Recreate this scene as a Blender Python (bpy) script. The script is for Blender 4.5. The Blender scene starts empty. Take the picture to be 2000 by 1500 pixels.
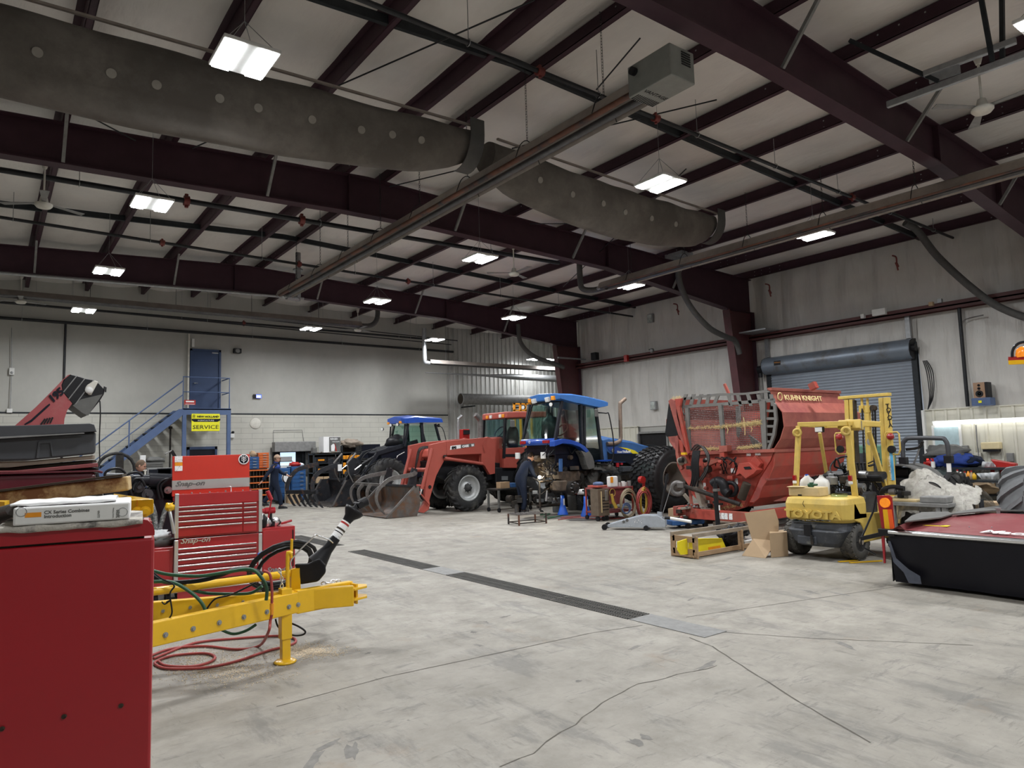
import bpy,math,random
from mathutils import Vector,Matrix,noise
random.seed(7)
R=math.radians
PI=math.pi
V=Vector
SC=bpy.context.scene
COL=SC.collection
# camera
F_PX,CU,CV,EYE=1370.0,1000.0,750.0,1.75
_d2=V((-29-CU,-(906-CV),F_PX)).normalized()
_d1=V((2835-CU,-(906-.0293*2864-CV),F_PX)).normalized()
_d1=(_d1-_d1 .dot(_d2)*_d2).normalized()
_up=_d2 .cross(_d1)
if _up.y<0:_up=-_up
ROWS=(_d1,_d2,_up)
def ray(u,v):
 r=V((u-CU,-(v-CV),F_PX))
 return V((ROWS[0].dot(r),ROWS[1].dot(r),ROWS[2].dot(r)))
O=V((0,0,EYE))
def PX(u,v,x):r=ray(u,v);return O+r*(x/r.x)
def PY(u,v,y):r=ray(u,v);return O+r*(y/r.y)
def PZ(u,v,z):r=ray(u,v);return O+r*((z-EYE)/r.z)
def PP(u,v,p0,n):
 r=ray(u,v);n=V(n);return O+r*((V(p0)-O).dot(n)/r.dot(n))
cam=bpy.data.cameras.new('camera');cam.sensor_fit='HORIZONTAL';cam.sensor_width=36
cam.lens=36*F_PX/2000;cam.clip_start=.05;cam.clip_end=200
co=bpy.data.objects.new('camera',cam);COL.objects.link(co)
cx_,cy_,cz_=(V([ROWS[k][i]for k in range(3)])for i in range(3))
m=Matrix((cx_,cy_,-cz_)).transposed().to_4x4();m.translation=O
co.matrix_world=m
SC.camera=co
# materials
MATS={}
def mat(name,col,rough=.6,metal=0.,var=.12,scale=6.,bump=0.,dirt=None,dscale=2.5,dlo=.5,dhi=.7,emit=None,alpha=None,stretch=None,coat=0.):
 if name in MATS:return MATS[name]
 m=bpy.data.materials.new(name);m.use_nodes=True
 nt=m.node_tree;N=nt.nodes;L=nt.links
 b=N['Principled BSDF']
 b.inputs['Roughness'].default_value=rough;b.inputs['Metallic'].default_value=metal
 if max(col)<.06:b.inputs['Specular IOR Level'].default_value=.25
 if coat:b.inputs['Coat Weight'].default_value=coat;b.inputs['Coat Roughness'].default_value=.15
 c=tuple(col)+(1,)
 if emit:
  b.inputs['Emission Color'].default_value=tuple(emit[:3])+(1,);b.inputs['Emission Strength'].default_value=emit[3]
 tc=N.new('ShaderNodeTexCoord');src=tc.outputs['Object']
 if stretch:
  mp=N.new('ShaderNodeMapping');mp.inputs['Scale'].default_value=stretch
  L.new(src,mp.inputs['Vector']);src=mp.outputs['Vector']
 n1=N.new('ShaderNodeTexNoise');n1 .inputs['Scale'].default_value=scale;n1 .inputs['Detail'].default_value=5;n1 .inputs['Roughness'].default_value=.65
 L.new(src,n1 .inputs['Vector'])
 mr=N.new('ShaderNodeMapRange');mr.inputs[1].default_value=.3;mr.inputs[2].default_value=.7
 mr.inputs[3].default_value=1-var;mr.inputs[4].default_value=1+var
 L.new(n1 .outputs['Fac'],mr.inputs[0])
 hm=N.new('ShaderNodeVectorMath');hm.operation='SCALE';hm.inputs[0].default_value=c[:3]
 L.new(mr.outputs[0],hm.inputs['Scale']);out=hm.outputs[0]
 if dirt:
  n2=N.new('ShaderNodeTexNoise');n2 .inputs['Scale'].default_value=dscale;n2 .inputs['Detail'].default_value=8;n2 .inputs['Roughness'].default_value=.7
  L.new(src,n2 .inputs['Vector'])
  r2=N.new('ShaderNodeMapRange');r2 .inputs[1].default_value=dlo;r2 .inputs[2].default_value=dhi
  L.new(n2 .outputs['Fac'],r2 .inputs[0])
  mx=N.new('ShaderNodeMix');mx.data_type='RGBA'
  L.new(r2 .outputs[0],mx.inputs[0]);L.new(out,mx.inputs[6]);mx.inputs[7].default_value=tuple(dirt)+(1,)
  out=mx.outputs[2]
 L.new(out,b.inputs['Base Color'])
 if bump:
  bp=N.new('ShaderNodeBump');bp.inputs['Strength'].default_value=bump;bp.inputs['Distance'].default_value=.02
  L.new(n1 .outputs['Fac'],bp.inputs['Height']);L.new(bp.outputs[0],b.inputs['Normal'])
 if alpha is not None:
  b.inputs['Alpha'].default_value=alpha
 MATS[name]=m
 return m
def glass_mat(name,tint,a):
 m=bpy.data.materials.new(name);m.use_nodes=True;nt=m.node_tree;N=nt.nodes;L=nt.links
 N.remove(N['Principled BSDF']);o=N['Material Output']
 t=N.new('ShaderNodeBsdfTransparent');t.inputs[0].default_value=tuple(tint)+(1,)
 g=N.new('ShaderNodeBsdfGlossy');g.inputs['Roughness'].default_value=.05
 fr=N.new('ShaderNodeFresnel');fr.inputs[0].default_value=1.5
 ad=N.new('ShaderNodeMath');ad.operation='MULTIPLY_ADD';ad.inputs[1].default_value=.22;ad.inputs[2].default_value=a;L.new(fr.outputs[0],ad.inputs[0])
 x=N.new('ShaderNodeMixShader');L.new(ad.outputs[0],x.inputs[0]);L.new(t.outputs[0],x.inputs[1]);L.new(g.outputs[0],x.inputs[2])
 L.new(x.outputs[0],o.inputs[0]);MATS[name]=m;return m
 # mesh builder
def basis(d,up=None):
 d=V(d).normalized();up=V(up)if up else(V((0,0,1))if abs(d.z)<.95 else V((1,0,0)))
 a=d.cross(up).normalized();return a,a.cross(d).normalized(),d
class MB:
 def __init__(s,M=None):s.v=[];s.f=[];s.s=[];s.M=M
 def add(s,vs,fs,smooth=False):
  n=len(s.v);M=s.M
  s.v+=[(M@V(p)if M else V(p))for p in vs]
  s.f+=[tuple(n+i for i in f)for f in fs];s.s+=[smooth]*len(fs);return s
 def box(s,x0,x1,y0,y1,z0,z1):
  return s.add([(x,y,z)for z in(z0,z1)for y in(y0,y1)for x in(x0,x1)],[(0,2,3,1),(4,5,7,6),(0,1,5,4),(2,6,7,3),(0,4,6,2),(1,3,7,5)])
 def rbox(s,c,size,rz=0,rx=0,ry=0):
  m=Matrix.Rotation(rz,3,'Z')@Matrix.Rotation(ry,3,'Y')@Matrix.Rotation(rx,3,'X')
  h=V(size)/2;c=V(c)
  return s.add([c+m@V((x*h.x,y*h.y,z*h.z))for z in(-1,1)for y in(-1,1)for x in(-1,1)],[(0,2,3,1),(4,5,7,6),(0,1,5,4),(2,6,7,3),(0,4,6,2),(1,3,7,5)])
 def beam(s,a,b,w,h,up=None):
  a=V(a);b=V(b);x,y,d=basis(b-a,up);x=x*w/2;y=y*h/2
  return s.add([a-x-y,a+x-y,a+x+y,a-x+y,b-x-y,b+x-y,b+x+y,b-x+y],[(3,2,1,0),(4,5,6,7),(0,1,5,4),(1,2,6,5),(2,3,7,6),(3,0,4,7)])
 def prism(s,pts,vec,smooth=False):
  pts=[V(p)for p in pts];vec=V(vec);n=len(pts)
  nrm=V((0,0,0))
  for i in range(n):nrm+=pts[i].cross(pts[(i+1)%n])
  if nrm.dot(vec)>0:pts.reverse()
  vs=pts+[p+vec for p in pts]
  return s.add(vs,[tuple(range(n)),tuple(range(2*n-1,n-1,-1))]+[(i,n+i,n+(i+1)%n,(i+1)%n)for i in range(n)],smooth)
 def ring(s,rings,caps=True,closed=False,smooth=True):
  n=len(rings[0]);vs=[p for r in rings for p in r];k=len(rings)
  fs=[(i*n+j,i*n+(j+1)%n,((i+1)%k)*n+(j+1)%n,((i+1)%k)*n+j)for i in range(k if closed else k-1)for j in range(n)]
  s.add(vs,fs,smooth)
  if caps and not closed:
   s.add(rings[0],[tuple(range(n-1,-1,-1))]);s.add(rings[-1],[tuple(range(n))])
  return s
 def tube(s,pts,r,n=8,caps=True,closed=False,sm=0):
  pts=[V(p)for p in pts]
  if sm:pts=smooth_path(pts,sm,closed)
  k=len(pts);rr=r if isinstance(r,(list,tuple))else[r]*k
  if len(rr)!=k:rr=[rr[0]+(rr[-1]-rr[0])*i/(k-1)for i in range(k)]
  rings=[];prev=None
  for i,p in enumerate(pts):
   if closed:d=pts[(i+1)%k]-pts[i-1]
   else:d=pts[min(i+1,k-1)]-pts[max(i-1,0)]
   d=d.normalized()if d.length>1e-9 else V((0,0,1))
   if prev is None:a,b,_=basis(d)
   else:
    a=prev-d*prev.dot(d)
    a=a.normalized()if a.length>1e-6 else basis(d)[0]
    b=a.cross(d)
   prev=a
   rings.append([p+(a*math.cos(2*PI*j/n)-b*math.sin(2*PI*j/n))*rr[i]for j in range(n)])
  return s.ring(rings,caps,closed)
 def cyl(s,a,b,r,r2=None,n=16,caps=True):
  return s.tube([a,b],[r,r if r2 is None else r2],n,caps)
 def lathe(s,c,ax,prof,n=24,closed=False,smooth=True):
  c=V(c);a,b,d=basis(ax)
  rings=[[c+d*h+(a*math.cos(2*PI*j/n)-b*math.sin(2*PI*j/n))*r for j in range(n)]for r,h in prof]
  return s.ring(rings,not closed,closed,smooth)
 def sph(s,c,r,n=12,m=8):
  c=V(c);r=(r,r,r)if not isinstance(r,(tuple,list))else r
  rings=[[c+V((r[0]*math.sin(t)*math.cos(2*PI*j/n),r[1]*math.sin(t)*math.sin(2*PI*j/n),r[2]*math.cos(t)))for j in range(n)]for t in[PI-max(.02,min(PI-.02,PI*i/m))for i in range(m+1)]]
  return s.ring(rings)
 def torus(s,c,ax,Rr,r,n=24,m=8):
  a,b,d=basis(ax);c=V(c)
  return s.tube([c+(a*math.cos(2*PI*i/n)+b*math.sin(2*PI*i/n))*Rr for i in range(n)],r,m,closed=True)
 def grid(s,fn,nu,nv,th=0.,smooth=True):
  vs=[V(fn(i/nu,j/nv))for i in range(nu+1)for j in range(nv+1)]
  q=lambda i,j:i*(nv+1)+j
  fs=[(q(i,j),q(i+1,j),q(i+1,j+1),q(i,j+1))for i in range(nu)for j in range(nv)]
  if not th:return s.add(vs,fs,smooth)
  nr=[V((0,0,0))for _ in vs]
  for f in fs:
   nn=(vs[f[1]]-vs[f[0]]).cross(vs[f[2]]-vs[f[0]])
   for i in f:nr[i]+=nn
  w=[v-nr[i].normalized()*th for i,v in enumerate(vs)];k=len(vs)
  s.add(vs+w,fs+[tuple(k+i for i in reversed(f))for f in fs],smooth)
  ed=[q(i,0)for i in range(nu+1)]+[q(nu,j)for j in range(1,nv+1)]+[q(i,nv)for i in range(nu-1,-1,-1)]+[q(0,j)for j in range(nv-1,0,-1)]
  e=vs;n=len(ed)
  return s.add([vs[i]for i in ed]+[w[i]for i in ed],[(i,n+i,n+(i+1)%n,(i+1)%n)for i in range(n)])
 def build(s,name,m,parent=None,bevel=0.,seg=2,**tags):
  me=bpy.data.meshes.new(name);off=V((0,0,0));p=parent
  while p is not None:off=off+p.location;p=p.parent
  me.from_pydata([v-off for v in s.v],[],s.f);me.polygons.foreach_set('use_smooth',s.s)
  ms=m if isinstance(m,(list,tuple))else[m]
  for x in ms:me.materials.append(MATS[x]if isinstance(x,str)else x)
  me.update();o=bpy.data.objects.new(name,me);COL.objects.link(o)
  if parent is not None:o.parent=parent
  if bevel:
   b=o.modifiers.new('bevel','BEVEL');b.width=bevel;b.segments=seg;b.limit_method='ANGLE';b.angle_limit=R(40)
  for k,v in tags.items():o[k]=v
  return o
def smooth_path(p,k,closed=False):
 out=[];n=len(p)
 for i in range(n if closed else n-1):
  if closed:a,b,c,d=p[i-1],p[i],p[(i+1)%n],p[(i+2)%n]
  else:a,b,c,d=p[max(i-1,0)],p[i],p[i+1],p[min(i+2,n-1)]
  for j in range(k):
   t=j/k
   out.append(.5*((2*b)+(c-a)*t+(2*a-5*b+4*c-d)*t*t+(3*b-a-3*c+d)*t**3))
 if not closed:out.append(p[-1])
 return out
def thing(name,label,cat,loc=(0,0,0),group=None):
 o=bpy.data.objects.new(name,None);COL.objects.link(o);o.location=loc;o.empty_display_size=.1
 o['label']=label;o['category']=cat
 if group:o['group']=group
 return o
def single(mb,name,m,label,cat,group=None,bevel=0.,seg=2,loc=None):
 if loc is None:
  xs=[v.x for v in mb.v];ys=[v.y for v in mb.v];zs=[v.z for v in mb.v]
  loc=V(((min(xs)+max(xs))/2,(min(ys)+max(ys))/2,min(zs)))
 mb.v=[v-V(loc)for v in mb.v]
 o=mb.build(name,m,None,bevel,seg);o.location=loc;o['label']=label;o['category']=cat
 if group:o['group']=group
 return o
def struct(mb,name,m,label=None,parent=None,bevel=0.):
 o=mb.build(name,m,parent,bevel)
 if parent is None:o['kind']='structure'
 if label:o['label']=label
 return o
def kids(o):return[c for c in COL.objects if c.parent==o]
def copy_tree(o,loc=None,label=None,parent=None,rotz=None):
 c=o.copy();COL.objects.link(c);c.parent=parent
 if loc is not None:c.location=loc
 if rotz is not None:c.rotation_euler.z=rotz
 if label:c['label']=label
 for k in kids_of.get(o.name)or kids(o):copy_tree(k,parent=c)
 return c
kids_of={}
def text(s,size,m,parent,org,right,up,ext=.002,name='lettering',shear=0.,bold=0.,align='LEFT',sx=1.):
 cu=bpy.data.curves.new('lettering','FONT');cu.body=s;cu.size=size;cu.extrude=ext;cu.shear=shear;cu.offset=bold
 cu.align_x=align;cu.resolution_u=2
 t=bpy.data.objects.new('lettering',cu);COL.objects.link(t)
 dg=bpy.context.evaluated_depsgraph_get();me=bpy.data.meshes.new_from_object(t.evaluated_get(dg));COL.objects.unlink(t);bpy.data.objects.remove(t)
 r=V(right).normalized();u=V(up);u=(u-r*u.dot(r)).normalized();n=r.cross(u)
 off=V((0,0,0));p=parent
 while p is not None:off=off+p.location;p=p.parent
 org=V(org)-off+n*ext
 for v in me.vertices:v.co=org+r*v.co.x*sx+u*v.co.y+n*v.co.z
 me.materials.clear();me.materials.append(MATS[m]);o=bpy.data.objects.new(name,me);COL.objects.link(o);o.parent=parent
 return o
def ag_wheel(parent,c,ax,Rt,w,Rr,tm='rubber',rm='rim_grey',lugs=20,lugh=.045,dish=.1,lw=.055,ang=.32,hubm='hub_dark',nbolt=8):
 """tractor tyre with chevron lugs, rim and hub; ax points to the outer side"""
 c=V(c);a,b,d=basis(ax);mb=MB();h=w/2
 Rb=Rt-lugh
 mb.lathe(c,ax,[(Rr,-h*.78),(Rr+.05,-h*.95),(Rb-.09,-h*1.02),(Rb-.03,-h*.93),(Rb,-h*.7),(Rb+.012,0),(Rb,h*.7),(Rb-.03,h*.93),(Rb-.09,h*1.02),(Rr+.05,h*.95),(Rr,h*.78)],40,closed=True)
 pt=lambda r,th,z:c+(a*math.cos(th)-b*math.sin(th))*r+d*z
 for sd in(-1,1):
  for k in range(lugs):
   t0=2*PI*(k+(.5 if sd>0 else 0))/lugs
   st=[(0.02,0,Rt),(.45,ang*.4,Rt),(.85,ang*.8,Rt-.006),(1.03,ang,Rt-.05),(1.0,ang*1.1,Rt-.15)]
   rr=[]
   for(q,dt,ro)in st:
    z=sd*q*h;th=t0+dt;dd=lw/Rt/2;dep=lugh+.02
    rr.append([pt(ro-dep,th-dd*1.3,z),pt(ro,th-dd,z),pt(ro,th+dd,z),pt(ro-dep,th+dd*1.3,z)])
   mb.ring(rr if sd<0 else[list(reversed(q))for q in rr],smooth=False)
 tire=mb.build('tire',tm,parent)
 rm_=MB();o=h*.75
 rm_.lathe(c,ax,[(Rr+.015,o),(Rr-.02,o+.01),(Rr-.05,o-.02),(Rr-.06,o-dish*.6),(Rr-.1,o-dish),(.42*Rr,o-dish-.02),(.38*Rr,o-dish+.03),(.3*Rr,o-dish+.03),(.3*Rr,o-dish-.06),(Rr-.12,o-dish-.07),(Rr-.08,-o),(Rr+.01,-o)],32,closed=True)
 rm_.build('rim',rm,tire)
 hb=MB();hb.lathe(c,ax,[(.3*Rr,o-dish-.03),(.3*Rr,o-dish+.03),(.22*Rr,o-dish+.05),(.2*Rr,o-dish+.12),(.02,o-dish+.13)],20)
 for k in range(nbolt):
  t=2*PI*k/nbolt;hb.cyl(pt(.34*Rr,t,o-dish),pt(.34*Rr,t,o-dish+.05),.014,n=6)
 hb.build('hub',hubm,tire)
 return tire
def pxpoly(fn,pts,*a):return[fn(u,v,*a)for u,v in pts]
def blob(c,r,amp=.25,fs=2.,n=16,m=10,seed=0.):
 """lumpy closed body (rags, sacks)"""
 mb=MB();mb.sph((0,0,0),1,n,m);c=V(c);r=V(r)
 q=[]
 for p in mb.v:
  k=1+amp*noise.noise(p*fs+V((seed,seed*2,0)))
  q.append(V((c.x+p.x*r.x*k,c.y+p.y*r.y*k,c.z+p.z*r.z*k)))
 mb.v=q;return mb
 # palette
mat('maroon',(.052,.024,.034),.55,0,.15,3)
mat('maroon_col',(.085,.026,.030),.55,0,.15,3,dirt=(.06,.03,.028),dlo=.5,dhi=.75)
mat('girt_red',(.085,.026,.025),.55,0,.2,4)
mat('dark_steel',(.028,.032,.036),.5,.3,.2,8)
mat('pipe_dark',(.03,.031,.034),.4,.3,.2,9)
mat('galv',(.36,.37,.38),.42,.75,.15,12)
mat('grey_strut',(.22,.22,.215),.6,.2,.2,10)
mat('red_coupling',(.17,.03,.025),.5,0,.2,9)
mat('white_plastic',(.72,.72,.70),.45,0,.05,8)
mat('offwhite',(.6,.58,.52),.6,0,.12,8)
mat('black',(.012,.012,.014),.45,0,.2,9)
mat('black_gloss',(.02,.022,.028),.25,0,.2,9)
mat('rubber',(.022,.022,.023),.75,0,.3,10,dirt=(.09,.085,.075),dscale=3,dlo=.5,dhi=.75)
mat('rubber_dusty',(.10,.095,.085),.85,0,.25,8,dirt=(.035,.035,.035),dscale=4,dlo=.45,dhi=.65)
mat('rim_grey',(.42,.43,.43),.5,.4,.12,6,dirt=(.2,.18,.15),dlo=.55,dhi=.75)
mat('rim_tan',(.30,.26,.21),.7,.1,.2,6)
mat('hub_dark',(.05,.05,.05),.6,.3,.3,20)
mat('iron',(.035,.033,.032),.6,.4,.4,10,dirt=(.09,.06,.04),dlo=.5,dhi=.7)
mat('greasy',(.028,.024,.021),.7,.2,.5,9,dirt=(.10,.075,.05),dlo=.5,dhi=.68)
mat('bucket_steel',(.11,.10,.095),.5,.5,.35,5,dirt=(.16,.085,.05),dscale=3.5,dlo=.42,dhi=.62)
mat('bucket_dark',(.028,.029,.034),.5,.2,.3,5,dirt=(.15,.08,.05),dscale=4,dlo=.56,dhi=.68)
mat('tine',(.15,.14,.135),.5,.5,.3,9)
mat('red_case',(.37,.07,.05),.5,0,.1,3,dirt=(.28,.07,.05),dscale=3,dlo=.5,dhi=.8)
mat('red_hood',(.34,.07,.075),.55,0,.12,3,dirt=(.38,.16,.15),dscale=2,dlo=.5,dhi=.8)
mat('red_mixer',(.39,.058,.04),.5,0,.14,4,dirt=(.27,.10,.07),dscale=2.2,dlo=.48,dhi=.7)
mat('red_mixer_dusty',(.35,.10,.073),.65,0,.14,4,dirt=(.24,.05,.045),dscale=1.6,dlo=.45,dhi=.65)
mat('mixer_grey',(.17,.165,.155),.6,.1,.12,6)
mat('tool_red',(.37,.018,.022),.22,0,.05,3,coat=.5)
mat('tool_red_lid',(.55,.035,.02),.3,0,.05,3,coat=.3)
mat('cabinet_red',(.34,.010,.018),.32,0,.04,2,coat=.3)
mat('chrome_trim',(.75,.76,.77),.25,.9,.05,5)
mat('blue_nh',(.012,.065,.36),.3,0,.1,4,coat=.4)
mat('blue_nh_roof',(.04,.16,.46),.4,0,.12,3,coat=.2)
mat('blue_nh_dusty',(.035,.11,.29),.6,0,.15,4)
mat('dark_navy',(.006,.008,.016),.35,0,.2,4)
mat('blue_stair',(.075,.12,.24),.5,0,.1,5)
mat('blue_door',(.028,.055,.13),.55,0,.1,4)
mat('blue_cabinet',(.015,.075,.22),.45,0,.12,6)
mat('blue_bright',(.01,.09,.5),.4,0,.1,6)
mat('orange_cab',(.55,.12,.02),.5,0,.15,6)
mat('yellow',(.78,.46,.012),.35,0,.06,4,coat=.25)
mat('yellow_sign',(.82,.78,.015),.5,0,.02,4)
mat('yellow_plate',(.80,.66,.02),.45,0,.05,4)
mat('yellow_forklift',(.62,.44,.10),.5,0,.1,4,dirt=(.42,.31,.10),dscale=2.5,dlo=.5,dhi=.75)
mat('forklift_dark',(.05,.055,.065),.6,.1,.25,6,dirt=(.20,.20,.18),dscale=5,dlo=.58,dhi=.72)
mat('cardboard',(.42,.30,.185),.85,0,.06,3)
mat('wood',(.36,.24,.14),.8,0,.2,5,stretch=(1,1,6))
mat('wood_grey',(.30,.25,.20),.85,0,.2,5)
mat('paper',(.8,.8,.8),.7,0,.03,4)
mat('sticker',(.85,.86,.86),.6,0,.08,40,dirt=(.15,.15,.15),dscale=60,dlo=.55,dhi=.6)
mat('duct_fabric',(.15,.135,.12),.9,0,.2,1.5,dirt=(.10,.088,.078),dscale=1.2,dlo=.42,dhi=.62)
mat('duct_patch',(.30,.28,.25),.9,0,.1,6)
mat('heater_grey',(.24,.25,.235),.5,.3,.1,6)
mat('reflector',(.34,.30,.27),.45,.5,.15,4)
mat('tube_rust',(.16,.07,.045),.6,.4,.4,4,dirt=(.04,.04,.045),dscale=2,dlo=.45,dhi=.6)
mat('tube_steel',(.10,.10,.105),.4,.6,.3,5)
mat('hose_grey',(.075,.073,.07),.7,0,.15,8)
mat('skin',(.52,.28,.20),.55,0,.06,10)
mat('hair',(.045,.028,.02),.8,0,.2,30)
mat('hair_light',(.13,.085,.055),.8,0,.2,30)
mat('cap_tan',(.40,.28,.20),.85,0,.1,20)
mat('coverall',(.011,.017,.036),.85,0,.15,14)
mat('coverall_yoke',(.015,.045,.24),.8,0,.1,14)
mat('coverall_grey',(.022,.03,.05),.85,0,.2,14,dirt=(.02,.019,.018),dlo=.5,dhi=.6)
mat('red_plastic',(.38,.015,.012),.4,0,.08,10)
mat('red_hose',(.33,.05,.045),.5,0,.1,8)
mat('tan_hose',(.24,.19,.12),.6,0,.12,8)
mat('green_hose',(.02,.085,.04),.45,0,.1,8)
mat('orange_lens',(.85,.25,.02),.2,0,.3,60,emit=(1,.3,.02,.35))
mat('red_lens',(.30,.006,.01),.15,0,.1,30,coat=.8)
mat('amber',(.8,.30,.02),.3,0,.1,30)
mat('reflect_orange',(.95,.13,.02),.3,0,.04,30)
mat('reflect_yellow',(.9,.50,.01),.3,0,.04,30)
mat('rollup',(.25,.285,.33),.45,.3,.06,3)
mat('rollup_hood',(.21,.25,.30),.4,.4,.06,3,dirt=(.13,.12,.11),dscale=1.5,dlo=.5,dhi=.7)
mat('mower_red',(.20,.035,.04),.55,0,.12,2.5,dirt=(.25,.10,.095),dscale=1.8,dlo=.45,dhi=.7)
mat('curtain_black',(.006,.006,.010),.45,0,.2,2,bump=.15)
mat('grey_vinyl',(.11,.11,.105),.6,0,.15,5)
mat('plastic_sheet',(.50,.48,.43),.15,0,.3,14,bump=1,alpha=.72)
mat('towel',(.75,.78,.80),.9,0,.06,20,bump=.3)
mat('straw',(.72,.58,.28),.9,0,.2,40)
mat('lit_room',(.5,.65,.8),.6,0,.05,2,emit=(.62,.80,1,1.0))
mat('tube_light',(1,1,1),.5,0,0,2,emit=(1,1,.97,7))
mat('lamp_on',(1,1,1),.5,0,0,2,emit=(.93,.97,1,34))
mat('trouble_light',(1,1,1),.5,0,0,2,emit=(1,.85,.55,30))
mat('clock_blue',(.02,.02,.3),.5,0,0,2,emit=(.12,.18,1,2.2))
mat('clock_digit',(1,1,1),.5,0,0,2,emit=(.7,.8,1,2.5))
mat('led_red',(.6,.02,.02),.4,0,0,2,emit=(1,.05,.03,2.))
mat('screen_blue',(.1,.4,.6),.4,0,.1,4,emit=(.1,.45,.7,.6))
mat('cord_yellow',(.45,.29,.04),.6,0,.12,8)
mat('moulded',(.05,.053,.06),.5,0,.12,4)
mat('dark_matte',(.05,.04,.03),.9,0,.3,5)  # plain dark colour, also serves as painted shade inside the mixer tub
glass_mat('cab_glass',(.58,.78,.72),.02)
glass_mat('clear_glass',(.8,.9,.9),.04)
def mat_nodes(name):
 m=bpy.data.materials.new(name);m.use_nodes=True;MATS[name]=m
 nt=m.node_tree;return nt.nodes,nt.links,nt.nodes['Principled BSDF'],nt.nodes.new('ShaderNodeTexCoord').outputs['Object']
def nz(N,L,src,scale,detail=6,rough=.65,st=None):
 if st:
  mp=N.new('ShaderNodeMapping');mp.inputs['Scale'].default_value=st;L.new(src,mp.inputs['Vector']);src=mp.outputs['Vector']
 n=N.new('ShaderNodeTexNoise');n.inputs['Scale'].default_value=scale;n.inputs['Detail'].default_value=detail;n.inputs['Roughness'].default_value=rough
 L.new(src,n.inputs['Vector']);return n.outputs['Fac']
def rng(N,L,src,a,b,c=0.,d=1.):
 r=N.new('ShaderNodeMapRange');r.inputs[1].default_value=a;r.inputs[2].default_value=b;r.inputs[3].default_value=c;r.inputs[4].default_value=d
 L.new(src,r.inputs[0]);return r.outputs[0]
def mixc(N,L,f,a,b):
 x=N.new('ShaderNodeMix');x.data_type='RGBA'
 if hasattr(f,'links'):L.new(f,x.inputs[0])
 else:x.inputs[0].default_value=f
 for i,c in((6,a),(7,b)):
  if hasattr(c,'links'):L.new(c,x.inputs[i])
  else:x.inputs[i].default_value=tuple(c)+(1,)
 return x.outputs[2]
def mth(N,L,op,a,b):
 x=N.new('ShaderNodeMath');x.operation=op
 for i,c in((0,a),(1,b)):
  if hasattr(c,'links'):L.new(c,x.inputs[i])
  else:x.inputs[i].default_value=c
 return x.outputs[0]
 # floor: worn concrete with scuffs, stains and hairline cracks
N,L,B,tc=mat_nodes('concrete')
a=nz(N,L,tc,.35,6);b=nz(N,L,tc,2.2,9,.72);c=nz(N,L,tc,14,6)
col=mixc(N,L,rng(N,L,a,.38,.62),(.27,.25,.215),(.345,.322,.28))
col=mixc(N,L,rng(N,L,b,.42,.64,0,.8),col,(.215,.20,.172))
sc1=nz(N,L,tc,1.5,8,.75,(1.6,.45,1));col=mixc(N,L,rng(N,L,sc1,.54,.62,0,.6),col,(.135,.13,.12))
sc2=nz(N,L,tc,2.4,9,.8,(.5,1.9,1));col=mixc(N,L,rng(N,L,sc2,.57,.62,0,.55),col,(.12,.115,.107))
for k_,(s_,st_,lo_)in enumerate(((7,(.35,2.4,1),.60),(6,(2.2,.4,1),.61),(24,(1,1,1),.63))):col=mixc(N,L,rng(N,L,nz(N,L,tc,s_,6,.7,st_),lo_,lo_+.05,0,.5),col,(.12,.113,.10))
br=nz(N,L,tc,.8,7,.7);col=mixc(N,L,rng(N,L,br,.60,.72,0,.55),col,(.24,.165,.10))
sp=nz(N,L,tc,9,3,.5);col=mixc(N,L,rng(N,L,sp,.74,.78,0,.7),col,(.10,.095,.09))
col=mixc(N,L,rng(N,L,c,.3,.7,0,.18),col,(.2,.19,.17))
L.new(col,B.inputs['Base Color']);L.new(rng(N,L,b,.35,.7,.50,.72),B.inputs['Roughness'])
bp=N.new('ShaderNodeBump');bp.inputs['Strength'].default_value=.12;bp.inputs['Distance'].default_value=.01;L.new(b,bp.inputs['Height']);L.new(bp.outputs[0],B.inputs['Normal'])
# roof blanket: white-grey facing with wrinkles
def blanket(name,c0,c1,st,dirt,bs=.5):
 N,L,B,tc=mat_nodes(name)
 a=nz(N,L,tc,1.3,5,.6,st);b=nz(N,L,tc,.5,4)
 col=mixc(N,L,rng(N,L,b,.35,.65),c0,c1);col=mixc(N,L,rng(N,L,a,.52,.75,0,.5),col,dirt)
 L.new(col,B.inputs['Base Color']);B.inputs['Roughness'].default_value=.42
 bp=N.new('ShaderNodeBump');bp.inputs['Strength'].default_value=bs;bp.inputs['Distance'].default_value=.06;L.new(a,bp.inputs['Height']);L.new(bp.outputs[0],B.inputs['Normal'])
blanket('roof_blanket',(.66,.63,.60),(.76,.73,.69),(1.1,.35,1),(.50,.465,.44),.8)
blanket('wall_blanket',(.54,.53,.50),(.64,.625,.59),(1,2.6,.35),(.38,.365,.34),.9)
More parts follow.
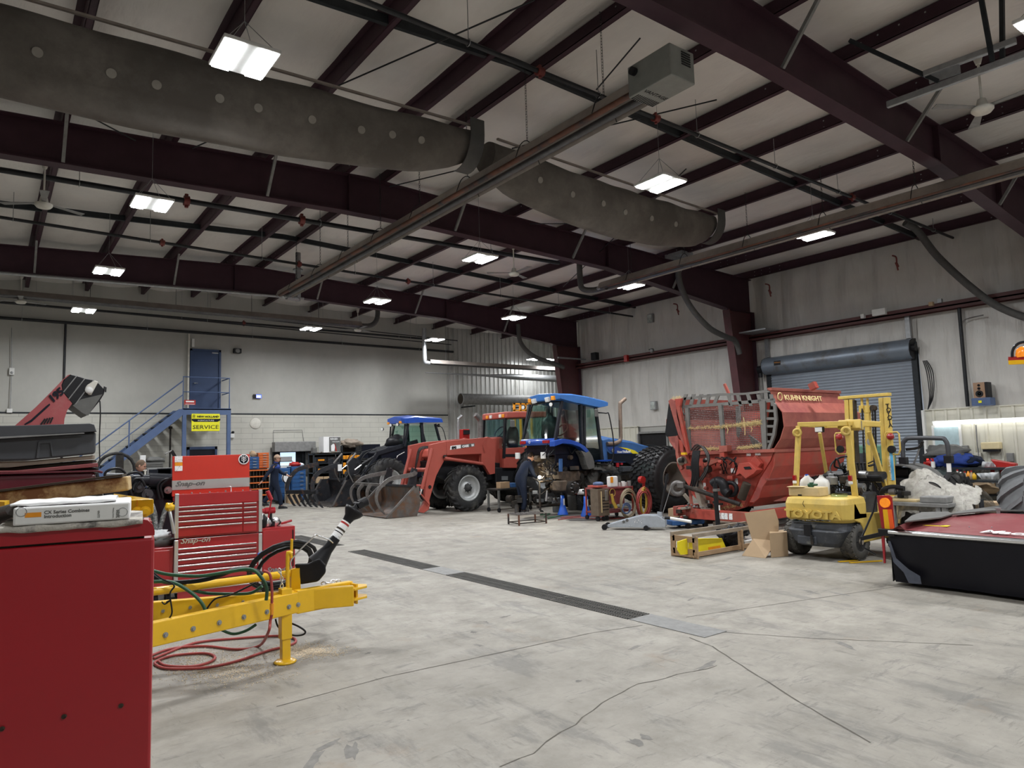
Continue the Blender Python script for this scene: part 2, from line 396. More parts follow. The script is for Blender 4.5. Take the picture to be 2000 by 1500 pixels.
# painted block wall: running-bond joints in the lower part, smooth board above
def blockmat(name,base,h):
 N,L,B,tc=mat_nodes(name)
 mp=N.new('ShaderNodeMapping');mp.inputs['Rotation'].default_value=(PI/2,0,0);L.new(tc,mp.inputs['Vector'])
 k=N.new('ShaderNodeTexBrick');k.inputs['Scale'].default_value=1;k.inputs['Brick Width'].default_value=.8;k.inputs['Row Height'].default_value=h
 k.inputs['Mortar Size'].default_value=.008;k.inputs['Mortar Smooth'].default_value=.3
 k.inputs['Color1'].default_value=(1,1,1,1);k.inputs['Color2'].default_value=(.96,.96,.96,1);k.inputs['Mortar'].default_value=(.66,.66,.66,1)
 L.new(mp.outputs[0],k.inputs['Vector'])
 a=nz(N,L,tc,.45,6,.7,(1,1,.6));col=mixc(N,L,rng(N,L,a,.35,.68),base,tuple(x*.82 for x in base))
 if h<1:
  x=N.new('ShaderNodeMix');x.data_type='RGBA';x.blend_type='MULTIPLY';x.inputs[0].default_value=1
  L.new(col,x.inputs[6]);L.new(k.outputs['Color'],x.inputs[7]);col=x.outputs[2]
 L.new(col,B.inputs['Base Color']);B.inputs['Roughness'].default_value=.6
blockmat('block_wall',(.54,.53,.475),.2)
blockmat('board_wall',(.46,.455,.42),5)
mat('ribbed_metal',(.50,.50,.48),.45,.3,.1,3,dirt=(.30,.29,.26),dscale=2,dlo=.5,dhi=.75,stretch=(2,2,.4))
mat('liner_panel',(.60,.585,.50),.5,0,.06,3,dirt=(.42,.39,.30),dscale=2.5,dlo=.58,dhi=.8,stretch=(2,2,.5))
# room shell
XL,XR,YN,YF=-4.,20.,-7.,27.
EAVE,RIDGE,XRG=6.95,7.58,6.3
def rooftop(x):return 7.58-.042*abs(x-XRG)
YA,YB,YC=13.4,21.8,5.1
struct(MB().box(XL-.3,28,YN-.3,YF+4.3,-.3,0),'floor','concrete')
# far wall: block below, board above, ribbed metal to the right
struct(MB().box(XL,16.62,YF,YF+.3,0,3.32),'wall_far','block_wall','pale grey painted block wall, lower part')
struct(MB().box(XL,16.62,YF+.03,YF+.3,3.34,7.84),'wall_far_upper','board_wall')
struct(MB().box(XL,16.62,YF-.012,YF+.05,3.3,3.35),'trim_1','dark_steel')
mb=MB();x=16.62;pts=[]
while x<25.3:
 pts+=[(x,YF+.12),(x+.16,YF+.12),(x+.18,YF+.07),(x+.23,YF+.07),(x+.25,YF+.12)];x+=.25
mb.add([V((p[0],p[1],z))for z in(0,7.84)for p in pts],[(i,i+1,len(pts)+i+1,len(pts)+i)for i in range(len(pts)-1)])
struct(mb,'wall_far_metal','ribbed_metal','ribbed bare metal wall')
struct(MB().box(16.6,25.5,YF+.13,YF+.3,0,7.84),'wall_far_backing','dark_steel')
# alcove wall beyond the last column, right side of the far bay
struct(MB().box(25.3,25.6,YB,YF+.3,0,7.84),'wall_alcove','board_wall')
struct(MB().box(20.2,25.6,YB-.1,YB+.1,0,7.84),'wall_alcove_near','board_wall')
# right wall: blanket above 2.45, liner panel below
DR0,DR1,DRZ=8.55,12.85,4.05
def rwall(u,v,y0=0,y1=0,z0=0,z1=0):
 y=y0+(y1-y0)*u;z=z0+(z1-z0)*v
 k=math.sin(PI*min(1,max(0,v)))
 return(20.06-k*(.10*abs(math.sin((y*1.05)*PI))**.7+.05*noise.noise(V((y*3,z*.6,1)))),y,z)
def blanket_wall(name,y0,y1,z0,z1):
 mb=MB();mb.grid(lambda u,v:rwall(u,v,y0,y1,z0,z1),max(8,int((y1-y0)*14)),18);return struct(mb,name,'wall_blanket','dusty white insulation blanket wall')
blanket_wall('wall_right_upper',YN,YB,5.15,7.5)
blanket_wall('wall_right_near',YN,DR0-.15,2.42,5.05)
blanket_wall('wall_right_over_door',DR0-.15,DR1+.15,4.0,5.05)
blanket_wall('wall_right_middle',DR1+.15,YB,2.42,5.05)
struct(MB().box(20.1,20.4,YN,DR0-.15,0,7.84),'wall_right_shell','board_wall')
struct(MB().box(20.1,20.4,DR1+.15,YB+.2,0,7.84),'wall_right_shell_far','board_wall')
struct(MB().box(20.1,20.4,DR0-.15,DR1+.15,4.0,7.84),'wall_right_shell_top','board_wall')
def liner(name,y0,y1):
 mb=MB();pts=[];y=y0
 while y<y1-.01:
  for dy,dx in((0,0),(.11,0),(.125,-.03),(.175,-.03),(.19,0)):
   if y+dy<y1:pts.append((19.98+dx,y+dy))
  y+=.30
 pts.append((19.98,y1));n=len(pts)
 mb.add([V((p[0],p[1],z))for z in(0,2.44)for p in pts],[(i,n+i,n+i+1,i+1)for i in range(n-1)])
 mb.box(19.93,20.06,y0,y1,2.43,2.46)
 return struct(mb,name,'liner_panel','cream ribbed liner panel, stained')
liner('wall_right_liner',YN,DR0-.2);liner('wall_right_liner_far',DR1+.2,17.25);liner('wall_right_liner_end',18.65,YB)
struct(MB().box(XL-.3,XL,YN,YF,0,7.84),'wall_left','board_wall')
struct(MB().box(XL,XR,YN-.3,YN,0,7.84),'wall_near','board_wall')
# outside ground seen through nothing: the roll-up door is closed
PURL=[-3.9,-2.4,-.75,.85,2.5,4.18,5.8,6.75,8.45,10.25,12.05,14.05,15.95,18.0,19.75,21.6,23.4]
PX_=[XL-.2]+[PURL[i]+(PURL[i+1]-PURL[i])*k/9 for i in range(len(PURL)-1)for k in range(9)]+[PURL[-1],25.6]
NX_=len(PX_)-1
def roof(u,v):
 x=PX_[int(round(u*NX_))];y=YN-.2+(YF+.5-YN)*v
 z=rooftop(x)+.275
 for i in range(len(PURL)-1):
  if PURL[i]<=x<=PURL[i+1]:
   t=(x-PURL[i])/(PURL[i+1]-PURL[i])
   z-=(.075*math.sin(PI*t)*(1+.35*math.sin(y*1.3+i*2.1)+.25*math.sin(y*4.3+i)))
 z+=.006*noise.noise(V((x*1.5,y*4,0)))
 return(x,y,z)
mb=MB();mb.grid(roof,NX_,160);o=struct(mb,'ceiling','roof_blanket','sagging pale insulation under the roof')
struct(MB().box(XL-.3,25.6,YN-.3,YF+.3,7.85,7.95),'ceiling_deck','dark_steel')
# main frames
def frame(Y,name,lab):
 t=thing(name,lab,'beam',(XRG,Y,6.6))
 bot=[(XL,6.35),(0,6.62),(5.7,6.76),(8,6.76),(13.4,6.56),(18.6,5.95),(18.9,5.95)]
 top=[(XL,rooftop(XL)-.0),(XRG,rooftop(XRG)),(20.05,rooftop(20.05))]
 def zb(x):
  for i in range(len(bot)-1):
   if bot[i][0]<=x<=bot[i+1][0]:
    a,b=bot[i],bot[i+1];return a[1]+(b[1]-a[1])*(x-a[0])/(b[0]-a[0])
  return 5.9
 xs=[XL+.02,0,5.7,XRG,8,13.4,18.6]
 web=MB()
 P=[(x,Y-.006,rooftop(x))for x in xs+[19.88]]+[(20.05,Y-.006,5.8)]+[(x,Y-.006,zb(x))for x in reversed(xs)]
 n=len(xs)+1;A=[V((x,Y-.006,rooftop(x)-.01))for x in xs+[19.88]];Bq=[V((x,Y-.006,zb(x)))for x in xs]+[V((19.88,Y-.006,5.95))]
 web.add(A+Bq+[p+V((0,.012,0))for p in A+Bq],[(i,n+i,n+i+1,i+1)for i in range(n-1)]+[(2*n+i,2*n+i+1,3*n+i+1,3*n+i)for i in range(n-1)])
 for x in(5.9,13.4,16.2):web.box(x-.01,x+.01,Y-.11,Y+.11,zb(x),rooftop(x))
 web.build('web','maroon',t)
 bf=MB();tf=MB()
 for i in range(len(xs)-1):
  bf.beam((xs[i],Y,zb(xs[i])),(xs[i+1],Y,zb(xs[i+1])),.25,.025);tf.beam((xs[i],Y,rooftop(xs[i])-.012),(xs[i+1],Y,rooftop(xs[i+1])-.012),.24,.02)
 tf.beam((18.6,Y,rooftop(18.6)-.012),(19.88,Y,rooftop(19.88)-.012),.24,.02)
 bf.build('bottom_flange','maroon',t);tf.build('top_flange','maroon',t)
 for x in([-2.4,.85,4.18]+[8.45,12.05,15.95]):
  s=MB();s.beam((x+.02,Y-.12,zb(x)+.02),(x+.02,Y-.75,rooftop(x)+.03),.05,.05);s.build('flange_brace','grey_strut',t)
  # tapered column at the right wall, on its own
 c=thing(name.replace('rafter','column'),lab.replace('roof beam','wall column below the roof beam'),'column',(19.5,Y,0))
 w=MB();q=[(18.62,5.92),(19.9,5.92),(19.9,0),(19.32,0)]
 w.prism([V((x,Y-.008,z))for x,z in q],(0,.016,0));w.build('web','maroon_col',c)
 fl=MB();fl.beam((18.62,Y,5.95),(19.32,Y,0.0),.26,.03,up=(0,1,0))if False else fl.prism([V((18.60,Y-.13,5.92)),V((18.60,Y+.13,5.92)),V((19.30,Y+.13,0)),V((19.30,Y-.13,0))],(.03,0,0))
 fl.build('inner_flange','maroon_col',c)
 MB().box(19.88,19.92,Y-.13,Y+.13,0,5.93).build('outer_flange','maroon',c)
 MB().box(18.6,19.9,Y-.11,Y+.11,5.91,5.93).build('knee_plate','maroon',c)
 return t
frame(YC,'steel_rafter','dark maroon steel roof beam nearest the camera, crossing the upper right corner')
frame(YA,'steel_rafter','dark maroon steel roof beam crossing the middle, meeting the wall left of the roll-up door')
frame(YB,'steel_rafter','dark maroon steel roof beam farthest back, above the tractors')
# purlins (each runs the length of the building)
g='maroon roof purlins'
for i,x in enumerate(PURL[2:16]):
 z0=rooftop(x);mb=MB();h=.26
 mb.box(x-.008,x+.008,YN,YF,z0,z0+h)
 sgn=1 if x>XRG else-1
 mb.box(min(x,x-.095*sgn),max(x,x-.095*sgn),YN,YF,z0,z0+.012)
 mb.box(min(x,x+.095*sgn),max(x,x+.095*sgn),YN,YF,z0+h-.01,z0+h)
 mb.box(min(x-.095*sgn,x-.087*sgn),max(x-.095*sgn,x-.087*sgn),YN,YF,z0,z0+.035)
 if i==0 or x>20.1:continue
 wh='at the ridge, first to the right of it' if i==7 else ''
 t=thing('roof_purlin','maroon steel purlin carrying the sagging roof insulation','purlin',(x,10,z0),g);mb.build('channel','maroon',t)
 if x>5:
  bo=MB()
  for Y in(YC,YA,YB):
   for dy in(.35,.6,.9,1.25):
    for s_ in(-1,1):
     for zz in(.07,.19):bo.box(x-.014,x+.014,Y+s_*dy-.011,Y+s_*dy+.011,z0+zz-.011,z0+zz+.011)
  bo=bo.build('lap_bolts','galv',t);bo['kind']='stuff'
bolts=MB()
# bridging channels, two per bay pattern
def bridging(Y,lab):
 t=MB()
 for a,b in((-1.5,XRG),(XRG,20)):
  A=(a,Y,rooftop(a)+.075);Bq=(b,Y,rooftop(b)+.075);t.beam(A,Bq,.012,.13);t.beam((a,Y+.03,rooftop(a)+.015),(b,Y+.03,rooftop(b)+.015),.06,.012)
 single(t,'bridging_channel','dark_steel',lab,'brace')
bridging(8.1,'long dark bracing channel threaded between purlins of the near bay')
bridging(18.5,'long dark bracing channel threaded between purlins of the second bay')
bridging(.9,'dark bracing channel high in the upper right corner')
bridging(24.2,'dark bracing channel between purlins of the farthest bay')
# girts on the right wall
single(MB().box(19.72,19.98,YN,YB,5.06,5.10).box(19.72,19.74,YN,YB,4.99,5.19).box(19.96,19.99,YN,YB,4.99,5.19),'wall_girt','girt_red','long maroon horizontal girt across the insulated right wall','girt')
# lamps
lamp_at=[]
def lamp(x,y,z=6.1,lab='',en=150):
 t=thing('high_bay_light',lab,'light',(x,y,z),'fluorescent high bay lights')
 L_,W_=1.2/2,.60/2
 b=MB();b.box(x-.3,x+.3,y-.33,y+.33,z+.005,z+.05);b.build('housing','white_plastic',t,.01)
 for sx in(-1,1):
  MB().box(x+sx*.18-.09,x+sx*.18+.09,y-.31,y+.31,z-.012,z+.0).build('lamp_panel','lamp_on',t)
 w=MB()
 for sx,sy in((-1,-1),(1,-1),(-1,1),(1,1)):w.cyl((x+sx*.25,y+sy*.28,z+.05),(x,y,z+.45),.004,n=4)
 w.cyl((x,y,z+.45),(x,y,rooftop(x)+.1),.004,n=4);w.build('hanging_wire','galv',t)
 li=bpy.data.lights.new('lamp','AREA');li.shape='RECTANGLE';li.size=.6;li.size_y=.62;li.energy=en;li.color=(.97,.985,1);li.spread=R(170)
 lo=bpy.data.objects.new('lamp_glow',li);COL.objects.link(lo);lo.parent=t;lo.location=(0,0,-.03)
 lamp_at.append((x,y))
bays=['nearest row','second row','third row','farthest row']
cols={2.15:'left',8.95:'middle',14.05:'right'}
for i,Y in enumerate((7.6,13.0,18.3,23.5)):
 for X in cols:
  lamp(X,Y+(0.2 if X>10 else 0),6.1,f'bright hanging high bay light, {cols[X]} line of lights, {bays[i]}')
for X,n_ in((2.15,'left'),(8.95,'middle'),(14.05,'right')):
 for Y,w_ in((2.1,'above the camera'),(-3.3,'behind the camera')):lamp(X,Y,6.1,f'high bay light of the {n_} line, {w_} out of view')
lamp(21.1,26.2,6.0,'small bright high bay light beside the far column, right of the pair',45);lamp(20.6,24.6,5.75,'small bright high bay light beside the far column, left of the pair',45)
# fabric duct
def duct(pts,r0,r1,lab,holes,name='fabric_duct',sag=.35,endring=(0,1)):
 t=thing(name,lab,'duct',pts[0]);mb=MB();rings=[];n=28;K=40
 a=V(pts[0]);b=V(pts[1])
 for i in range(K+1):
  u=i/K;p=a.lerp(b,u);s=math.sin(PI*u)**.6;pin=1-.25*(1-min(1,min(u+.03,1-u+.03)*9))
  ring=[]
  for j in range(n):
   th=2*PI*j/n;r=r0*pin;wy=r*math.sin(th);wz=-r*math.cos(th)
   if wz<0:wz*=1+.9*s
   if wz>0:wz*=.55;wy*=.95
   wr=.03*noise.noise(V((u*9,th*1.5,3)))
   ring.append(V((p.x,p.y+wy*(1+wr*2)*.92,p.z+wz-sag*.35*s+wr)))
  rings.append(ring)
 mb.ring(rings);d=mb.build('fabric','duct_fabric',t)
 rail=MB();rail.beam(a+V((0,-r0*.88,r0*.30)),b+V((0,-r0*.88,r0*.30)),.04,.03);rail.build('hanging_rail','reflector',t)
 ho=MB()
 for u in holes:
  i=int(u*K);q=rings[i][23];q2=rings[i][22];q3=rings[i+1][23]
  nrm=(q2-q).cross(q3-q).normalized();nrm=nrm if nrm.y<0 else-nrm
  h=MB();h.cyl(q-nrm*.01,q+nrm*.012,.055,n=16);h.build('air_hole','duct_patch',t)
 for u in endring:
  p=a.lerp(b,u);e=MB();m_=18
  for k in range(m_):
   t0=-PI*.95+PI*.98*k/m_+PI;t1=-PI*.95+PI*.98*(k+1)/m_+PI
   f=lambda th:V((p.x-.11,p.y-math.cos(th-PI/2)*0-r0*.9*math.sin(th-PI/2+.0)*0,0))
  arc=[V((p.x,p.y-r0*1.02,p.z+r0*.55))]+[V((p.x,p.y-r0*1.02*math.cos(w),p.z-r0*1.15*math.sin(w)))for w in[PI*k/14 for k in range(0,9)]]
  vs=[q+V((dx,0,0))for q in arc for dx in(-.13,.13)]
  e.add(vs+[q+V((0,-.012,-.01))for q in vs],[(2*k,2*k+1,2*k+3,2*k+2)for k in range(len(arc)-1)]+[(2*k+len(vs),2*k+2+len(vs),2*k+3+len(vs),2*k+1+len(vs))for k in range(len(arc)-1)],True)
  e.build('end_saddle','hose_grey',t)
 return t
duct([(-3.5,9.45,6.72),(6.05,9.2,6.72)],.42,.42,'long sagging grey-brown fabric air duct with a row of pale round holes',[.42,.48,.545,.61,.67,.735,.8,.86,.92],endring=(1,))
duct([(6.6,9.35,6.72),(13.0,9.75,6.72)],.40,.40,'shorter sagging grey-brown fabric air duct right of the tube heater',[.16,.28,.40,.52,.64,.76],endring=(1,))
# radiant tube heaters
def heater(x,y0,y1,z,lab,box=True,chains=4,dx=.0,rust=None):
 t=thing('tube_heater',lab,'heater',(x,y0,z))
 rf=MB();w=.23
 prof=[(-w,-.10),(-w*.72,.05),(-w*.3,.10),(w*.3,.10),(w*.72,.05),(w,-.10)]
 vs=[V((x+a,y,z+b))for y in(y0,y1)for a,b in prof];n=len(prof)
 rf.add(vs+[q+V((0,0,.006))for q in vs],[(i,i+1,n+i+1,n+i)for i in range(n-1)]+[(2*n+i,3*n+i,3*n+i+1,2*n+i+1)for i in range(n-1)])
 rf.build('reflector','reflector',t)
 L_=y1-y0
 for k,s in enumerate((-1,1)):
  MB().cyl((x+s*.11,y0,z-.05),(x+s*.11,y1,z-.05),.05,n=14).build('heat_tube','tube_steel' if s>0 else 'tube_rust',t)
 MB().tube([(x-.11,y1,z-.05),(x-.08,y1+.12,z-.05),(x+.08,y1+.12,z-.05),(x+.11,y1,z-.05)],.05,10,sm=5).build('return_bend','galv',t)
 for k in range(chains):
  y=y0+L_*(k+.4)/chains;zc=z+.10;ch=MB();hk=MB()
  hk.tube([(x-w,y,z-.10),(x-w*.6,y,zc+.02),(x,y,zc+.12),(x+w*.6,y,zc+.02),(x+w,y,z-.10)],.008,6,sm=3)
  zz=zc+.12;i=0
  while zz<rooftop(x)+.02:
   d=V((.012,0,0))if i%2 else V((0,.012,0))
   ch.tube([V((x,y,zz))-d,V((x,y,zz+.045))-d,V((x,y,zz+.045))+d,V((x,y,zz))+d],.004,4,closed=True);zz+=.042;i+=1
  hk.build('hanger_hook','pipe_dark',t);ch.build('chain','pipe_dark',t)
 if box:
  b=MB();c=V((x,y0-.25,z+.0))
  b.box(x-.22,x+.22,y0-.66,y0+.02,z-.17,z+.23);bo=b.build('burner_box','heater_grey',t,.015)
  sl=MB()
  for k in range(12):sl.box(x-.19+k*.033,x-.175+k*.033,y0-.02,y0+.0,z-.176,z-.165);sl.box(x-.19+k*.033,x-.175+k*.033,y0-.12,y0-.02,z-.173,z-.165)
  sl.build('vent_slot','black',bo);sl=MB()
  for k in range(6):sl.box(x-.02,x+.14,y0-.668,y0-.655,z+.02+k*.03,z+.035+k*.03)
  sl.build('vent_slot','black',bo)
  text('VANTAGE',.088,'black',bo,(x-.20,y0-.2,z-.171),(1,0,0),(0,-1,0),.001)
  MB().cyl((x-.2,y0-.1,z+.12),(x-.28,y0-.1,z+.12),.05).build('air_inlet','black',bo)
 return t
heater(6.5,5.75,19.1,6.22,'long radiant tube heater on chains with a grey burner box, running toward the far wall',chains=8)
heater(13.45,3.0,13.6,6.12,'long radiant tube heater on the right, reaching back to an elbow pipe',box=False,chains=6)
t=thing('flue_pipe','galvanised flue pipe rising at the far end of the long tube heater','pipe',(6.5,19.2,6.1))
MB().tube([(6.6,19.15,6.15),(6.9,19.25,6.15),(6.98,19.3,6.25),(6.98,19.3,7.5)],.075,12,sm=3).build('pipe','galv',t);MB().cyl((6.98,19.3,6.98),(6.98,19.3,7.02),.14).build('collar','galv',t)
single(MB().tube([(13.45,13.5,6.07),(13.4,13.95,6.07),(13.2,14.15,6.12),(13.15,14.2,6.35),(13.15,14.2,7.1)],.08,12,sm=4),'flue_elbow','hose_grey','grey elbow flue at the end of the right-hand tube heater','pipe')
# far heater hung parallel to the last frame and the one by the ribbed wall
def xheater(x0,x1,y,z,lab,m='hose_grey'):
 t=thing('tube_heater',lab,'heater',(x0,y,z));q=[(-.2,-.08),(-.1,.08),(.1,.08),(.2,-.08)]
 a=MB();vs=[V((x,y+p[0],z+p[1]))for x in(x0,x1)for p in q];a.add(vs,[(0,4,5,1),(1,5,6,2),(2,6,7,3)]);a.build('reflector','reflector',t)
 MB().cyl((x0,y-.1,z-.06),(x1,y-.1,z-.06),.05).build('heat_tube','tube_steel',t);MB().cyl((x0,y+.1,z-.06),(x1,y+.1,z-.06),.05).build('heat_tube','tube_steel',t)
 w=MB();x=x0+.8
 while x<x1:w.cyl((x,y,z+.08),(x,y,rooftop(x)),.006,n=4);x+=2.2
 w.build('hanger','pipe_dark',t);return t
t=xheater(-.8,10.3,22.4,6.2,'dull tube heater hung behind the farthest roof beam on the left')
MB().tube([(10.2,22.4,6.15),(10.7,22.4,6.2),(10.95,22.4,6.5),(10.95,22.4,7.2)],.085,10,sm=4).build('flue_elbow','hose_grey',t)
t=xheater(14.3,21.2,24.6,5.35,'tube heater hung low in front of the ribbed metal wall')
MB().tube([(14.5,24.6,5.3),(14.2,24.6,5.3),(14.1,24.6,5.45),(14.1,24.6,6.7)],.09,10,sm=4).build('flue_elbow','galv',t)
single(MB().lathe((14.6,25.4,5.0),(1,0,0),[(.02,0),(.05,3),(.13,4.4),(.16,7.2)],14),'exhaust_pipe','galv','thin silver exhaust duct under the tube heater by the ribbed wall','pipe')
# sprinkler pipes, conduits, rods
def pipe(pts,r,lab,m='pipe_dark',name='sprinkler_pipe',hang=None,coup=(),coupm='red_coupling',cat='pipe'):
 t=thing(name,lab,cat,pts[0]);MB().tube(pts,r,10).build('pipe',m,t)
 for x in coup:
  a,b=V(pts[0]),V(pts[-1]);p=a.lerp(b,x);d=(b-a).normalized()
  c=MB();c.cyl(p-d*.05,p+d*.05,r*1.9,n=10);c.cyl(p+V((0,0,-r*2.6)),p+V((0,0,r*2.6)),r*.7,n=8);c.build('coupling',coupm,t)
 if hang:
  for i in range(hang):
   h=MB();p=V(pts[0]).lerp(V(pts[-1]),(i+.5)/hang);h.cyl(p,(p.x,p.y,rooftop(p.x)+.1),.006,n=5);h.torus(p,V(pts[-1])-V(pts[0]),r*1.35,.006,12,5)
   h.build('pipe_hanger','galv',t)
 return t
pipe([(-1,7.05,7.0),(19.9,7.3,6.85)],.035,'thin black sprinkler pipe across the near bay',hang=9,coup=(.335,.45,.75))
pipe([(-1,17.6,6.85),(19.9,18.6,6.7)],.035,'thin black sprinkler pipe across the second bay',hang=8,coup=(.2,.36,.52))
pipe([(-1,14.05,6.6),(12,13.75,6.6)],.05,'black pipe running just behind the middle roof beam',hang=3,coup=(.3,.47))
pipe([(-1,26.4,6.7),(16,26.4,6.6)],.04,'thin black sprinkler pipe high along the far wall',hang=4,coup=(.5,))
pipe([(-1,YF-.12,6.3),(16.9,YF-.12,6.2)],.05,'dark steel pipe along the top of the far wall',hang=5)
pipe([(1.97,YF-.08,0),(1.97,YF-.08,6.3)],.035,'black vertical pipe on the left of the far wall',name='wall_pipe')
pipe([(-1,21.62,6.52),(8.0,21.62,6.72)],.04,'pale grey conduit strapped under the farthest roof beam',m='galv',name='conduit')
pipe([(0,24.9,6.75),(16,25.1,6.4)],.02,'thin dark pipe in the farthest bay, upper of two',hang=4)
pipe([(0,25.3,6.5),(16,25.6,6.3)],.02,'thin dark pipe in the farthest bay, lower of two',hang=4)
pipe([(19.85,7.28,2.47),(19.85,7.28,5.0)],.045,'black vertical pipe on the insulated right wall above the speaker',name='wall_pipe')
t=pipe([(8.3,2.2,6.9),(13.5,2.35,6.75)],.05,'black sprinkler main with red couplings in the upper right corner',hang=2,coup=(.33,.55,.7))
rods=[((650,172,7.3),(1044,0,7.3),'left of the burner box'),((1000,290,7.2),(1400,195,7.2),'behind the burner box'),((1250,75,7.2),(1165,175,7.2),'short one beside the burner box'),((0,135,7.2),(265,275,7.1),'under the left end of the long duct'),((375,290,7.1),(455,255,7.2),'short one below the long duct'),((1340,330,7.1),(1100,560,6.9),'above the far end of the right heater'),((760,365,7.1),(925,325,7.2),'crossing the long tube heater'),((1035,437,7.1),(1200,437,7.1),'level one above the middle roof beam')]
for a,b,w in rods:
 pa,pb=PZ(*a),PZ(*b);single(MB().cyl(pa,pb,.012,n=6),'brace_rod','pipe_dark','thin dark diagonal brace rod, '+w,'brace')
 # flexible exhaust hoses from the columns
def hose(pts,r,lab):return single(MB().tube(pts,r,12,sm=8),'exhaust_hose','hose_grey',lab,'hose')
hose([(18.3,7.75,7.1),(18.6,7.6,6.9),(18.9,7.3,6.2),(19.2,6.7,5.3),(19.4,6.2,4.75),(19.5,5.5,4.35),(19.5,4.6,4.2)],.09,'thick grey exhaust hose looping down the right wall near the girt')
hose([(15.9,13.0,7.1),(16.0,13.05,6.4),(16.5,13.1,5.75),(17.3,13.1,5.2),(18.2,13.15,4.98),(18.7,13.2,4.9),(18.9,13.2,4.5)],.085,'thick grey exhaust hose looping to the middle column')
hose([(16.6,21.6,6.6),(16.7,21.6,5.9),(17.3,21.6,5.4),(18.3,21.6,5.15),(18.9,21.6,5.0)],.085,'thick grey exhaust hose looping to the farthest column')
single(MB().box(15.6,16.1,12.6,13.1,7.1,7.2).box(15.3,16.3,12.9,12.96,7.0,7.1),'hose_bracket','galv','galvanised bracket at the top of the middle exhaust hose','bracket')
# ceiling fans
fan0=None
for x,y,z,lab in((.64,13.6,6.0,'at the far left under the middle beam'),(10.3,13.5,6.05,'right of the middle high bay light'),(10.3,22.6,6.05,'small, far back in the middle'),(.62,22.4,6.02,'far back at the left edge'),(10.3,3.3,6.0,'large, in the upper right corner')):
 lb='white three-blade ceiling fan, '+lab
 if fan0 is None:
  fan0=thing('ceiling_fan',lb,'fan',(x,y,z),'ceiling fans')
  MB().lathe((x,y,z),(0,0,1),[(.02,-.07),(.10,-.065),(.13,-.03),(.13,.0),(.07,.03),(.05,.12),(.02,.13)],24).build('motor','offwhite',fan0)
  MB().cyl((x,y,z+.12),(x,y,z+.62),.015).build('rod','offwhite',fan0)
  MB().lathe((x,y,z+.6),(0,0,1),[(.03,0),(.07,.14),(.02,.15)],16).build('ceiling_cup','offwhite',fan0)
  for k in range(3):
   a=2*PI*k/3+.5;b=MB();d=V((math.cos(a),math.sin(a),0));s=V((-d.y,d.x,0))
   c=V((x,y,z+.01));b.prism([c+d*.1-s*.03,c+d*.65-s*.075,c+d*.68+s*.06,c+d*.1+s*.03],(0,0,.008));b.build('blade','grey_strut',fan0)
 else:copy_tree(fan0,(x,y,z),lb)
 if y>2:
  pass
  # crane-like track in the upper right corner
t=thing('unistrut_track','two galvanised channel tracks hung in the upper right corner','track',(9.9,3.5,6.2))
MB().beam((9.78,4.25,6.3),(9.98,1.5,6.3),.06,.09).build('long_channel','galv',t,.008)
MB().beam((9.75,3.75,6.5),(9.9,2.75,6.52),.07,.08).build('short_channel','galv',t,.008)
MB().beam((9.78,3.7,6.42),(9.83,3.35,6.42),.03,.12).build('splice_plate','galv',t)
for p,q in(((9.85,3.0,6.35),(9.6,3.0,7.4)),((9.87,2.9,6.35),(10.1,2.9,7.4)),((9.95,2.2,6.2),(9.95,2.2,7.0)),((9.8,3.6,6.35),(9.6,4.6,7.35))):
 MB().beam(p,q,.05,.05).build('drop_leg','dark_steel',t)
for x,y,lab in((19.6,8.6,'near the top of the right wall above the roll-up door'),(19.3,15.9,'on the wall above the side door'),(19.5,12.4,'hung from the pipe left of the roll-up door')):
 single(MB().tube([(x-.2,y,6.62),(x,y,6.6),(x,y,6.4),(x+.05,y,6.25)],.022,8,sm=3).cyl((x-.03,y,6.45),(x+.06,y,6.35),.035,n=8),'pipe_fitting','red_coupling','red pipe fitting '+lab,'fitting')
 # far wall: stair, door, signs
ST=25.95
t=thing('steel_stair','blue steel stair with landing and railings leading up to the blue upper door','stairs',(4,26.4,0))
ax,az,bx,bz=5.37,3.42,1.22,0.0
for y in(ST,26.9):
 s=MB();s.prism([V((ax,y,az)),V((ax,y,az-.2)),V((ax-.1,y,az-.30)),V((bx+.36,y,0)),V((bx,y,0)),V((bx,y,.02)),V((ax-.12,y,az))],(0,.05,0));s.build('stringer','blue_stair',t)
for k in range(16):
 u=(k+.5)/16.5;x=bx+(ax-bx)*u+.02;z=bz+(az-bz)*u
 MB().box(x-.1,x+.17,ST+.05,26.9,z+.01,z+.04).build('tread','dark_steel',t)
MB().box(ax,6.95,ST,26.97,az-.02,az+.02).box(ax,6.95,ST,ST+.04,az-.19,az+.04).build('landing','blue_stair',t)
for x in(5.42,6.88):MB().box(x-.06,x+.06,ST-.02,ST+.1,0,az-.19).build('post','blue_stair',t)
def rail(pts,r=.022):return MB().tube(pts,r,8).build('handrail','blue_stair',t)
y=ST+.03
rail([(5.37,y,az),(5.37,y,az+1.12),(6.9,y,az+1.12),(6.9,y,az)]);rail([(5.37,y,az+.6),(6.9,y,az+.6)],.018)
rail([(6.9,y,az+1.12),(6.9,26.95,az+1.12)]);rail([(6.9,y,az+.6),(6.9,26.95,az+.6)],.018)
rail([(5.37,y,az+.98),(1.3,y,.98),(1.3,y,0)]);rail([(5.37,y,az+.5),(1.3,y,.5)],.018)
rail([(3.75,y,2.0),(3.75,y,3.02)],.022)
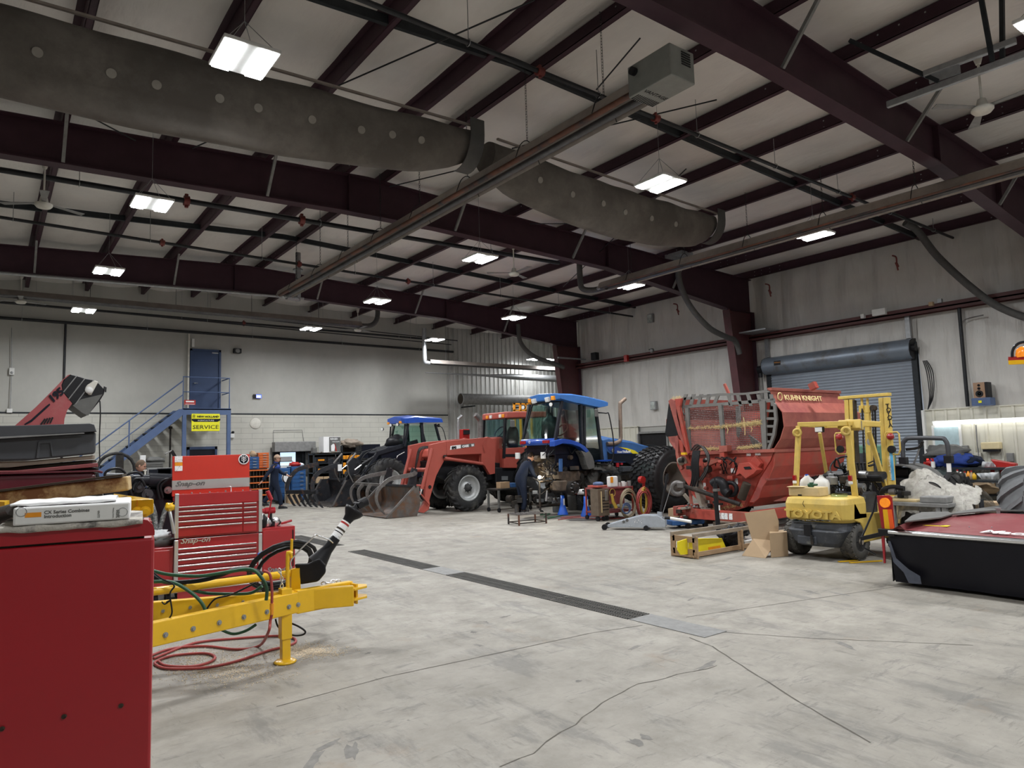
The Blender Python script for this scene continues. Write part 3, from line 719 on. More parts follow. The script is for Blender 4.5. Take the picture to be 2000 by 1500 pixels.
# upper door and lower door
p0=PY(371,681,26.97);p1=PY(430,805,26.97)
x0,x1,zt=p0 .x,p1 .x,p0 .z
d=struct(MB().box(x0,x0+.07,26.9,27.02,az,zt).box(x1-.07,x1,26.9,27.02,az,zt).box(x0,x1,26.9,27.02,zt-.07,zt),'door_1','blue_door','blue steel door at the top of the stair')
MB().box(x0+.07,x1-.07,26.94,26.99,az+.02,zt-.07).build('door_leaf','blue_door',d)
MB().cyl((x0+.16,26.94,az+1.0),(x0+.16,26.88,az+1.0),.02).cyl((x0+.16,26.88,az+1.0),(x0+.26,26.88,az+1.0),.012).build('lever_handle','galv',d)
MB().box(x1-.32,x1-.1,26.9,26.94,zt-.14,zt-.1).build('door_closer','galv',d)
a=PY(365,873,26.95);b=PY(423,960,26.95)
d=struct(MB().box(a.x,a.x+.08,26.9,27.02,0,a.z).box(b.x-.08,b.x,26.9,27.02,0,a.z).box(a.x,b.x,26.9,27.02,a.z-.1,a.z),'door_2','blue_door','dark blue door under the landing')
MB().box(a.x+.08,b.x-.08,26.94,26.99,0.02,a.z-.1).build('door_leaf','dark_navy',d)
# service sign
a=PY(374,808,ST-.05);b=PY(429,842,ST-.05)
t=thing('service_sign','yellow rounded dealer service sign hung under the stair landing','sign',((a.x+b.x)/2,ST-.06,b.z))
MB().box(a.x,b.x,ST-.07,ST-.04,b.z,a.z).build('board','yellow_sign',t,.028,3)
w=b.x-a.x;cxs=(a.x+b.x)/2;ys=ST-.072
text('SERVICE',.19,'black',t,(cxs,ys,b.z+.08),(1,0,0),(0,0,1),.002,align='CENTER',sx=1.25)
text('NEW HOLLAND',.085,'black',t,(cxs+.07,ys,b.z+.475),(1,0,0),(0,0,1),.002,bold=.004,align='CENTER',sx=1.15)
MB().prism([V((cxs-.46,ys,b.z+.38)),V((cxs-.38,ys,b.z+.325)),V((cxs+.38,ys,b.z+.325)),V((cxs+.48,ys,b.z+.38)),V((cxs+.48,ys,b.z+.43)),V((cxs-.46,ys,b.z+.43))],(0,-.003,0)).build('banner','dark_navy',t)
text('AGRICULTURE',.075,'white_plastic',t,(cxs,ys-.004,b.z+.345),(1,0,0),(0,0,1),.001,align='CENTER',sx=1.1)
lf=MB()
for k in(0,1):lf.torus((cxs-.39,ys,b.z+.49+k*.05),(0,1,0),.03,.008,14,5)
lf.build('emblem','black',t)
a=PY(360,781,ST-.03);b=PY(382,791,ST-.03)
t=thing('small_sign','small red and white notice hung at the corner of the landing','sign',(a.x,ST-.04,b.z));MB().box(a.x,b.x,ST-.03,ST-.01,b.z,a.z).build('board','red_plastic',t)
MB().box(a.x+.03,b.x-.03,ST-.036,ST-.03,b.z+.02,b.z+.035).box(a.x+.05,b.x-.05,ST-.036,ST-.03,b.z+.09,b.z+.14).build('lettering','paper',t)
# wall fittings
def wbox(u0,v0,u1,v1,dep,name,m,lab,cat,Y=YF,bev=.01,parts=None):
 a=PY(u0,v0,Y-dep);b=PY(u1,v1,Y-dep)
 if parts is None:return single(MB().box(a.x,b.x,Y-dep,Y-.005,b.z,a.z),name,m,lab,cat,bevel=bev)
 t=thing(name,lab,cat,((a.x+b.x)/2,Y-dep,b.z));MB().box(a.x,b.x,Y-dep,Y-.005,b.z,a.z).build('housing',m,t,bev);parts(t,a,b);return t
def th(t,a,b):MB().lathe(((a.x+b.x)/2,a.y,b.z*.7+a.z*.3),(0,-1,0),[(.04,0),(.035,.02),(.005,.02)],14).build('dial','galv',t)
wbox(18,718,28,732,.08,'thermostat','white_plastic','white thermostat box on the far wall at the left edge','thermostat',parts=th)
single(MB().tube([PY(23,640,26.93),PY(23,718,26.93)],.012,6).tube([PY(23,732,26.93),PY(20,798,26.93)],.012,6),'conduit','galv','thin conduit running down through the white thermostat','pipe')
wbox(13,798,24,806,.06,'junction_box','white_plastic','white junction box on the block wall ledge at the left edge','box')
wbox(375,661,380,678,.05,'sensor','white_plastic','narrow white sensor above the blue upper door','sensor')
single(MB().box(*sorted((PY(368,650,26.9).x,PY(371,650,26.9).x)),26.9,26.98,az,6.2),'conduit','offwhite','pale conduit beside the blue upper door','pipe')
def spk(t,a,b):MB().cyl(((a.x+b.x)/2,a.y-.005,(a.z+b.z)/2),((a.x+b.x)/2,a.y+.02,(a.z+b.z)/2),.08,n=16).build('cone','grey_strut',t)
wbox(457,680,472,690,.15,'wall_speaker','black','small black horn speaker right of the blue upper door','speaker',parts=spk)
def clk(t,a,b):
 MB().box(a.x+(b.x-a.x)*.33,b.x-.01,a.y-.01,a.y,b.z+.01,a.z-.01).build('display','clock_blue',t)
 text('838',.12,'clock_digit',t,(a.x+(b.x-a.x)*.36,a.y-.012,b.z+.02),(1,0,0),(0,0,1),.001,name='digits',sx=.85)
wbox(495,770,511,778,.06,'digital_clock','black','digital wall clock with a glowing blue number display','clock',parts=clk)
def eml(t,a,b):
 MB().lathe((b.x-.05,a.y+.05,a.z+.05),(.5,-1,-.3),[(.02,-.05),(.05,0),(.05,.03),(.01,.03)],12).build('lamp_head','black',t)
wbox(446,847,458,855,.1,'emergency_light','white_plastic','white emergency light box with a black lamp head on the block wall','light',parts=eml)
single(MB().lathe(PY(499,827,26.99),(0,1,0),[(.02,-.006),(.2,-.008),(.21,0),(.02,.002)],28),'wall_disc','offwhite','round painted-over disc on the block wall below the clock','disc')
single(MB().tube([PY(534,868,26.9),PY(534,841,26.93),PY(590,840,26.93),PY(594,868,26.9)],.01,5),'support_cable','pipe_dark','thin cable bracket above the grey door header','cable')
# lit doorway with grey header
a=PY(545,884,26.98);b=PY(588,960,26.98)
d=struct(MB().box(a.x-.25,a.x,26.85,27.02,0,a.z+.1).box(b.x,b.x+.14,26.85,27.02,0,a.z+.1).box(a.x-.25,b.x+.14,26.85,27.02,a.z,a.z+.1),'door_3','dark_steel','dark framed doorway into a bright parts room')
MB().box(a.x,b.x-.22,26.97,26.995,0.0,a.z).build('lit_opening','lit_room',d)
MB().box(b.x-.22,b.x,26.95,26.995,0,a.z).build('door_jamb','dark_steel',d)
MB().box(a.x-.32,b.x+.42,26.5,26.84,a.z+.02,a.z+.40).build('header_box','grey_strut',d,.02)
MB().box(b.x+.14,b.x+.34,26.8,27.02,0,a.z+.02).build('pilaster','offwhite',d)
t=thing('parts_shelf','grey shelf with paper rolls seen inside the bright doorway','shelf',(a.x+.25,26.9,0))
for k in range(4):
 z=.5+k*.33;MB().box(a.x+.02,a.x+.5,26.86,26.96,z,z+.03).build('shelf_board','grey_strut',t)
 MB().box(a.x+.03,a.x+.47,26.88,26.94,z+.03,z+.20).build('stock','paper',t)
for i,(u,v,r)in enumerate(((574,927,.19),)):
 c=PY(567,950,26.4)
 t=thing('desk_fan','white pedestal fan beside the walking mechanic','fan',(8.85,25.2,0))
 q=PY(558,933,25.2);MB().torus(q,(.6,-.8,0),.17,.02,24,6).build('guard','dark_navy',t);MB().cyl(q+V((.03,-.04,0))*.3,q-V((.03,-.04,0)),.16,n=24).build('blades','paper',t)
 MB().cyl((q.x,q.y+.05,0.03),(q.x,q.y+.05,q.z-.1),.02).cyl((q.x,q.y+.05,0),(q.x,q.y+.05,.03),.16).build('stand','grey_strut',t)
a=PY(595,880,26.9);b=PY(614,927,26.9)
t=thing('electrical_cabinet','tall grey electrical cabinet on the wall right of the bright doorway','cabinet',(a.x,26.85,b.z));MB().box(a.x,b.x,26.75,26.99,b.z,a.z).build('body','grey_vinyl',t,.01)
MB().box(a.x+.1,b.x-.08,26.74,26.75,b.z+.35,a.z-.15).build('slot_panel','black',t);MB().box(a.x+.19,a.x+.22,26.73,26.74,b.z+.35,a.z-.15).build('handle','galv',t)
# drawer cabinets
def drawers(x0,x1,y0,y1,z0,z1,n,m,lab,cat='cabinet',name='drawer_cabinet',hm='galv',group=None,pull=1,legs=0):
 t=thing(name,lab,cat,((x0+x1)/2,(y0+y1)/2,0),group)
 MB().box(x0,x1,y0,y1,z0,z1).build('body',m,t,.008)
 for k in range(n):
  a=z0+.03+(z1-z0-.05)*k/n;b_=z0+.03+(z1-z0-.05)*(k+1)/n-.015
  d=MB().box(x0+.025,x1-.025,y0-.02,y0,a,b_).build('drawer',m,t,.005)
  if pull:MB().box(x1-.22,x1-.1,y0-.04,y0-.02,(a+b_)/2-.012,(a+b_)/2+.012).build('label_holder',hm,d)
 if z0>.01:MB().box(x0+.05,x1-.05,y0+.05,y1-.05,0,z0).build('plinth','black',t)
 return t
def X25(u,y=25.6):return PY(u,900,y).x
drawers(X25(484),X25(506),25.6,26.1,1.28,1.72,4,'blue_cabinet','stacked blue drawer unit on the orange bin rack left of the walking mechanic')
drawers(X25(507),X25(528),25.75,26.2,1.30,1.86,6,'orange_cab','orange drawer unit standing on the bin rack behind the walking mechanic')
drawers(X25(543),X25(566),25.55,26.1,.12,1.28,5,'blue_cabinet','blue drawer cabinet right behind the walking mechanic')
drawers(X25(569),X25(597),25.6,26.1,.10,1.32,8,'blue_cabinet','blue drawer cabinet with eight drawers under the bright doorway')
t=thing('bin_rack','red and orange pigeonhole bin rack under the blue and orange drawer units','rack',(X25(500),25.8,0))
x0,x1=X25(482),X25(524);MB().box(x0,x1,25.75,26.2,.1,1.28).build('back','dark_matte',t)
for k in range(6):MB().box(x0,x1,25.5,25.78,.12+k*.22,.16+k*.22).build('shelf','orange_cab',t)
for k in range(8):MB().box(x0+(x1-x0)*k/7-.008,x0+(x1-x0)*k/7+.008,25.52,25.76,.12,1.26).build('divider','dark_matte',t)
for u,z,r,m,l in((580,1.32,(.22,.14,.09),'red_plastic','red cloth bundle on the eight-drawer blue cabinet'),(592,1.33,(.1,.08,.06),'towel','small white rag on the eight-drawer blue cabinet'),(497,1.73,(.12,.1,.11),'cardboard','small brown carton on the stacked blue drawer unit')):
 b_=blob((0,0,0),r,.4,2.5);b_.v=[p+V((X25(u),25.8,z+r[2]*.8))for p in b_.v];single(b_,'rag' if 'rag' in l or 'cloth' in l else 'carton',m,l,'rag' if 'rag' in l or 'cloth' in l else 'box')
 # tool racks with cases and bins
def rack(u0,u1,vt,y,zs,lab):
 a=PY(u0,vt,y);b=PY(u1,vt,y);t=thing('storage_rack',lab,'shelf',((a.x+b.x)/2,y+.25,0))
 for x in(a.x,b.x-.05):
  for yy in(y,y+.5):MB().box(x,x+.05,yy,yy+.05,0,a.z).build('upright','dark_steel',t)
 for z in zs:MB().box(a.x,b.x,y,y+.55,z,z+.035).build('shelf_board','dark_steel',t)
 MB().box(a.x,b.x,y+.55,y+.57,0,a.z).build('back_panel','dark_matte',t);return a.x,b.x
def stock(x0,x1,y,z,n,h,m,name,lab,cat,group,tag=None,dep=.35,gap=.02):
 w=(x1-x0)/n
 for k in range(n):
  hh=h*random.uniform(.85,1);q=MB().box(x0+w*k+gap/2,x0+w*(k+1)-gap/2,y,y+dep,z,z+hh)
  t=thing(name,lab,cat,(x0+w*(k+.5),y+dep/2,z),group);q.build('case',m,t,.008)
  if tag:MB().box(x0+w*(k+.2),x0+w*(k+.75),y-.008,y,z+hh*.35,z+hh*.62).build('label',tag,t)
RY=25.7
x0,x1=rack(612,665,884,RY,(.15,.62,1.02,1.38,1.72),'black storage rack full of yellow and black tool cases')
stock(x0+.1,x1-.08,RY+.02,1.42,2,.24,'black','tool_case','black tool case with a yellow label, top tier of the left rack','case','black cases top tier','amber')
stock(x0+.1,x1-.08,RY+.02,1.06,2,.24,'black','tool_case','black tool case with a yellow label, second tier of the left rack','case','black cases second tier','amber')
stock(x0+.1,x1-.08,RY+.02,.66,3,.26,'cardboard','carton','brown carton on the third tier of the left rack','box','cartons left rack')
stock(x0+.1,x1-.08,RY+.02,.19,3,.26,'dark_matte','carton','dark box on the bottom tier of the left rack','box','dark boxes left rack')
X0,X1=rack(667,706,870,RY,(.15,.55,.92,1.2,1.48,1.75),'black storage rack of yellow bins, right of the tool case rack')
for z,m in((1.52,'amber'),(1.24,'amber'),(.96,'amber'),(.59,'cardboard')):
 stock(X0+.06,X1-.06,RY+.03,z,5,.17,m,'parts_bin',f'small yellow-brown parts bin at height tier {["one","two","three","four"][[1.52,1.24,.96,.59].index(z)]} of the right rack','bin','parts bins right rack %.2f'%z)
stock(X0+.06,X1-.06,RY+.03,.19,3,.25,'grey_vinyl','crate','grey crate on the bottom tier of the right rack','crate','grey crates right rack')
# carton on top with product picture
a=PY(632,853,RY+.02);b=PY(665,883,RY+.02)
t=thing('printed_carton','large white and black printed carton on top of the tool case rack','box',(a.x+.3,RY+.2,b.z))
MB().box(a.x,b.x,RY+.02,RY+.5,b.z,a.z).build('carton','paper',t)
MB().box(a.x+.22,b.x-.005,RY+.012,RY+.02,b.z+.02,a.z-.02).build('printed_face','grey_vinyl',t)
text('RIDGID',.09,'paper',t,(a.x+.26,RY+.011,a.z-.12),(1,0,0),(0,0,1),.001,bold=.003);text('VACUUM',.07,'paper',t,(b.x-.34,RY+.011,a.z-.22),(1,0,0),(0,0,1),.001)
MB().prism([V((a.x+.30,RY+.010,b.z+.05)),V((a.x+.42,RY+.010,b.z+.05)),V((a.x+.47,RY+.010,b.z+.28)),V((a.x+.38,RY+.010,b.z+.33)),V((a.x+.29,RY+.010,b.z+.26))],(0,.004,0)).build('picture','paper',t)
MB().prism([V((a.x+.48,RY+.010,b.z+.03)),V((a.x+.53,RY+.010,b.z+.03)),V((a.x+.46,RY+.010,b.z+.33)),V((a.x+.43,RY+.010,b.z+.33))],(0,.004,0)).build('red_stripe','red_plastic',t)
single(blob(PY(646,885,RY+.2)+V((0,0,.04)),(.38,.2,.06),.5,3),'tarp','wood_grey','crumpled tarp under the printed carton','tarp')
single(blob(PY(686,867,RY+.25)+V((0,0,.02)),(.40,.25,.16),.6,2.6,24,14),'tarp','wood_grey','crumpled tan tarp heaped on top of the yellow bin rack','tarp')
single(MB().box(*sorted((PY(612,880,RY).x,PY(621,880,RY).x)),RY+.05,RY+.3,1.76,2.02),'backpack','grey_vinyl','small grey bag standing at the left end of the tool case rack','bag',bevel=.05)
a=PY(707,868,RY+.2);b=PY(743,900,RY+.2)
t=thing('metal_cabinet','tall black metal cabinet behind the black loader, right of the racks','cabinet',((a.x+b.x)/2,RY+.5,0));MB().box(a.x,b.x,RY+.2,RY+.8,0,a.z).build('body','dark_navy',t,.01)
MB().box((a.x+b.x)/2-.01,(a.x+b.x)/2+.01,RY+.19,RY+.2,.1,a.z-.05).build('door_gap','black',t);MB().cyl((a.x+.62,RY+.17,1.35),(a.x+.62,RY+.17,1.6),.012).build('handle','galv',t)
single(MB().rbox((X25(560)+.1,25.3,.18),(.45,.3,.36),.1),'carton','cardboard','brown carton on the floor below the blue drawer cabinets','box')
# bench area on the left
t=thing('work_bench','pale workbench with open cubbies behind the seated-looking mechanic','bench',(4.6,25.2,0))
a=PY(262,918,25);b=PY(322,918,25)
MB().box(a.x,b.x,24.9,25.6,a.z-.04,a.z).build('top','offwhite',t)
for k in range(4):MB().box(a.x+(b.x-a.x-.05)*k/3,a.x+(b.x-a.x-.05)*k/3+.05,24.9,25.6,0,a.z-.04).build('divider','offwhite',t)
MB().box(a.x,b.x,25.6,25.62,0,a.z-.04).build('back','dark_matte',t)
c0=drawers(PY(268,903,25).x,PY(319,903,25).x,25.0,25.5,a.z,PY(300,903,25).z,3,'grey_vinyl','wide dark grey drawer chest on the pale workbench',pull=0)
single(MB().rbox((PY(281,895,25).x,25.2,PY(281,902,25).z+.1),(.15,.15,.22)),'parts_box','paper','small red and white box on the dark drawer chest','box')
single(blob((PY(300,903,25).x+.08,25.25,PY(300,903,25).z+.07),(.28,.16,.1),.5,3),'bundle','grey_vinyl','dark lumpy bundle on the dark drawer chest','bundle')
for u,s in((312,.34),(331,.36)):
 p=PY(u,928,23.5);t=thing('monitor','black computer monitor with pale frame, %s of the two by the red tool chest lid'%('left' if u<320 else 'right'),'monitor',(p.x,23.5,p.z-.2));MB().box(p.x-s,p.x+s,23.5,23.56,p.z-.22,p.z+.22).build('frame','galv',t,.01);MB().box(p.x-s+.04,p.x+s-.04,23.49,23.5,p.z-.18,p.z+.18).build('screen','dark_navy',t)
 MB().box(p.x-.05,p.x+.05,23.56,23.6,p.z-.45,p.z).build('stand','black',t)
t=single(MB().box(3.6,6.2,23.3,23.95,1.0,1.06).box(3.65,3.72,23.35,23.9,0,1.0).box(6.08,6.15,23.35,23.9,0,1.0),'computer_desk','grey_vinyl','grey desk carrying the two monitors','desk')
single(MB().cyl(PY(333,836,26.5),PY(331,945,26.5),.03).cyl(PY(333,833,26.5),PY(333,838,26.5),.06),'metal_post','iron','rusty thin post standing by the wall under the landing','post')
t=thing('parts_stand','tangled black steel stand behind the mechanic at the left','stand',PY(230,930,24));q=PY(234,900,24)
MB().box(q.x-.1,q.x+.1,23.95,24.1,0,1.9).build('column','iron',t);MB().torus((q.x-.1,24,1.45),(0,1,0),.5,.05,20,6).build('hoop','rubber',t)
# foreground left
# big red cabinet with binder and rag
n_=V((.156,.988,0));P0=V((.0,1.78,1.5));dr=V((.988,-.156,0))
def CF(u,v,off=0):return PP(u,v,P0+n_*off,n_)
tr=CF(302,1045);sl=CF(0,1071);sr=CF(302,1048)
t=thing('red_tool_cabinet','large dark red steel tool cabinet filling the lower left foreground','cabinet',(tr.x-.4,tr.y+.35,0))
xr=tr;back=n_*.62
L0=xr-dr*1.25;zs=(CF(0,1071).z+CF(302,1048).z)/2;ztop=CF(288,1013).z
def slab(mb,a,b,z0,z1,d0,d1):
 q=[V((a.x,a.y,0))+n_*d0,V((b.x,b.y,0))+n_*d0,V((b.x,b.y,0))+n_*d1,V((a.x,a.y,0))+n_*d1]
 return mb.add([V((p.x,p.y,z0))for p in q]+[V((p.x,p.y,z1))for p in q],[(3,2,1,0),(4,5,6,7),(0,1,5,4),(1,2,6,5),(2,3,7,6),(3,0,4,7)])
slab(MB(),L0,xr,.08,zs-.002,0,.62).build('body','cabinet_red',t,.006)
side=MB();zc=ztop;rr=.028
prof=[L0+V((0,0,zs+.002-L0 .z)),xr+V((0,0,zs+.002-xr.z))]
pr=[V((xr.x,xr.y,zs+.003)),V((xr.x,xr.y,zc-rr))]+[V((xr.x,xr.y,0))-dr*(rr-rr*math.cos(a))+V((0,0,zc-rr+rr*math.sin(a)))for a in(R(30),R(60),R(90))]+[V((L0 .x,L0 .y,zc)),V((L0 .x,L0 .y,zs+.003))]
side.prism(pr,n_*.012).build('upper_panel','cabinet_red',t)
slab(MB(),L0,xr,zs+.003,zc-.05,.4,.41).build('rear_lip','cabinet_red',t)
slab(MB(),L0+dr*.02,xr-dr*.02,zs-.01,zs+.015,.012,.4).build('tray','dark_matte',t)
slab(MB(),L0+dr*.05,xr-dr*.05,0,.08,.05,.55).build('plinth','black',t)
for u,v in((4,1423),(125,1399),(236,1378)):
 p=CF(u,v);MB().cyl(p-n_*.004,p+n_*.004,.0045,n=10).cyl(p-n_*.003,p+V((.004,-.001,.002))-n_*.004,.003,n=6).build('screw_hole','dark_matte',t)
 # rag and binder lying on top
def wavy(a,b,z0,z1,d0,d1,amp):
 mb=MB();nx=26
 def fn(u,v):
  th=2*PI*v;p=V((a.x,a.y,0)).lerp(V((b.x,b.y,0)),u);c=(z0+z1)/2;h=(z1-z0)/2;dm=(d0+d1)/2;w=(d1-d0)/2
  k=amp*noise.noise(V((u*7,math.cos(th),math.sin(th)*1.5)))
  return p+n_*(dm-w*max(-1,min(1,1.25*math.cos(th))))+V((0,0,c+max(-1,min(1,1.3*math.sin(th)))*h+k))
 return mb.grid(fn,nx,16)
ra=CF(-10,1020);rb=CF(279,1012)
mat('rag_dirty',(.50,.47,.42),.95,0,.15,30,bump=.5,dirt=(.16,.15,.14),dscale=14,dlo=.5,dhi=.62)
single(wavy(ra,rb,ztop-.014,ztop+.004,-.010,.25,.004),'shop_rag','rag_dirty','dirty white cloth folded under the white binder','rag')
t=thing('binder','white ring binder lying on its side with a combines title on the spine','binder',CF(130,1010))
b0,b1=CF(27,1000),CF(254,1000);zb0=ztop+.003;zb1=CF(140,986).z
slab(MB(),b0,b1,zb0,zb1,-.010,.22).build('cover','paper',t,.003)
slab(MB(),b0+dr*.004,b1-dr*.004,zb0+.003,zb1-.003,-.0112,-.010).build('spine','white_plastic',t)
def spine(s,u,v,size,**k):return text(s,size,'grey_vinyl',t,CF(u,v,-.0115),dr,(0,0,1),.0003,**k)
spine('CX Series Combines',86,1004,.0095,bold=.0002,sx=1.0);spine('Introduction',86,1012,.0095,bold=.0002,sx=1.0)
p=CF(50,1010);slab(MB(),p,CF(82,1010),p.z-.0005,p.z+.009,-.0118,-.0110).build('yellow_logo','amber',t)
text('2020',.0085,'grey_vinyl',t,CF(233,1011,-.0115),(0,0,1),-dr,.0003,bold=.0002);text('52749',.006,'grey_vinyl',t,CF(195,1011,-.0115),(0,0,1),-dr,.0003)
text('Service Training',.0032,'grey_vinyl',t,CF(222,1011,-.0115),(0,0,1),-dr,.0003)
MB().torus(CF(42,1000,-.0115),n_,.009,.0008,20,5).build('ring_hole','galv',t);MB().torus(CF(240,1000,-.0115),n_,.009,.0008,20,5).build('ring_hole','galv',t)
single(wavy(CF(18,990),CF(226,985),zb1+.001,zb1+.008,.01,.2,.003),'paper_stack','paper','curled white papers on top of the white binder','paper')
single(MB().tube([CF(-12,1010,.3),CF(20,998,.2),CF(24,996,.1)],[.02,.012],8),'hand_tool','tine','grimy steel tool lying beside the binder at the left edge','tool')
# pile of hoods and panels behind the cabinet (on a trestle), depth about 3 m
def at(u,v,d):
 c=V((u-CU,-(v-CV),F_PX));r=ray(u,v);return O+r*(d/F_PX)
def slabpx(pts,d0,thick,name,m,parent,bevel=.01,yaw=0.):
 f=[];
 for u,v in pts:f.append(PP(u,v,at(100,900,d0),V((math.sin(yaw),math.cos(yaw),0))))
 mb=MB().prism(f,V((math.sin(yaw),math.cos(yaw),0))*thick);return mb.build(name,m,parent,bevel)
t=thing('trestle','dark steel trestle holding the stacked machine panels behind the red cabinet','stand',at(90,1100,3.4))
q=at(60,980,3.2)
MB().box(q.x-1.6,q.x+.35,q.y-.1,q.y+.9,1.47,1.52).build('deck','dark_steel',t)
for dx in(-1.5,.28):
 for dy in(-.05,.83):MB().box(q.x+dx-.03,q.x+dx+.03,q.y+dy-.03,q.y+dy+.03,0,1.47).build('leg','dark_steel',t)
t=thing('plastic_fuel_box','long black moulded plastic box lid on top of the stacked panels','box',at(90,905,3.2))
slabpx([(-260,853),(-260,905),(60,899),(182,887),(187,884),(188,844),(-20,856)],3.2,.55,'lower_shell','moulded',t,.008)
slabpx([(-260,835),(-260,852),(-20,855),(190,843),(188,841),(184,829),(176,827),(40,831)],3.18,.6,'upper_lid','moulded',t,.012)
slabpx([(-260,850.5),(-260,854),(0,857),(165,847),(165,845),(0,853)],3.175,.01,'ridge','grey_strut',t,.001)
slabpx([(70,895),(74,864),(77,861),(98,860),(101,863),(104,891),(101,892),(97,866),(79,867),(75,895)],3.195,.01,'handle_relief','moulded',t,.002)
pl=[([(-260,905),(-260,915),(20,913),(185,896),(186,889),(60,900)],'wood_grey','thin dusty panel directly under the black lid',3.22),([(-260,916),(-260,921),(30,918),(190,903),(187,898),(20,914)],'dark_matte','dark sheet between the dusty panels',3.24),([(-260,922),(-260,927),(60,923),(192,912),(191,904),(30,919)],'mower_red','thin dusty red panel in the middle of the stack',3.2),([(-260,928),(-260,932),(60,928),(194,917),(192,913),(60,924)],'iron','thin dark edged sheet above the maroon hood',3.24)]
for i,(pts,m,lab,d)in enumerate(pl):
 t=thing('machine_panel',lab,'panel',at(90,pts[0][1],d));slabpx(pts,d,.5,'sheet',m,t,.003)
mat('hood_maroon',(.10,.012,.022),.25,0,.15,3,coat=.4)
t=thing('maroon_hood','glossy maroon machine hood at the bottom of the stacked panels','hood',at(90,960,3.15))
slabpx([(-260,975),(-260,935),(190,921),(188,932),(188,962),(60,972)],3.2,.5,'hood_shell','hood_maroon',t,.02);slabpx([(-260,934),(-260,931),(192,918),(202,921),(200,925),(190,922)],3.19,.52,'rim','hood_maroon',t,.003)
mat('rusty_cream',(.50,.36,.17),.6,0,.15,6,dirt=(.20,.09,.035),dscale=7,dlo=.47,dhi=.6)
a0,a1=at(-60,983,2.55),at(254,943,2.75)
t=thing('rusty_beam','long rusty cream steel bar lying across in front of the stack','beam',a0);mb=MB();mb.beam(a0,a1,.10,.055,up=(0,0,1));mb.build('bar','rusty_cream',t,.006);mb=MB().beam(a0+V((0,0,.032)),a1+V((-.02,0,.032)),.12,.008);mb.build('lip','dark_matte',t)
t=thing('yellow_bracket','bright yellow steel bracket with two bolts behind the binder','bracket',at(265,1000,2.4))
f=[at(u,v,2.4)for u,v in((255,977),(300,975),(300,1002),(286,1010),(253,1011))]
MB().prism(f,n_*.02).build('end_plate','yellow',t,.004)
MB().add([at(222,964,3.0),at(296,974,2.42),at(300,975,2.4),at(255,978,2.4),at(225,978,2.75)],[(0,1,2,3,4)]).build('top_plate','yellow',t)
MB().prism([at(225,980,2.6),at(256,978,2.42),at(256,1008,2.42),at(225,1000,2.6)],n_*.02).build('side_plate','yellow',t)
for u,v in((268,1000),(284,999)):p=at(u,v,2.38);MB().cyl(p,p+n_*.02,.011,n=6).cyl(p+n_*.012,p+n_*.022,.017,n=16).build('bolt','yellow',t)
MB().add([at(267,977,2.395),at(269,977,2.395),at(269,994,2.395),at(267,994,2.395)],[(0,1,2,3)]).build('weld_seam','amber',t)
MB().box(*sorted((at(240,990,2.7).x,at(270,990,2.7).x)),at(250,990,2.7).y,at(250,990,2.7).y+.05,0,1.52).build('upright','yellow',t)
q=at(120,990,2.65);single(MB().box(q.x-.5,q.x+.15,q.y,q.y+.3,1.5,1.56).tube([at(140,984,2.6),at(145,976,2.6),at(220,972,2.6),at(224,984,2.6)],.01,6),'drip_tray','iron','dark oily tray between the beam and the binder','tray')
single(MB().prism([at(0,980,2.4),at(9,980,2.4),at(9,1000,2.4),at(0,1000,2.4),at(-30,1000,2.4),at(-30,980,2.4)],n_*.1),'yellow_box','yellow','small piece of yellow steel at the left edge above the binder','bracket')
# raised tractor hood 195
YH=11.0
t=thing('red_tractor_hood_up','faded red tractor with its hood tilted up behind the stacked panels','tractor',(1.2,YH+.6,0))
HF=lambda pts:[PY(u,v,YH)for u,v in pts]
sidep=HF([(25,835),(70,795),(100,765),(122,742),(132,733),(138,731),(124,742),(120,752),(122,765),(130,775),(141,788),(131,802),(126,818),(124,842),(90,860),(20,860)])
for y in(0,.85):MB().prism([p+V((0,y,0))for p in sidep],(0,.02,0)).build('hood_side','red_hood',t)
ed=HF([(20,840),(70,795),(100,765),(122,742),(138,731)])
MB().add([p for p in ed]+[p+V((0,.87,0))for p in ed],[(i,i+1,i+6,i+5)for i in range(4)],True).build('hood_top','red_hood',t)
gp=HF([(138,731),(150,734),(166,739),(183,742),(190,746),(205,762),(203,770),(195,783),(172,811),(142,790),(131,776),(122,765),(120,752),(126,740)])
MB().prism(gp,(0,.85,0)).build('grille_body','black',t,.01)
for(u0,v0,u1,v1)in((124,766,150,734),(134,780,166,739),(147,790,183,742)):
 a=PY(u0,v0,YH-.01);b=PY(u1,v1,YH-.01);MB().beam(a,b,.012,.012).build('grille_bar','grey_strut',t)
hl=HF([(166,758),(170,752),(184,743),(192,746),(186,757),(178,772),(172,771)]);hp=MB().prism([p+V((0,-.02,0))for p in hl],(0,.03,0)).build('headlight_pod','offwhite',t,.01)
p=PY(174,762,YH-.03);MB().lathe(p,(0,-1,0),[(.01,.02),(.045,.015),(.05,0)],16).build('headlight','white_plastic',hp)
MB().prism(HF([(46,829),(60,820),(90,793),(97,788),(98,791),(93,796),(62,824),(50,830)]),(0,-.006,0)).build('stripe','dark_navy',t)
MB().add([v+V((0,-.008,0))for v in HF([(142,792),(158,780),(200,770),(172,812),(160,806)])],[(0,1,2,3,4)]).build('screen_net','grey_vinyl',t)
a,b=PY(106,785,YH-.01),PY(118,775,YH-.01);text('195',.13,'dark_navy',t,PY(102,787,YH-.01),b-a,V((-.3,0,1)),.003,bold=.006,shear=.2)
for k in range(4):a=PY(80+k*6,829-k*1,YH-.005);b=PY(88+k*5,818-k,YH-.005);MB().beam(a,b,.02,.02).build('vent_slot','black',t)
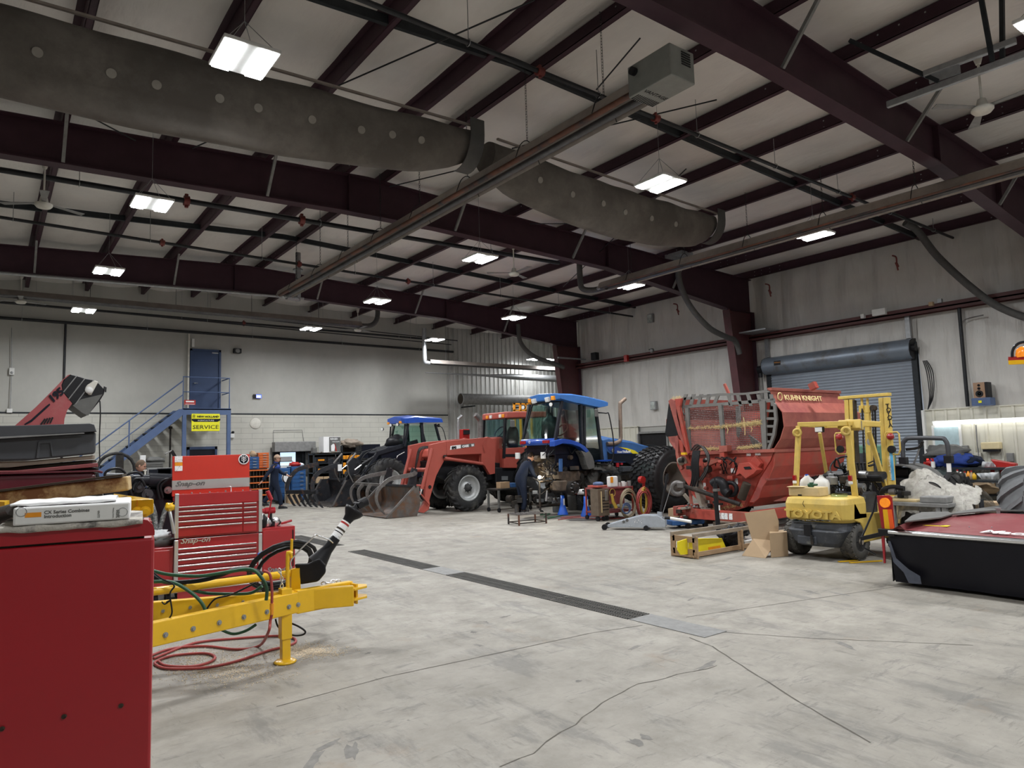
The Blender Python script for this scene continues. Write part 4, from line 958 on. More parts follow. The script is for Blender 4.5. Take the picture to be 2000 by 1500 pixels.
MB().tube([PY(203,764,YH),PY(204,755,YH),PY(207,757,YH),PY(206,766,YH)],.01,6).build('latch_loop','black',t)
MB().tube([PY(195,783,YH),PY(196,810,YH),PY(194,860,YH),PY(195,900,YH)],.008,5,sm=4).build('cable','black',t)
MB().box(-.3,1.3,YH+.1,YH+.75,.9,1.5).build('engine','iron',t,.03);MB().box(-1.6,1.2,YH+.2,YH+.65,.55,.9).build('frame_rail','iron',t)
ag_wheel(t,(.9,YH-.25,.62),(0,-1,0),.62,.4,.32);ag_wheel(t,(.9,YH+1.1,.62),(0,1,0),.62,.4,.32);ag_wheel(t,(-1.6,YH-.4,.85),(0,-1,0),.85,.5,.45);ag_wheel(t,(-1.6,YH+1.3,.85),(0,1,0),.85,.5,.45)
MB().box(-2.3,-1.0,YH+.0,YH+.9,1.3,1.9).build('cab_base','red_hood',t,.02)
# black loader arm with hydraulic hoses behind the tool chest
LA=10.6
t=thing('black_loader_frame','black loader frame with hydraulic cylinder and looping hoses left of the tool chest','loader',PY(280,1080,LA))
F=lambda*q:[PY(u,v,LA)for u,v in q]
MB().cyl(PY(206,932,LA),PY(258,934,LA),.06).build('tube','moulded',t);MB().cyl(PY(236,938,LA),PY(292,938,LA),.075).cyl(PY(290,938,LA),PY(360,941,LA),.10).build('hydraulic_cylinder','black_gloss',t)
MB().cyl(PY(293,947,LA+.1),PY(350,950,LA+.1),.07).build('cylinder_barrel','black_gloss',t)
MB().prism(F((200,948),(256,938),(262,944),(268,950),(330,960),(345,975),(340,990),(318,978),(240,968),(205,972)),(0,.08,0)).build('arm_plate','black_gloss',t,.01)
MB().prism(F((318,960),(352,960),(352,1060),(330,1110),(318,1060)),(0,.5,0)).build('mast','black_gloss',t,.01)
MB().prism([V((p.x,p.y,max(0,p.z)))for p in F((300,975),(320,975),(322,1150),(296,1150))],(0,.4,0)).build('leg','black_gloss',t,.01)
for u,v,r in((270,951,.075),(287,965,.07),(327,957,.05)):p=PY(u,v,LA-.02);MB().cyl(p,p+V((0,-.05,0)),r,n=20).cyl(p,p+V((0,-.09,0)),r*.35,n=8).build('pivot_pin','moulded' if u<320 else 'galv',t)
for pts in(((207,936),(205,925),(215,917),(232,915),(243,922),(248,934)),((246,930),(256,924),(270,923),(279,930)),((258,968),(254,950),(262,937),(275,936),(284,950)),((264,962),(266,950),(274,940)),((312,975),(308,950),(318,938),(335,935)),((318,972),(314,950),(326,938),(338,930))):
 MB().tube([PY(u,v,LA-.12)for u,v in pts],.016,8,sm=5).build('hydraulic_hose','black',t)
mat('braided',(.16,.17,.17),.6,.2,.6,40,dirt=(.5,.5,.5),dscale=30,dlo=.5,dhi=.6)
for pts in(((296,985),(302,1005),(304,1030),(308,1048)),((330,985),(322,1000),(316,1020),(310,1040)),((288,995),(284,1020),(290,1050))):
 MB().tube([PY(u,v,9.7)for u,v in pts],.03,8,sm=5).build('braided_hose','braided',t)
 # red rolling tool chest
an=R(-7);cd=V((math.cos(an),math.sin(an),0));cn=V((-math.sin(an),math.cos(an),0))
TC0=V((1.95,9.35,0))
def TF(u,v,off=0):return PP(u,v,TC0+cn*off,cn)
t=thing('rolling_tool_chest','tall red rolling tool chest with lid open and a gleaming steel nameplate','tool chest',TC0+cd*.6)
def fbox(mb,u0,v0,u1,v1,d0,d1,f=TF):
 a=f(u0,v0);b=f(u1,v1);sa=(a-TC0).dot(cd);sb=(b-TC0).dot(cd);za,zb=a.z,b.z
 q=[TC0+cd*s+cn*d+V((0,0,z))for z in(zb,za)for(s,d)in((sa,d0),(sb,d0),(sb,d1),(sa,d1))]
 return mb.add(q,[(3,2,1,0),(4,5,6,7),(0,1,5,4),(1,2,6,5),(2,3,7,6),(3,0,4,7)])
def cbox(mb,s0,s1,d0,d1,z0,z1):
 q=[TC0+cd*s+cn*d+V((0,0,z))for z in(z0,z1)for(s,d)in((s0,d0),(s1,d0),(s1,d1),(s0,d1))]
 return mb.add(q,[(3,2,1,0),(4,5,6,7),(0,1,5,4),(1,2,6,5),(2,3,7,6),(3,0,4,7)])
S=lambda u,v=1000,off=0:(TF(u,v,off)-TC0).dot(cd)
Z_=lambda v,u=420:TF(u,v).z
s0,s1=S(341),S(510);D=.6
z_top,z_mid,z_bot=Z_(962),Z_(1047),.14
cbox(MB(),s0+.02,s1-.02,.0,D,z_mid+.005,z_top-.1).build('top_chest','tool_red',t,.006)
cbox(MB(),s0+.02,s1-.02,0,D,z_bot,z_mid-.005).build('bottom_chest','tool_red',t,.006)
cbox(MB(),s0+.02,s1-.02,-.012,.01,z_top-.14,z_top).build('front_lip','tool_red',t,.005)
cbox(MB(),s0+.02,s1-.02,D-.02,D,z_top-.1,z_top).build('rear_lip','tool_red',t)
for s in(s0,s1-.035):
 cbox(MB(),s,s+.045,-.03,.02,z_mid+.01,z_top+.01).build('corner_trim','chrome_trim',t,.006);cbox(MB(),s,s+.045,-.03,.02,z_bot,z_mid-.01).build('corner_trim','chrome_trim',t,.006)
def drw(u0,u1,v0,v1):
 sa,sb=S(u0),S(u1);za,zb=Z_(v1),Z_(v0)
 d=cbox(MB(),sa,sb,-.028,0,za+.004,zb-.004).build('drawer','tool_red',t,.004)
 cbox(MB(),sa+.005,sb-.005,-.038,-.028,zb-.022,zb-.008).build('drawer_pull','chrome_trim',d,.002)
vv=[988,998,1009,1019,1030,1041+4]
vv=[984,992.5,1002,1012,1023,1044]
for i in range(5):drw(348,473,vv[i],vv[i+1]-.6);drw(474.5,501,vv[i],vv[i+1]-.6)
vw=[1064,1074,1085,1096.5,1108.5,1130,1144,1175]
for i in range(7):drw(348,501,vw[i],vw[i+1]-.8)
# open lid
lz0,lz1=PP(420,966,TC0+cn*(D-.03),cn).z,PP(420,889,TC0+cn*(D-.03),cn).z
LS=lambda u:(PP(u,930,TC0+cn*(D-.03),cn)-TC0).dot(cd)
l0,l1=LS(336),LS(487)
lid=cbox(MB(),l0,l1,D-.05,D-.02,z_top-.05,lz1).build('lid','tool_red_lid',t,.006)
cbox(MB(),l0+.0,l1,D-.056,D-.05,PP(420,953,TC0+cn*D,cn).z,PP(420,935,TC0+cn*D,cn).z).build('nameplate','chrome_trim',lid)
LP=lambda u,v:PP(u,v,TC0+cn*(D-.06),cn)
text('Snap-on',.085,'grey_vinyl',lid,LP(342,950),cd,(0,0,1),.002,bold=.002,shear=.35,sx=1.25)
text('Snap-on',.085,'chrome_trim',t,TF(352,1062,-.03),cd,(0,0,1),.002,bold=.002,shear=.35,sx=1.2)
c=LP(476,897);e=MB().cyl(c,c-cn*.004,.068,n=6*4).build('round_sticker','paper',lid);MB().cyl(c-cn*.004,c-cn*.006,.056,n=24).build('blue_disc','dark_navy',e)
lfm=MB();lfm.beam(c-cn*.008+V((0,0,-.05)),c-cn*.008+V((0,0,.05)),.006,.003,up=cn)
for k in(-1,1):
 for h in(-.02,.005,.028):lfm.beam(c-cn*.008+V((0,0,h-.012)),c-cn*.008+cd*(.034*k)+V((0,0,h+.016)),.007,.003,up=cn)
lfm.build('leaf_emblem','paper',e)
for v,h in((897,.08),(906,.05),(915,.065)):p=LP(349,v);cbox(MB(),(p-TC0).dot(cd)-.045,(p-TC0).dot(cd)+.045,D-.058,D-.052,p.z-h/2,p.z+h/2).build('sticker','sticker' if v!=906 else 'amber',lid)
for u in(-0.1,1.1):pass
for s in(s0+.08,s1-.08):
 for d in(.08,D-.08):p=TC0+cd*s+cn*d;MB().cyl(p+V((-.02,0,.065)),p+V((.02,0,.065)),.065,n=16).build('caster','rubber',t)
 # side lockers
def locker(u0,u1,v0,lab,name='side_locker',brand=False):
 sa,sb=S(u0,1060),S(u1,1060);zt=Z_(v0)
 k=thing(name,lab,'locker',TC0+cd*(sa+sb)/2)
 cbox(MB(),sa,sb,.05,.55,.14,zt).build('body','tool_red',k,.006);cbox(MB(),sa+.02,sb-.04,.035,.05,.2,zt-.03).build('door','tool_red',k,.006)
 for s in(sa+.06,sb-.06):p=TC0+cd*s+cn*.15;MB().cyl(p+V((-.02,0,.065)),p+V((.02,0,.065)),.065,n=12).cyl(p,p+V((0,0,.15)),.02,n=6).build('caster','rubber',k)
 if brand:text('Snap-on',.085,'galv',k,PP(520,1118,TC0+cn*.03,cn),cd,(0,0,1),.002,bold=.002,shear=.35,sx=1.1);cbox(MB(),sb-.035,sb-.02,.045,.05,.3,zt-.05).build('door_gap','black',k)
 return zt
zl=locker(296,340,1062,'red side locker on the left of the tool chest');zr=locker(511,578,1040,'red side locker on the right of the tool chest with tools on top',brand=True)
# things on lockers and lid
sx=lambda u:TC0+cd*S(u,1040)+cn*.3
p=sx(318);single(MB().lathe((p.x,p.y,zl),(0,0,1),[(.02,0),(.13,0),(.15,.08),(.14,.08),(.12,.01),(.02,.01)],20),'parts_bowl','grey_vinyl','grey bowl with rags on the left side locker','bowl');single(blob((p.x-.03,p.y,zl+.12),(.13,.12,.07),.6,3,20,12),'rag','towel','crumpled white rag in the grey bowl','rag')
t=thing('impact_wrench','cordless impact wrench standing on its battery on the right side locker','tool',(p.x,p.y,zr));p=TC0+cd*S(535,1000)+cn*.25
q=V((p.x,p.y,0));zh=PP(535,998,p,cn).z
t.location=(p.x,p.y,zr);bpy.context.view_layer.update()
MB().box(p.x-.055,p.x+.055,p.y-.04,p.y+.04,zr,zr+.07).build('battery','black',t,.01);MB().beam((p.x,p.y,zr+.07),(p.x,p.y,zh-.02),.045,.05).build('grip','black',t,.012)
MB().cyl((p.x-.07,p.y,zh+.01),(p.x+.06,p.y,zh+.01),.042).cyl((p.x-.12,p.y,zh+.01),(p.x-.07,p.y,zh+.01),.03).build('motor_head','cabinet_red',t)
single(MB().tube([TC0+cd*S(528,960)+cn*.2+V((0,0,Z_(966)-0)),TC0+cd*S(536,970)+cn*.2+V((0,0,Z_(985)))],.028,10).cyl(TC0+cd*S(536,970)+cn*.2+V((0,0,Z_(985))),TC0+cd*S(528,1000)+cn*.22+V((0,0,zr)),.010),'pry_tool','cabinet_red','tool with long red slotted handle leaning up from the right locker','tool')
single(MB().beam(TC0+cd*S(555,1030)+cn*.2+V((0,0,zr+.03)),TC0+cd*S(577,1030)+cn*.2+V((0,0,zr+.06)),.03,.03),'ratchet','cabinet_red','red handled ratchet at the corner of the right locker','tool',bevel=.01)
random.seed(5)
for i,(u,m,h,l)in enumerate(((517,'black',.09,'black drill body'),(523,'chrome_trim',.07,'chrome socket'),(528,'galv',.05,'bare metal clamp'),(545,'chrome_trim',.06,'chrome fitting'),(551,'iron',.05,'dark iron bracket'))):
 p=TC0+cd*S(u,1035)+cn*(.1+.05*i);single(blob((p.x,p.y,zr+h*.9),(.05,.04,h),.5,3,12,8,i),'hand_tool',m,l+' among the tools on the right side locker','tool')
p=TC0+cd*S(516,1020)+cn*.12;single(MB().lathe((p.x,p.y,Z_(1015)),(.9,-.3,.2),[(.01,.02),(.07,.0),(.08,-.03),(.02,-.06)],18),'air_gauge','chrome_trim','round chrome hose reel on the side of the tool chest','tool')
p=TC0+cd*S(331,1000)-cn*.02;single(blob((p.x,p.y,Z_(985)),(.05,.03,.045),.8,3,16,10),'grip_straps','yellow','yellow grips hanging on the left edge of the tool chest','strap')
single(MB().tube([(p.x,p.y,Z_(990)),(p.x+.02,p.y-.02,Z_(1010)),(p.x+.05,p.y-.02,Z_(1035))],.02,8,sm=4),'wrench','chrome_trim','long chrome wrench hanging on the left edge of the tool chest','tool')
mat('loc_dark',(.02,.02,.02),.6)
for i in range(9):
 p=TC0+cd*(s0+.1+i*.1)+cn*(.08+.05*(i%3));single(MB().cyl((p.x,p.y,z_top-.1),(p.x,p.y,z_top+.0+.012*(i%2)),.011,n=8),'socket','chrome_trim','small chrome socket showing above the chest rim','tool','sockets in the open chest')
p=TC0+cd*S(458,955)+cn*.3;single(MB().tube([(p.x,p.y,z_top-.1),(p.x,p.y,z_top+.05),(p.x-.03,p.y,z_top+.06)],.008,6),'hex_key','chrome_trim','bent chrome hex key sticking out of the open chest','tool')
p=LP(329,880);t=thing('desk_lamp','grey angled work lamp mounted behind the open lid','lamp',p);MB().beam(LP(324,887)+cn*.1,LP(336,880)+cn*.1,.16,.012).build('shade','grey_strut',t);MB().beam(LP(336,880)+cn*.1,LP(343,892)+cn*.1,.05,.04).build('arm','black',t)
# yellow drawbar with jack, hitch and hoses
t=thing('yellow_drawbar','bright yellow implement drawbar with jack stand and black driveshaft, on the left','drawbar',(2.1,6.13,0))
zb,zt_=.40,.575
N0=PZ(302,1264,zb);N1=PZ(585,1196.5,zb);N2=PZ(690,1176,zb)
dn=(N1-N0).normalized();dn2=(N2-N1).normalized()
N00=N0-dn*1.3
ctr=PZ(696,1150,.49)
def railpiece(a,b,w,z0,z1,m='yellow',name='rail',side=1):
 d=(b-a);d.z=0;d.normalize();n=V((-d.y,d.x,0))*side
 q=[a,b,b+n*w,a+n*w];return MB().add([V((p.x,p.y,z0))for p in q]+[V((p.x,p.y,z1))for p in q],[(3,2,1,0),(4,5,6,7),(0,1,5,4),(1,2,6,5),(2,3,7,6),(3,0,4,7)]if side>0 else[(0,1,2,3),(7,6,5,4),(4,5,1,0),(5,6,2,1),(6,7,3,2),(7,4,0,3)]).build(name,m,t,.008)
railpiece(N00,N1,.07,zb,zt_);railpiece(N1-dn*.02,N2,.07,zb-.01,zt_+.012)
fz=.575;Ff=lambda u,v:PZ(u,v,fz)
M1=PZ(690,1142,zt_);M0=PZ(303,1173,zt_)
M0b=M0+(M0-M1).normalized()*1.0
railpiece(M0b,M1,.07,zb,zt_,side=-1,name='far_rail')
hx=(M1+V((N2 .x,N2 .y,zt_)))/2;fwd=dn2
# clevis plates at the tip
tip=V((N2 .x,N2 .y,0))*.5+V((M1 .x,M1 .y,0))*.5
wv=V((-fwd.y,fwd.x,0));wid=(V((M1 .x,M1 .y,0))-V((N2 .x,N2 .y,0))).dot(wv)
MB().prism([V((p.x,p.y,zb))for p in(tip-wv*wid*.5+fwd*0,tip-wv*wid*.5+fwd*.02,tip+wv*wid*.5+fwd*.02,tip+wv*wid*.5)],(0,0,zt_-zb)).build('end_cap','yellow',t,.004)
for z in(.44,.53):
 q=[tip-wv*.09,tip+fwd*.1-wv*.07,tip+fwd*.14,tip+fwd*.1+wv*.07,tip+wv*.09,tip-fwd*.05+wv*.1,tip-fwd*.05-wv*.1];MB().prism([V((p.x,p.y,z))for p in q],(0,0,.02)).build('clevis_plate','yellow',t,.003)
 # bolts along the near rail
nn=V((dn.y,-dn.x,0))
for u,v in((323,1240),(377,1228),(428,1216),(476,1205),(521,1195),(564,1185),(582,1181),(607,1175)):
 p=PP(u,v,N0,nn);MB().cyl(p,p+nn*.018,.013,n=6).cyl(p,p+nn*.006,.02,n=12).build('bolt','galv',t)
for u,v in((319,1193),(372,1186),(425,1181),(475,1175)):
 p=PP(u,v,M0,V((dn.y,-dn.x,0)));q=V((M1-M0).normalized());nf=V((q.y,-q.x,0));p=PP(u,v,M0+nf*.07,nf);MB().cyl(p,p+nf*.02,.014,n=6).build('bolt','galv',t)
 # jack stand
J=PZ(557,1292,.01);j=V((J.x,J.y,0))
MB().box(j.x-.045,j.x+.045,j.y-.045,j.y+.045,.2,.62).build('jack_sleeve','yellow',t,.005);MB().box(j.x-.035,j.x+.035,j.y-.035,j.y+.035,.03,.3).build('jack_leg','yellow',t,.004)
MB().lathe((j.x,j.y,0),(0,0,1),[(.01,.0),(.085,0),(.095,.012),(.08,.022),(.04,.035),(.01,.035)],24).build('jack_foot','yellow',t)
# driveline: yellow tube along the middle then a black shield and shaft
S0=at(302,1155,5.5);S1=at(585,1118,6.25)
MB().cyl(S0+(S0-S1)*.3,S1,.033,n=16).build('shaft_tube','yellow',t)
A0=at(583,1118,6.2)
MB().prism([V((p.x,p.y,p.z))for p in(at(570,1112,6.15),at(586,1108,6.15),at(588,1158,6.15),at(568,1160,6.15))],wv*.03).build('upright_bracket','yellow',t,.004);MB().prism([at(570,1112,6.4),at(582,1110,6.4),at(584,1150,6.4),at(568,1152,6.4)],wv*.02).build('upright_bracket','yellow',t,.004)
MB().tube([at(562,1160,6.05),at(562,1085,6.05),at(566,1080,6.05),at(570,1082,6.05)],.018,8,sm=3).build('hook_bar','yellow',t);MB().tube([at(569,1090,6.1),at(570,1053,6.1)],.012,6).build('yellow_rod','yellow',t)
d0=6.15
sh=[at(575,1101,d0),at(603,1100,d0),at(625,1090,d0),at(636,1103,d0),at(637,1118,d0),at(622,1136,d0),at(585,1142,d0)]
B0,B1,B2=at(622,1096,6.25),at(648,1062,6.3),at(680,1014,6.45)
ax_=(B2-B0).normalized();Lb=(B2-B0).length;t2=MB().cyl(B0+ax_*.1,B2,.042,n=20).build('driveshaft','black',t,label='black telescoping driveshaft with warning decals');MB().prism(sh,ray(600,1110).normalized()*.22).build('shield','black',t2,.02,3)
MB().lathe(B0,B1-B0,[(.09,-.02),(.07,.05),(.05,.12),(.045,.2),(.04,.25)],20).build('cone','black',t2)
def band(f0,f1,m,name,r=.0435):
 mb=MB();mb.cyl(B0+ax_*Lb*f0,B0+ax_*Lb*f1,r,n=20,caps=False);mb.build(name,m,t2)
band(.50,.60,'sticker','decal');band(.60,.86,'paper','decal');band(.86,.90,'red_plastic','red_warning');band(.90,.93,'paper','decal');band(.455,.49,'galv','clamp_ring',.047)
band(.66,.68,'black','decal_print',.0438);band(.72,.76,'dark_matte','decal_print',.0438)
MB().lathe(B2,ax_,[(.042,-.02),(.05,.02),(.085,.07),(.095,.10),(.085,.10),(.05,.06),(.02,.06)],20).build('bell','black',t2)
y0=B2+ax_*.08;MB().cyl(y0,y0+ax_*.1,.03).cyl(y0+ax_*.08-wv*.05,y0+ax_*.08+wv*.05,.03).cyl(y0+ax_*.08+V((0,0,.0)),y0+ax_*.13+V((.05,0,-.01)),.045).build('yoke','black',t2)
MB().tube([at(570,1110,6.05),at(570,1092,6.05),at(614,1047,6.1),at(620,1046,6.15),at(642,1054,6.2),at(650,1060,6.25)],.007,8,sm=4).build('wire_handle','chrome_trim',t)
def chain(pts,lab,sz=.022):
 t=thing('safety_chain',lab,'chain',pts[0]);P_=smooth_path([V(p)for p in pts],8);L=[0]
 for i in range(1,len(P_)):L.append(L[-1]+(P_[i]-P_[i-1]).length)
 n=max(2,int(L[-1]/(sz*1.5)))
 mb=MB()
 for k in range(n):
  s=L[-1]*(k+.5)/n;i=max(j for j in range(len(L))if L[j]<=s);i=min(i,len(P_)-2);c=P_[i];d=(P_[i+1]-P_[i]).normalized();a,b,_=basis(d);u=a if k%2 else b
  mb.tube([c+d*sz*math.cos(w)*1.0+u*sz*.6*math.sin(w)for w in[2*PI*j/10 for j in range(10)]],sz*.22,6,closed=True)
 mb.build('links','chrome_trim',t);return t
chain([at(545,1112,6.0),at(550,1128,6.0),at(550,1150,6.0),at(547,1166,6.0)],'zinc chain hanging down over the yellow shaft tube')
chain([at(630,1140,6.4),at(645,1138,6.4),at(655,1134,6.45),at(667,1140,6.5),at(640,1144,6.4)],'zinc chain piled on the end of the yellow drawbar',.026)
chain([at(652,1170,6.35),at(653,1186,6.35)],'short zinc chain dangling under the drawbar tip',.024)
def hoses(pts,r,m,lab,d=5.9,name='hydraulic_hose',fit=None):
 P_=[at(u,v,(q if q else d))for u,v,*q_ in pts for q in[q_[0]if q_ else None]]
 t=thing(name,lab,'hose',P_[0]);MB().tube(P_,r,8,sm=6).build('hose',m,t)
 if fit:
  e=P_[-1];dd=(P_[-1]-P_[-2]).normalized();MB().cyl(e,e+dd*.05,r*1.5,n=8).cyl(e+dd*.05,e+dd*.09,r*1.2,n=8).build('fitting',fit,t)
 return t
hoses([(290,1112),(330,1122),(390,1125),(440,1118),(490,1112),(512,1130),(521,1150),(520,1172)],.014,'green_hose','green hydraulic hose arching over the yellow drawbar',5.6)
hoses([(290,1120),(320,1136),(360,1137),(410,1130),(460,1113),(495,1114),(513,1122)],.018,'black','thick black hydraulic hose arching over the yellow drawbar',5.62)
hoses([(290,1137),(335,1137),(370,1155),(392,1175),(402,1193)],.014,'green_hose','green hose dropping inside the yellow drawbar at left',5.5)
hoses([(370,1150),(400,1158),(450,1160),(490,1158),(512,1145)],.013,'green_hose','dark green hose lying along the shaft tube',5.7)
hoses([(402,1192),(420,1170),(450,1162),(480,1148),(500,1138)],.007,'black','thin black cable crossing the drawbar',5.6,'cable')
hoses([(515,1115),(527,1122),(531,1150),(531,1178)],.011,'red_hose','red hose with brass coupling hanging over the drawbar',5.55,fit='amber')
hoses([(300,1118),(315,1130),(340,1143),(332,1160),(336,1195),(330,1208)],.006,'black','thin black wire dangling at the left of the drawbar',5.2,'cable')
hoses([(316,1175),(322,1180),(333,1172),(325,1176)],.005,'black','small loop of thin black wire by the cabinet',5.2,'cable')
hoses([(432,1230),(455,1238),(480,1232),(500,1220)],.012,'green_hose','green hose end sagging under the yellow drawbar',5.9)
hoses([(538,1209),(545,1226),(570,1240),(590,1240),(596,1233),(580,1222),(548,1210)],.008,'black','black cable loop hanging below the drawbar near the jack',6.1,'cable')
for k,r_ in enumerate((.36,.40,.31)):
 c=at(550+k*3,1105,6.7+k*.03);pts=[c+V((math.cos(a)*r_*.8,math.sin(a)*r_*-.6,math.sin(a)*r_*.62))for a in[2*PI*j/18 for j in range(18)]]
 single(MB().tube(pts,.018,8,closed=True),'hose_coil','black',('black hydraulic hose coiled behind the drawbar, %s loop'%['middle','outer','inner'][k]),'hose')
hoses([(575,1065),(555,1070),(540,1072),(522,1078)],.016,'black','black hose end with blue plastic cap by the tool chest',6.8,fit='blue_bright')
# air hose on the floor
def floorhose(px,r,m,lab,z=None):
 return single(MB().tube([PZ(u,v,r+.002)for u,v in px],r,8,sm=7),'air_hose',m,lab,'hose')
t=single(MB().tube([PZ(270,1292,.014),PZ(330,1268,.014),PZ(400,1262,.014),PZ(460,1268,.014),PZ(505,1262,.014),at(524,1235,5.75),at(528,1212,5.8),at(531,1200,5.8)],.012,8,sm=8),'air_hose','red_hose','red air hose running from the floor up to the drawbar','hose')
floorhose([(300,1286),(380,1256),(460,1247),(540,1242),(572,1246),(577,1254),(560,1262),(520,1272),(460,1292),(400,1304),(330,1306),(304,1298),(308,1290),(340,1280),(400,1276),(420,1284),(405,1295),(370,1302),(325,1300),(310,1292)],.012,'red_hose','red air hose looped on the floor beneath the yellow drawbar')
# sawdust
mat('sawdust',(.55,.46,.34),.95,0,.25,40,bump=.4)
random.seed(3);mb=MB()
def speck(mb,u,v,s):
 p=PZ(u,v,.002);a=random.random()*6;d=V((math.cos(a),math.sin(a),0))*s;e=V((-d.y,d.x,0))*random.uniform(.3,.8)
 mb.add([p-d-e,p+d-e,p+d+e,p-d+e,p+V((0,0,s*.6))],[(0,1,4),(1,2,4),(2,3,4),(3,0,4)])
for i in range(4200):
 k=random.random()
 if k<.45:u,v=random.gauss(600,35),random.gauss(1272,7)
 elif k<.8:u,v=random.gauss(440,60),random.gauss(1310,14)
 else:u,v=random.gauss(380,60),random.gauss(1282,16)
 if u<290:continue
 speck(mb,u,v,random.uniform(.003,.008))
o=mb.build('sawdust_scatter','sawdust');o['kind']='stuff';o['label']='fine pale sawdust scattered on the floor under the drawbar';o['category']='sawdust'
# floor drain: grates and steel covers
mat('grate_steel',(.10,.097,.09),.6,.4,.25,10)
def drainq(y0,y1,name,m,lab,slots=True):
 x0,x1=5.24,5.56
 if not slots:return single(MB().box(x0,x1,y0,y1,.0,.006),name,m,lab,'cover')
 t=thing(name,lab,'grate',((x0+x1)/2,(y0+y1)/2,0),None)
 MB().box(x0,x1,y0,y1,.0,.001).build('channel','dark_matte',t);g=MB()
 for x in(x0,x0+.1,x0+.105,x0+.21,x0+.215,x1-.015):g.box(x,x+.015,y0,y1,.001,.006)
 k=y0
 while k<y1:g.box(x0,x1,k,k+.012,.001,.006);k+=.035
 g.build('grille','grate_steel',t);return t
for i,(y0,y1,s)in enumerate(((5.15,6.4,'nearest section'),(6.42,8.65,'second section'),(9.35,12.0,'third section'),(12.9,15.2,'farthest section'))):
 drainq(y0,y1,'floor_drain_grate','dark_steel','dark slotted steel trench drain grate, '+s)
drainq(4.2,5.13,'drain_cover','grey_strut','plain grey steel plate covering the near end of the trench drain',False);drainq(8.67,9.33,'drain_cover','grey_strut','plain grey steel plate between two trench grates',False)
# control joints and cracks in the slab
ck=MB()
def crack(pts,w=.006,jit=.01):
 w*=1.5
 P_=[PZ(u,v,.0015)for u,v in pts];q=[]
 for i in range(len(P_)-1):
  n=max(2,int((P_[i+1]-P_[i]).length/.12))
  for k in range(n):p=P_[i].lerp(P_[i+1],k/n);q.append(p+V((random.uniform(-jit,jit),random.uniform(-jit,jit),0)))
 q.append(P_[-1])
 for a,b in zip(q,q[1:]):
  d=(b-a).normalized();n=V((-d.y,d.x,0))*w*random.uniform(.6,1.2)/2;ck.add([a-n,b-n,b+n,a+n],[(0,1,2,3)])
crack([(540,1380),(750,1323),(960,1278),(1150,1237),(1255,1221)],.007,.003);crack([(1340,1205),(1500,1182),(2000,1110)],.007,.003);crack([(1345,1245),(1390,1262),(1480,1320),(1560,1370),(1700,1450)],.008,.006);crack([(980,1495),(1040,1470),(1100,1430),(1160,1385),(1250,1335),(1400,1300)],.006,.02);crack([(1390,1233),(1560,1245),(1900,1260)],.006,.006)
o=ck.build('floor_joints',mat('joint',(.10,.09,.075),.9));o['kind']='structure';o.name='trim_2'
# tractors
def pl(fn,pts,c):return[fn(u,v,c)for u,v in pts]
def sidep(mbm,pts,Y,dy,name,m,par,bevel=0.,sm=False):return MB().prism(pl(PY,pts,Y),(0,dy,0),sm).build(name,m,par,bevel)
def pane(pts,name,par,m='cab_glass'):return MB().add(pts,[tuple(range(len(pts)))]).build(name,m,par)
def tangle(par,lo,hi,n,name='hose_run',m='black',r=.014,seed=1):
 rd=random.Random(seed)
 for _ in range(n):
  p=V([rd.uniform(lo[i],hi[i])for i in range(3)]);pts=[p]
  for _k in range(4):pts.append(pts[-1]+V((rd.uniform(-.14,.14),rd.uniform(-.1,.1),rd.uniform(-.18,.14))))
  MB().tube(pts,r*rd.uniform(.6,1.3),6,sm=4).build(name,m,par)
def lumps(par,lo,hi,n,name,mats,seed=2,s=(.05,.14)):
 rd=random.Random(seed)
 for _ in range(n):
  c=V([rd.uniform(lo[i],hi[i])for i in range(3)]);w=rd.uniform(*s);k=rd.random();mb=MB()
  if k<.5:mb.rbox(c,(w*2,w*rd.uniform(1,2),w*rd.uniform(.8,1.6)),rd.random())
  else:mb.cyl(c-V((0,w,0)),c+V((0,w*.5,0)),w*.8,n=14);mb.cyl(c-V((0,w*1.2,0)),c,w*.4,n=8)
  mb.build(name,rd.choice(mats),par,.006)
def worklight(par,p,d,m='white_plastic',r=.055):
 p=V(p);d=V(d).normalized();o=MB().lathe(p,d,[(.02,-.09),(r,-.04),(r*1.1,0),(r*.9,.0)],14).build('work_light','black',par);MB().cyl(p-d*.002,p+d*.012,r*.9,n=14).build('lens',m,o)
 # -- blue tractor under repair (middle of the picture)
YN_,YF_=13.9,15.25
t=T1=thing('blue_tractor','big blue tractor being repaired on blue stands, rear wheel removed, tall bent exhaust','tractor',(13.4,14.6,0))
def mir(p,w):return V((p.x,p.y+w,p.z))
# roof
near=pl(PY,[(1087,769),(1120,770),(1150,775),(1186,784),(1186,794),(1170,797),(1120,787),(1089,780)],13.8)
rear_far=pl(PX,[(1043,777),(1043,784)],near[0].x)
mb=MB();farn=[mir(p,1.2)for p in near]
rings=[[V((p.x+(.10 if i in(0,7)else 0),13.8-.03,p.z-(.03 if i<4 else-.02)))for i,p in enumerate(near)],[V((p.x,13.9,p.z+(.02 if i<4 else 0)))for i,p in enumerate(near)],[V((p.x-(.03 if i in(0,7)else 0),14.5,p.z+(.05 if i<4 else 0)))for i,p in enumerate(near)],[V((p.x,14.95,p.z+(.01 if i<4 else 0)))for i,p in enumerate(near)],[V((p.x+(.1 if i in(0,7)else 0),15.05,p.z-(.04 if i<4 else-.02)))for i,p in enumerate(near)]]
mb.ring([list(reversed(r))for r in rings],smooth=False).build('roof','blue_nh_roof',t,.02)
xr=near[0].x
